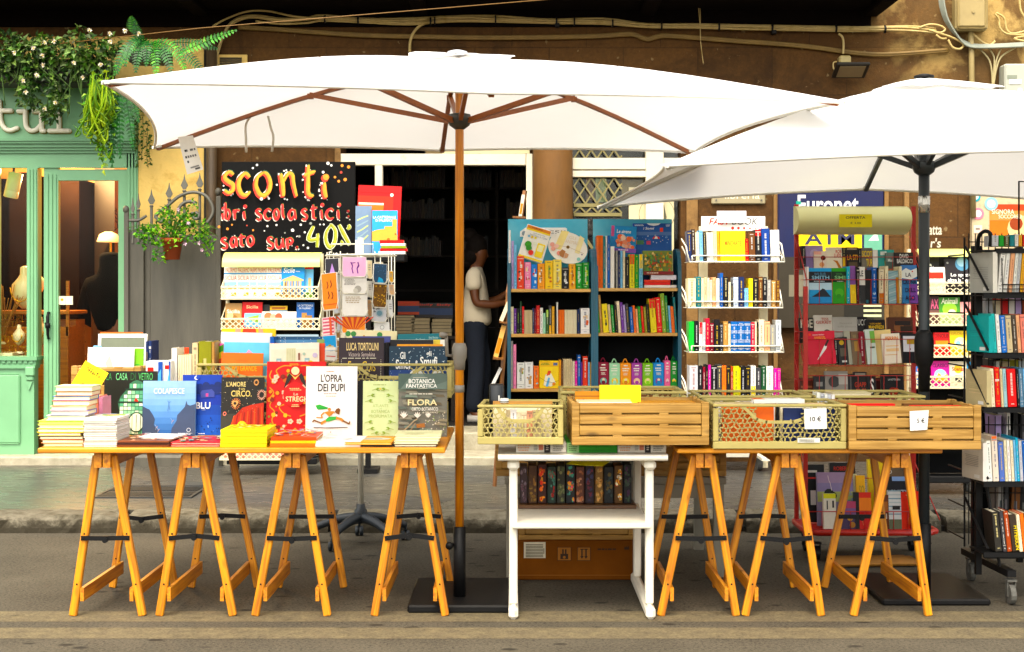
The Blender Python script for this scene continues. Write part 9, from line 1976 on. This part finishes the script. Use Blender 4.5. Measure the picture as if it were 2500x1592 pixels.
card('orange postcard with dark figures tilted at the left of the spinner',(868,1002,1000,1275),lambda a: ([a.l([(u,v),(u+.06,v+.12),(u-.03,v+.2)],.06,'#6a2a14') for u,v in ((.35,.22),(.6,.2),(.4,.5),(.65,.52))],a.r(0,.85,1,.87,'#c8641e')),'#ee8a2e',SD-.2,-6,-25)
card('dark postcard with a lilac peak at the upper left of the spinner',(895,1010,890,1010),lambda a: a.p([(.3,1),(.5,.3),(.75,1)],'#b08ac8'),'#2e2c34',SD-.17,-3,-20)
card('pink striped postcard at the lower left of the spinner',(872,982,1330,1475),lambda a: [a.r(.05,.05+.09*k,.95,.1+.09*k,('#c8506a','#f6ece8')[k % 2]) for k in range(10)]+[a.r(.6,0,.8,1,'#d8644a')],'#e8a8b0',SD-.2,-6,-25)
card('dark blue postcard at the upper right of the spinner',(1260,1365,930,1075),lambda a: (a.p([(.3,1),(.4,.7),(.7,.8),(.8,1)],'#3a9ac8'),a.dots(25,.05,.1,.95,.7,.04,('#4a6a90','#233a58'),3)),'#2c4660',SD-.17,3,22)
card('brown engraved postcard at the right of the spinner',(1256,1364,1082,1258),lambda a: a.dots(50,.05,.05,.95,.95,.06,('#8a6a2a','#c8a04a','#4a3414'),4),'#6a4a1e',SD-.18,4,22)
card('black and white photo postcard at the lower right of the spinner',(1252,1362,1225,1365),lambda a: (a.dots(20,.05,.05,.95,.5,.1,('#2a2a30','#e8e8ec'),6),a.d(.5,.55,.3,'#a8b4bc'),a.d(.5,.55,.2,'#6a8a98')),'#c8c8cc',SD-.18,3,22)
card('white postcard with an oval sketch at the bottom right of the spinner',(1268,1385,1368,1445),lambda a: (a.d(.5,.5,.15,'#8a8a8a'),a.d(.5,.5,.12,'#f2f2ee')),'#f2f0ec',SD-.17,0,22)
card('bright blue postcard with pale houses low behind the dark picture book',(800,945,250,412),lambda a: (a.r(.2,.68,.8,.8,'#d8c49a'),a.r(.1,.78,.95,.98,'#efe8dc'),a.r(.4,.6,.6,.7,'#b8984a')),'#1f9fd8',7.5,-4,-8,Z5)
card('pale card with a red stripe under the bright blue postcard',(820,945,415,510),lambda a: a.r(.1,.5,.95,.6,'#c8342a'),'#efe8e0',7.46,3,-8,Z5)

for i,(q,col,yw,lb) in enumerate((((925,1022,1015,1130),'#e8e6e2',-30,'white postcard behind the tilted orange one'),((955,1026,1140,1300),'#dfe3ea',-45,'narrow bluish white postcards left of the centre column'),((1212,1256,905,1040),'#eadcb8',40,'cream postcard edge beside the pink one'),((1216,1258,1060,1180),'#e4e2e0',45,'white postcard edge left of the brown engraved one'),((1214,1254,1200,1330),'#c8a078',40,'tan postcard edge low beside the sunburst'),((1372,1416,985,1070),'#d8a83a',48,'golden postcard at the far right of the spinner'),((1372,1425,1085,1165),'#d8b088',48,'tan postcard at the far right of the spinner'),((1368,1412,1200,1330),'#efeeec',48,'white postcards at the far right of the spinner'),((985,1028,1320,1440),'#dadde6',-40,'pale blue postcards beside the pink striped one'))):
 card(lb,q,lambda a: a.h(.15,.2,.85,.6,'#a8a49c',3,i),col,SD-.13,(i % 3)*2-2,yw)
#  books on the dark stand behind the spinner
ds = 10.35; st = thing('display_stand','dark narrow stand with books in the bookshop doorway','stand')
mb=MB();mb.cb(Z3.X(1125,ds),Z3.X(1500,ds),ds-.06,ds+.25,Z3.Z(882,ds)-.03,Z3.Z(862,ds),.004); mb.B('tray',BLKP,st)
mb=MB();mb.box(Z3.X(1190,ds),Z3.X(1230,ds),ds+.1,ds+.14,.1,Z3.Z(882,ds)-.03); mb.box(Z3.X(1140,ds),Z3.X(1290,ds),ds,ds+.24,.1,.13); mb.B('post',BLKP,st)
zst = Z3.Z(862,ds)+.001
CB('large red and orange picture book leaning in the doorway',Z3,ds+.17,(1128,1452,345,865),lambda a: (a.r(0,.15,.82,.38,'#d8401c'),a.r(.02,.25,.6,.28,'#f0d8c8'),a.r(.03,.28,.6,.36,'#e8762a'),a.r(0,.0,1,.1,'#b82a1c'),a.d(.78,.13,.04,'#f2e8d8')),'#cf2f1e',.015,5,roll=2,z=zst)
CB('blue green book with pale leaves leaning beside the painted board',Z3,ds+.11,(1125,1245,497,865),lambda a: ([a.l([(.1,.3+.12*k),(.4,.25+.12*k),(.8,.2+.1*k)],.08,('#b8c88a','#8aa0a8')[k % 2]) for k in range(5)],a.r(0,.7,.4,1,'#e8ecec')),'#7488a0',.02,5,z=zst)
CB('blue book with a sandstone cathedral standing in the doorway',Z3,ds+.06,(1250,1440,532,865),lambda a: (a.t('LA CATTEDRALE',.04,.125,.94,.185,'#eef4fa',bold=True),a.t('DI PALERMO',.14,.20,.78,.255,'#eef4fa',bold=True),a.r(0,.55,1,.7,'#e0b86a'),a.p([(0,.48),(.2,.44),(.5,.42),(.5,.36),(.8,.36),(.8,.2),(.98,.2),(.98,.7),(0,.7)],'#d8a85a'),a.d(.93,.54,.035,'#7a5a2a'),a.d(.65,.66,.06,'#8a642a')),'#4a9ad8',.03,4,z=zst)
stack(Z3,ds-.04,[(1300,1500,22,'#ece8de','white book at the bottom of the doorway stack',0,'#d8ceb8',None,'front'),(1310,1514,20,'#b82a2a','lower red book of the doorway stack',1,'#d8ceb8',None,'front'),(1320,1504,18,'#8a9a3a','white and olive book of the doorway stack',-1,'#d8ceb8',lambda a: None,'front'),(1315,1500,18,'#efece4','white book in the middle of the doorway stack',0,'#d8ceb8',None,'front'),(1308,1488,24,'#c8322a','red book on top of the doorway stack',.5,'#d8ceb8',None,'front')],zst,.13,'','books in the doorway stack')

#  INSIDE THE BOOKSHOP
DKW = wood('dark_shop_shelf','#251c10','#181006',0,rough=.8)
ish = thing('shop_shelves','dark bookshelves along the back of the bookshop','bookcase'); d = 13.9
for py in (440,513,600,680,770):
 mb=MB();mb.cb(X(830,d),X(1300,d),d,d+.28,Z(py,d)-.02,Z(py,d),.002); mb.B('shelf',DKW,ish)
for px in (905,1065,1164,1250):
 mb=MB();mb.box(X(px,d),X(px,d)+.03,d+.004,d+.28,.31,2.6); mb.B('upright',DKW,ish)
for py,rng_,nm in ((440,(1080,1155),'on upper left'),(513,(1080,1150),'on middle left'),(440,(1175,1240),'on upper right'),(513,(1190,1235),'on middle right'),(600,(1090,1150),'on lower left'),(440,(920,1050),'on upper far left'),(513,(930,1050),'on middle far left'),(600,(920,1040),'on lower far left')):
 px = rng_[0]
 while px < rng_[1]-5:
  w = ru(5,9); c = jit(rgk.choice(('#4a3e28','#42361f','#2a2012','#32240f','#20160c','#2a120a','#101010','#2a2a26','#20200f')),.1); z_ = Z(py-ru(34,48),d); REST.box(X(px,d),X(px+w-.4,d),d+.01+ru(0,.01),d+.17,Z(py,d)+.001,z_,c); REST.box(X(px+w*.3,d),X(px+w*.6,d),d+.006,d+.008,z_-.1,z_-.04,'#3a2a1c'); px += w  # spine colours darkened to carry the shade inside the shop

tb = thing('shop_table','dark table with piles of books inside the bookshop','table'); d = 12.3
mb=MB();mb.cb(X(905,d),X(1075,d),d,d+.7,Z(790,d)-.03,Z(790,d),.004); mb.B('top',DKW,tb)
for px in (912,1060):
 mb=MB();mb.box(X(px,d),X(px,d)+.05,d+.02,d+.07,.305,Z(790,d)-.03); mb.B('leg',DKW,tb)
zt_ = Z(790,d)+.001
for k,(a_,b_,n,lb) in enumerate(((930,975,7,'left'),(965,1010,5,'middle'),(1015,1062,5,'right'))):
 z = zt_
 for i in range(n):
  th = ru(.02,.034); j_ = ru(-.006,.006); REST.box(X(a_,d)+j_,X(b_,d)+j_,d+.01,d+.2,z,z+th,jit(('#5a4e36','#8a8068','#2a2016','#7a7058')[i % 4])); REST.box(X(a_,d)+j_+.003,X(b_,d)+j_-.003,d+.0092,d+.0098,z+.003,z+th-.003,jit('#9a8c70')); z += th+.001  # pile colours kept dark too, with the room's shade in them
 CB(f'dark guidebook with red title propped on the {lb} pile inside the shop',Z0,d+.16,((935,978,1022)[k],(985,1022,1064)[k],(708,712,712)[k],760),T(('Sicily',.1,.06,.9,.22,'#c8402a'),bg=((0,.35,1,.8,'#2a3a5a'),)),('#a8452c','#2a2420','#2a2420')[k],.012,6,z=z+.001,group='guidebooks propped inside the shop')
# tall display ladder of books standing on edge beside the bookcases
lf = thing('display_easel','narrow brown display easel carrying propped books beside the shopkeeper','easel'); d = 9.6
BRN = wood('easel_wood','#7a5028','#5a3818',2)
mb=MB();mb.bar((Z8.X(560,d),d+.2,Z8.Z(-60,d)),(Z8.X(430,d),d,Z8.Z(720,d)),.025,.02); mb.bar((Z8.X(430,d),d,Z8.Z(720,d)),(Z8.X(330,d),d-.1,.12),.02,.02); mb.B('rail',BRN,lf)
mb=MB();mb.bar((Z8.X(465,d),d,Z8.Z(155,d)),(Z8.X(560,d),d,Z8.Z(158,d)),.12,.012); mb.bar((Z8.X(365,d),d-.05,Z8.Z(935,d)),(Z8.X(430,d),d-.05,Z8.Z(945,d)),.1,.012); mb.bar((Z8.X(318,d),d-.1,Z8.Z(1203,d)),(Z8.X(395,d),d-.1,Z8.Z(1210,d)),.1,.012); mb.B('ledge',BRN,lf)
for q0,q1,w,c,lb in (((520,150),(545,-15),.022,'#d8d0c0','white book standing on the top ledge of the easel'),((378,930),(435,790),.026,'#e4d6b8','cream book leaning on the middle ledge of the easel'),((338,1200),(400,965),.032,'#e0b070','tan spined book leaning on the lower ledge of the easel'),((300,1440),(375,1285),.02,'#e8e6e0','white magazine slanting at the foot of the easel'),((455,790),(470,745),.02,'#3a3a3a','dark book end on the easel beside the bookcase')):
 m,ln = dirmat((Z8.X(q0[0],d-.06),d-.06,Z8.Z(q0[1],d-.06)),(Z8.X(q1[0],d-.06),d-.06,Z8.Z(q1[1],d-.06))); mb=MB();mb.box(-w/2,w/2,-.0,.1,0,ln,c); mb.box(-w/2+.003,w/2-.003,-.0008,-.0003,ln*.12,ln*.6,'#c8803a' if 'tan' in lb else jit(c,.1)); tag(mb.B('book',PRINT,mw=m),lb,'book','books on the easel')

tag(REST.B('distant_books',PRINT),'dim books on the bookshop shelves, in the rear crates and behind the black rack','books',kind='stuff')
#  PEOPLE
SKIN = M('brown_skin','#6c4026',rough=.5,var=.06,vscale=12); HAIR = M('dark_hair','#17110d',rough=.8,var=.3,vscale=60,vaxis=(1,1,.2),bump=.3,spec=.15)
TEE = M('cream_cotton','#e9dcc2',rough=.85,var=.05,vscale=8,bump=.2,bscale=14); JEAN = M('dark_denim','#121a28',rough=.9,var=.15,vscale=30,bump=.2)
def skin_obj(name,pts,edges,mat,parent,root=0,sub=2,smooth=True):
 """a continuous limb figure grown from joints: pts = {key: (x, y, z, rx, ry)}"""
 ks = list(pts); ix = {k: i for i,k in enumerate(ks)}
 me = bpy.data.meshes.new(name); me.from_pydata([pts[k][:3] for k in ks],[(ix[a],ix[b]) for a,b in edges],[])
 o = bpy.data.objects.new(name,me); COL.objects.link(o); o.parent = parent; me.materials.append(mat)
 md = o.modifiers.new('Skin','SKIN'); md.use_smooth_shade = True; md.branch_smoothing = .4
 for i,k in enumerate(ks):
  p = pts[k]; sv = me.skin_vertices[0].data[i]; sv.radius = (p[3],p[4] if len(p) > 4 else p[3]); sv.use_root = (i == root)
 s = o.modifiers.new('Sub','SUBSURF'); s.levels = sub; s.render_levels = sub
 return o
fz = .306; wd = 12.3; wxx = X(1118,wd)
wo = thing('person','person in a cream t-shirt and dark jeans browsing books inside the bookshop','person',(wxx,wd,fz),(0,0,R(-4)))
B = dict(pel=(0,0,.90,.115,.13),sp=(.0,0,1.04,.095,.115),ch=(-.01,0,1.22,.10,.14),nk=(-.005,0,1.33,.05,.056),hd0=(.025,0,1.38,.066,.06),hd1=(.04,0,1.44,.092,.078),hd2=(.03,0,1.52,.09,.075))
E = [('pel','sp'),('sp','ch'),('ch','nk'),('nk','hd0'),('hd0','hd1'),('hd1','hd2')]
for s,n,ey,hx,hz in ((-1,'r',-.20,.36,1.03),(1,'l',.19,.38,1.13)):
 B.update({n+'sh': (-.01,s*.165,1.29,.052),n+'el': (.02,s*.205,1.02,.041),n+'fa': (.17,s*.17,hz-.02 if s < 0 else 1.05,.036),n+'wr': (hx-.09,s*.12,hz,.026),n+'ha': (hx-.02,s*.105,hz+.005,.032,.018),
   n+'hp': (.0,s*.085,.83,.085),n+'kn': (.02 if s < 0 else .06,s*.09,.47,.058),n+'cf': (.0 if s < 0 else .03,s*.09,.32,.05),n+'an': (-.02 if s < 0 else .01,s*.09,.08,.036),n+'to': (.12 if s < 0 else .16,s*.1,.035,.033)})
 E += [('ch',n+'sh'),(n+'sh',n+'el'),(n+'el',n+'fa'),(n+'fa',n+'wr'),(n+'wr',n+'ha'),('pel',n+'hp'),(n+'hp',n+'kn'),(n+'kn',n+'cf'),(n+'cf',n+'an'),(n+'an',n+'to')]
 for k,(ln,dz,dy) in enumerate(((.075,.022,0),(.085,.008,0),(.08,-.006,0),(.065,-.018,0))):
  B[f'{n}f{k}a'] = (hx+.015,s*.105,hz+dz,.0095); B[f'{n}f{k}b'] = (hx+.015+ln*.55,s*.105-s*.012,hz+dz*1.1-.006,.0088); B[f'{n}f{k}c'] = (hx+.01+ln*.85,s*.105-s*.035,hz+dz-.02,.008)
  E += [(n+'ha',f'{n}f{k}a'),(f'{n}f{k}a',f'{n}f{k}b'),(f'{n}f{k}b',f'{n}f{k}c')]
 B[n+'t1'] = (hx-.02,s*.08,hz+.035,.011); B[n+'t2'] = (hx+.02,s*.065,hz+.05,.009); E += [(n+'ha',n+'t1'),(n+'t1',n+'t2')]
body = skin_obj('body',B,E,SKIN,wo)
mb=MB();mb.smooth=1
mb.T = MT((-.044,0,-.058)); mb.tu([(.118,0,1.535),(.140,0,1.505),(.146,0,1.488),(.128,0,1.478)],[.008,.012,.016,.010],8); mb.tu([(.118,-.02,1.452),(.127,0,1.452),(.118,.02,1.452)],.007,6)
for s in (-1,1): mb.la([(.002,-.012),(.011,-.006),(.013,0),(.011,.006),(.002,.012)],10,(.108,s*.032,1.522)); mb.la([(.012,-.006),(.03,0),(.018,.008)],10,(.035,s*.072,1.505),'y')
mb.B('face_features',SKIN,wo)
mb=MB();mb.smooth=1
for cx_,cz_,r_,sq in ((.008,1.512,.108,.88),(-.03,1.435,.094,.92),(-.055,1.375,.055,1),(-.05,1.61,.066,1)):
 mb.la([(.002,-r_)]+[(r_*sin(pi*i/9)*sq,-r_*cos(pi*i/9)) for i in range(1,9)]+[(.002,r_)],16,(cx_,0,cz_))
mb.B('hair',HAIR,wo)
TSH = {k: v for k,v in dict(z=(0,0,.80,.16,.175),a=(0,0,.92,.155,.17),b=(.0,0,1.06,.14,.165),c=(.0,0,1.20,.145,.18),n=(.0,0,1.335,.075,.085),rs=(-.01,-.168,1.285,.08),rm=(.005,-.197,1.12,.072),ls=(-.01,.168,1.285,.08),lm=(.005,.197,1.12,.072)).items()}
skin_obj('t_shirt',TSH,[('z','a'),('a','b'),('b','c'),('c','n'),('c','rs'),('rs','rm'),('c','ls'),('ls','lm')],TEE,wo)
JN = dict(w=(0,0,.93,.14,.155),p=(0,0,.86,.145,.16)); JE = [('w','p')]
for s,n in ((-1,'r'),(1,'l')):
 JN.update({n+'h': (.0,s*.088,.78,.1),n+'k': (.02 if s < 0 else .06,s*.09,.47,.078),n+'a': (-.015 if s < 0 else .015,s*.092,.07,.075)}); JE += [('p',n+'h'),(n+'h',n+'k'),(n+'k',n+'a')]
skin_obj('jeans',JN,JE,JEAN,wo)
mb=MB();mb.smooth=1
for s in (-1,1): mb.tu([(-.06,s*.095,.03),(.05,s*.095,.035),(.15 if s < 0 else .19,s*.1,.025)],[.035,.042,.03],10)
mb.B('shoes',M('white_shoes','#c8c4bc',rough=.6),wo)
# customer seen from behind in the jewellery shop
DKC = M('black_hooded_top','#07080a',rough=.95,var=.2,vscale=10,spec=.05)
cz = .167; cd = 11.95; cu_ = thing('person','person in a black hooded top standing inside the green shop doorway','person',(X(258,cd),cd,cz),(0,0,R(70)))
C_ = dict(pel=(0,0,.92,.125,.15),sp=(0,0,1.08,.115,.14),ch=(0,0,1.28,.13,.17),nk=(.02,0,1.43,.06),hd=(.04,0,1.52,.085,.075),ht=(.035,0,1.60,.085,.075)); CE = [('pel','sp'),('sp','ch'),('ch','nk'),('nk','hd'),('hd','ht')]
for s,n in ((-1,'r'),(1,'l')):
 C_.update({n+'sh': (0,s*.19,1.34,.058),n+'el': (-.02,s*.26,1.06,.048),n+'wr': (.16,s*.2,.97,.03),n+'ha': (.22,s*.18,.97,.03,.018),n+'hp': (0,s*.09,.84,.1),n+'kn': (.02,s*.1,.48,.065),n+'an': (-.02,s*.1,.08,.042),n+'to': (.12,s*.1,.035,.036)})
 CE += [('ch',n+'sh'),(n+'sh',n+'el'),(n+'el',n+'wr'),(n+'wr',n+'ha'),('pel',n+'hp'),(n+'hp',n+'kn'),(n+'kn',n+'an'),(n+'an',n+'to')]
 for k in range(4): C_[f'{n}f{k}'] = (.29-.01*abs(k-1.5),s*(.165-.004*k),.99-.016*k,.0095); CE.append((n+'ha',f'{n}f{k}'))
 C_[n+'th'] = (.24,s*.14,1.0,.011); CE.append((n+'ha',n+'th'))
skin_obj('body',C_,CE,SKIN,cu_)
HD = dict(a=(0,0,.86,.14,.165),b=(0,0,1.08,.135,.16),c=(0,0,1.28,.145,.185),n=(.01,0,1.43,.09,.1),h=(.02,0,1.53,.115,.105),t=(.02,0,1.60,.105,.098),rs=(0,-.19,1.34,.078),re=(-.02,-.26,1.06,.07),rw=(.13,-.205,.975,.052),ls=(0,.19,1.34,.078),le=(-.02,.26,1.06,.07),lw=(.13,.205,.975,.052))
skin_obj('hooded_top',HD,[('a','b'),('b','c'),('c','n'),('n','h'),('h','t'),('c','rs'),('rs','re'),('re','rw'),('c','ls'),('ls','le'),('le','lw')],DKC,cu_)
JN = dict(w=(0,0,.92,.13,.15),p=(0,0,.86,.138,.155)); JE = [('w','p')]
for s,n in ((-1,'r'),(1,'l')): JN.update({n+'h': (.0,s*.09,.78,.11),n+'k': (.02,s*.1,.47,.085),n+'a': (-.02,s*.1,.07,.075)}); JE += [('p',n+'h'),(n+'h',n+'k'),(n+'k',n+'a')]
skin_obj('trousers',JN,JE,M('navy_trousers','#141a28',rough=.9),cu_)
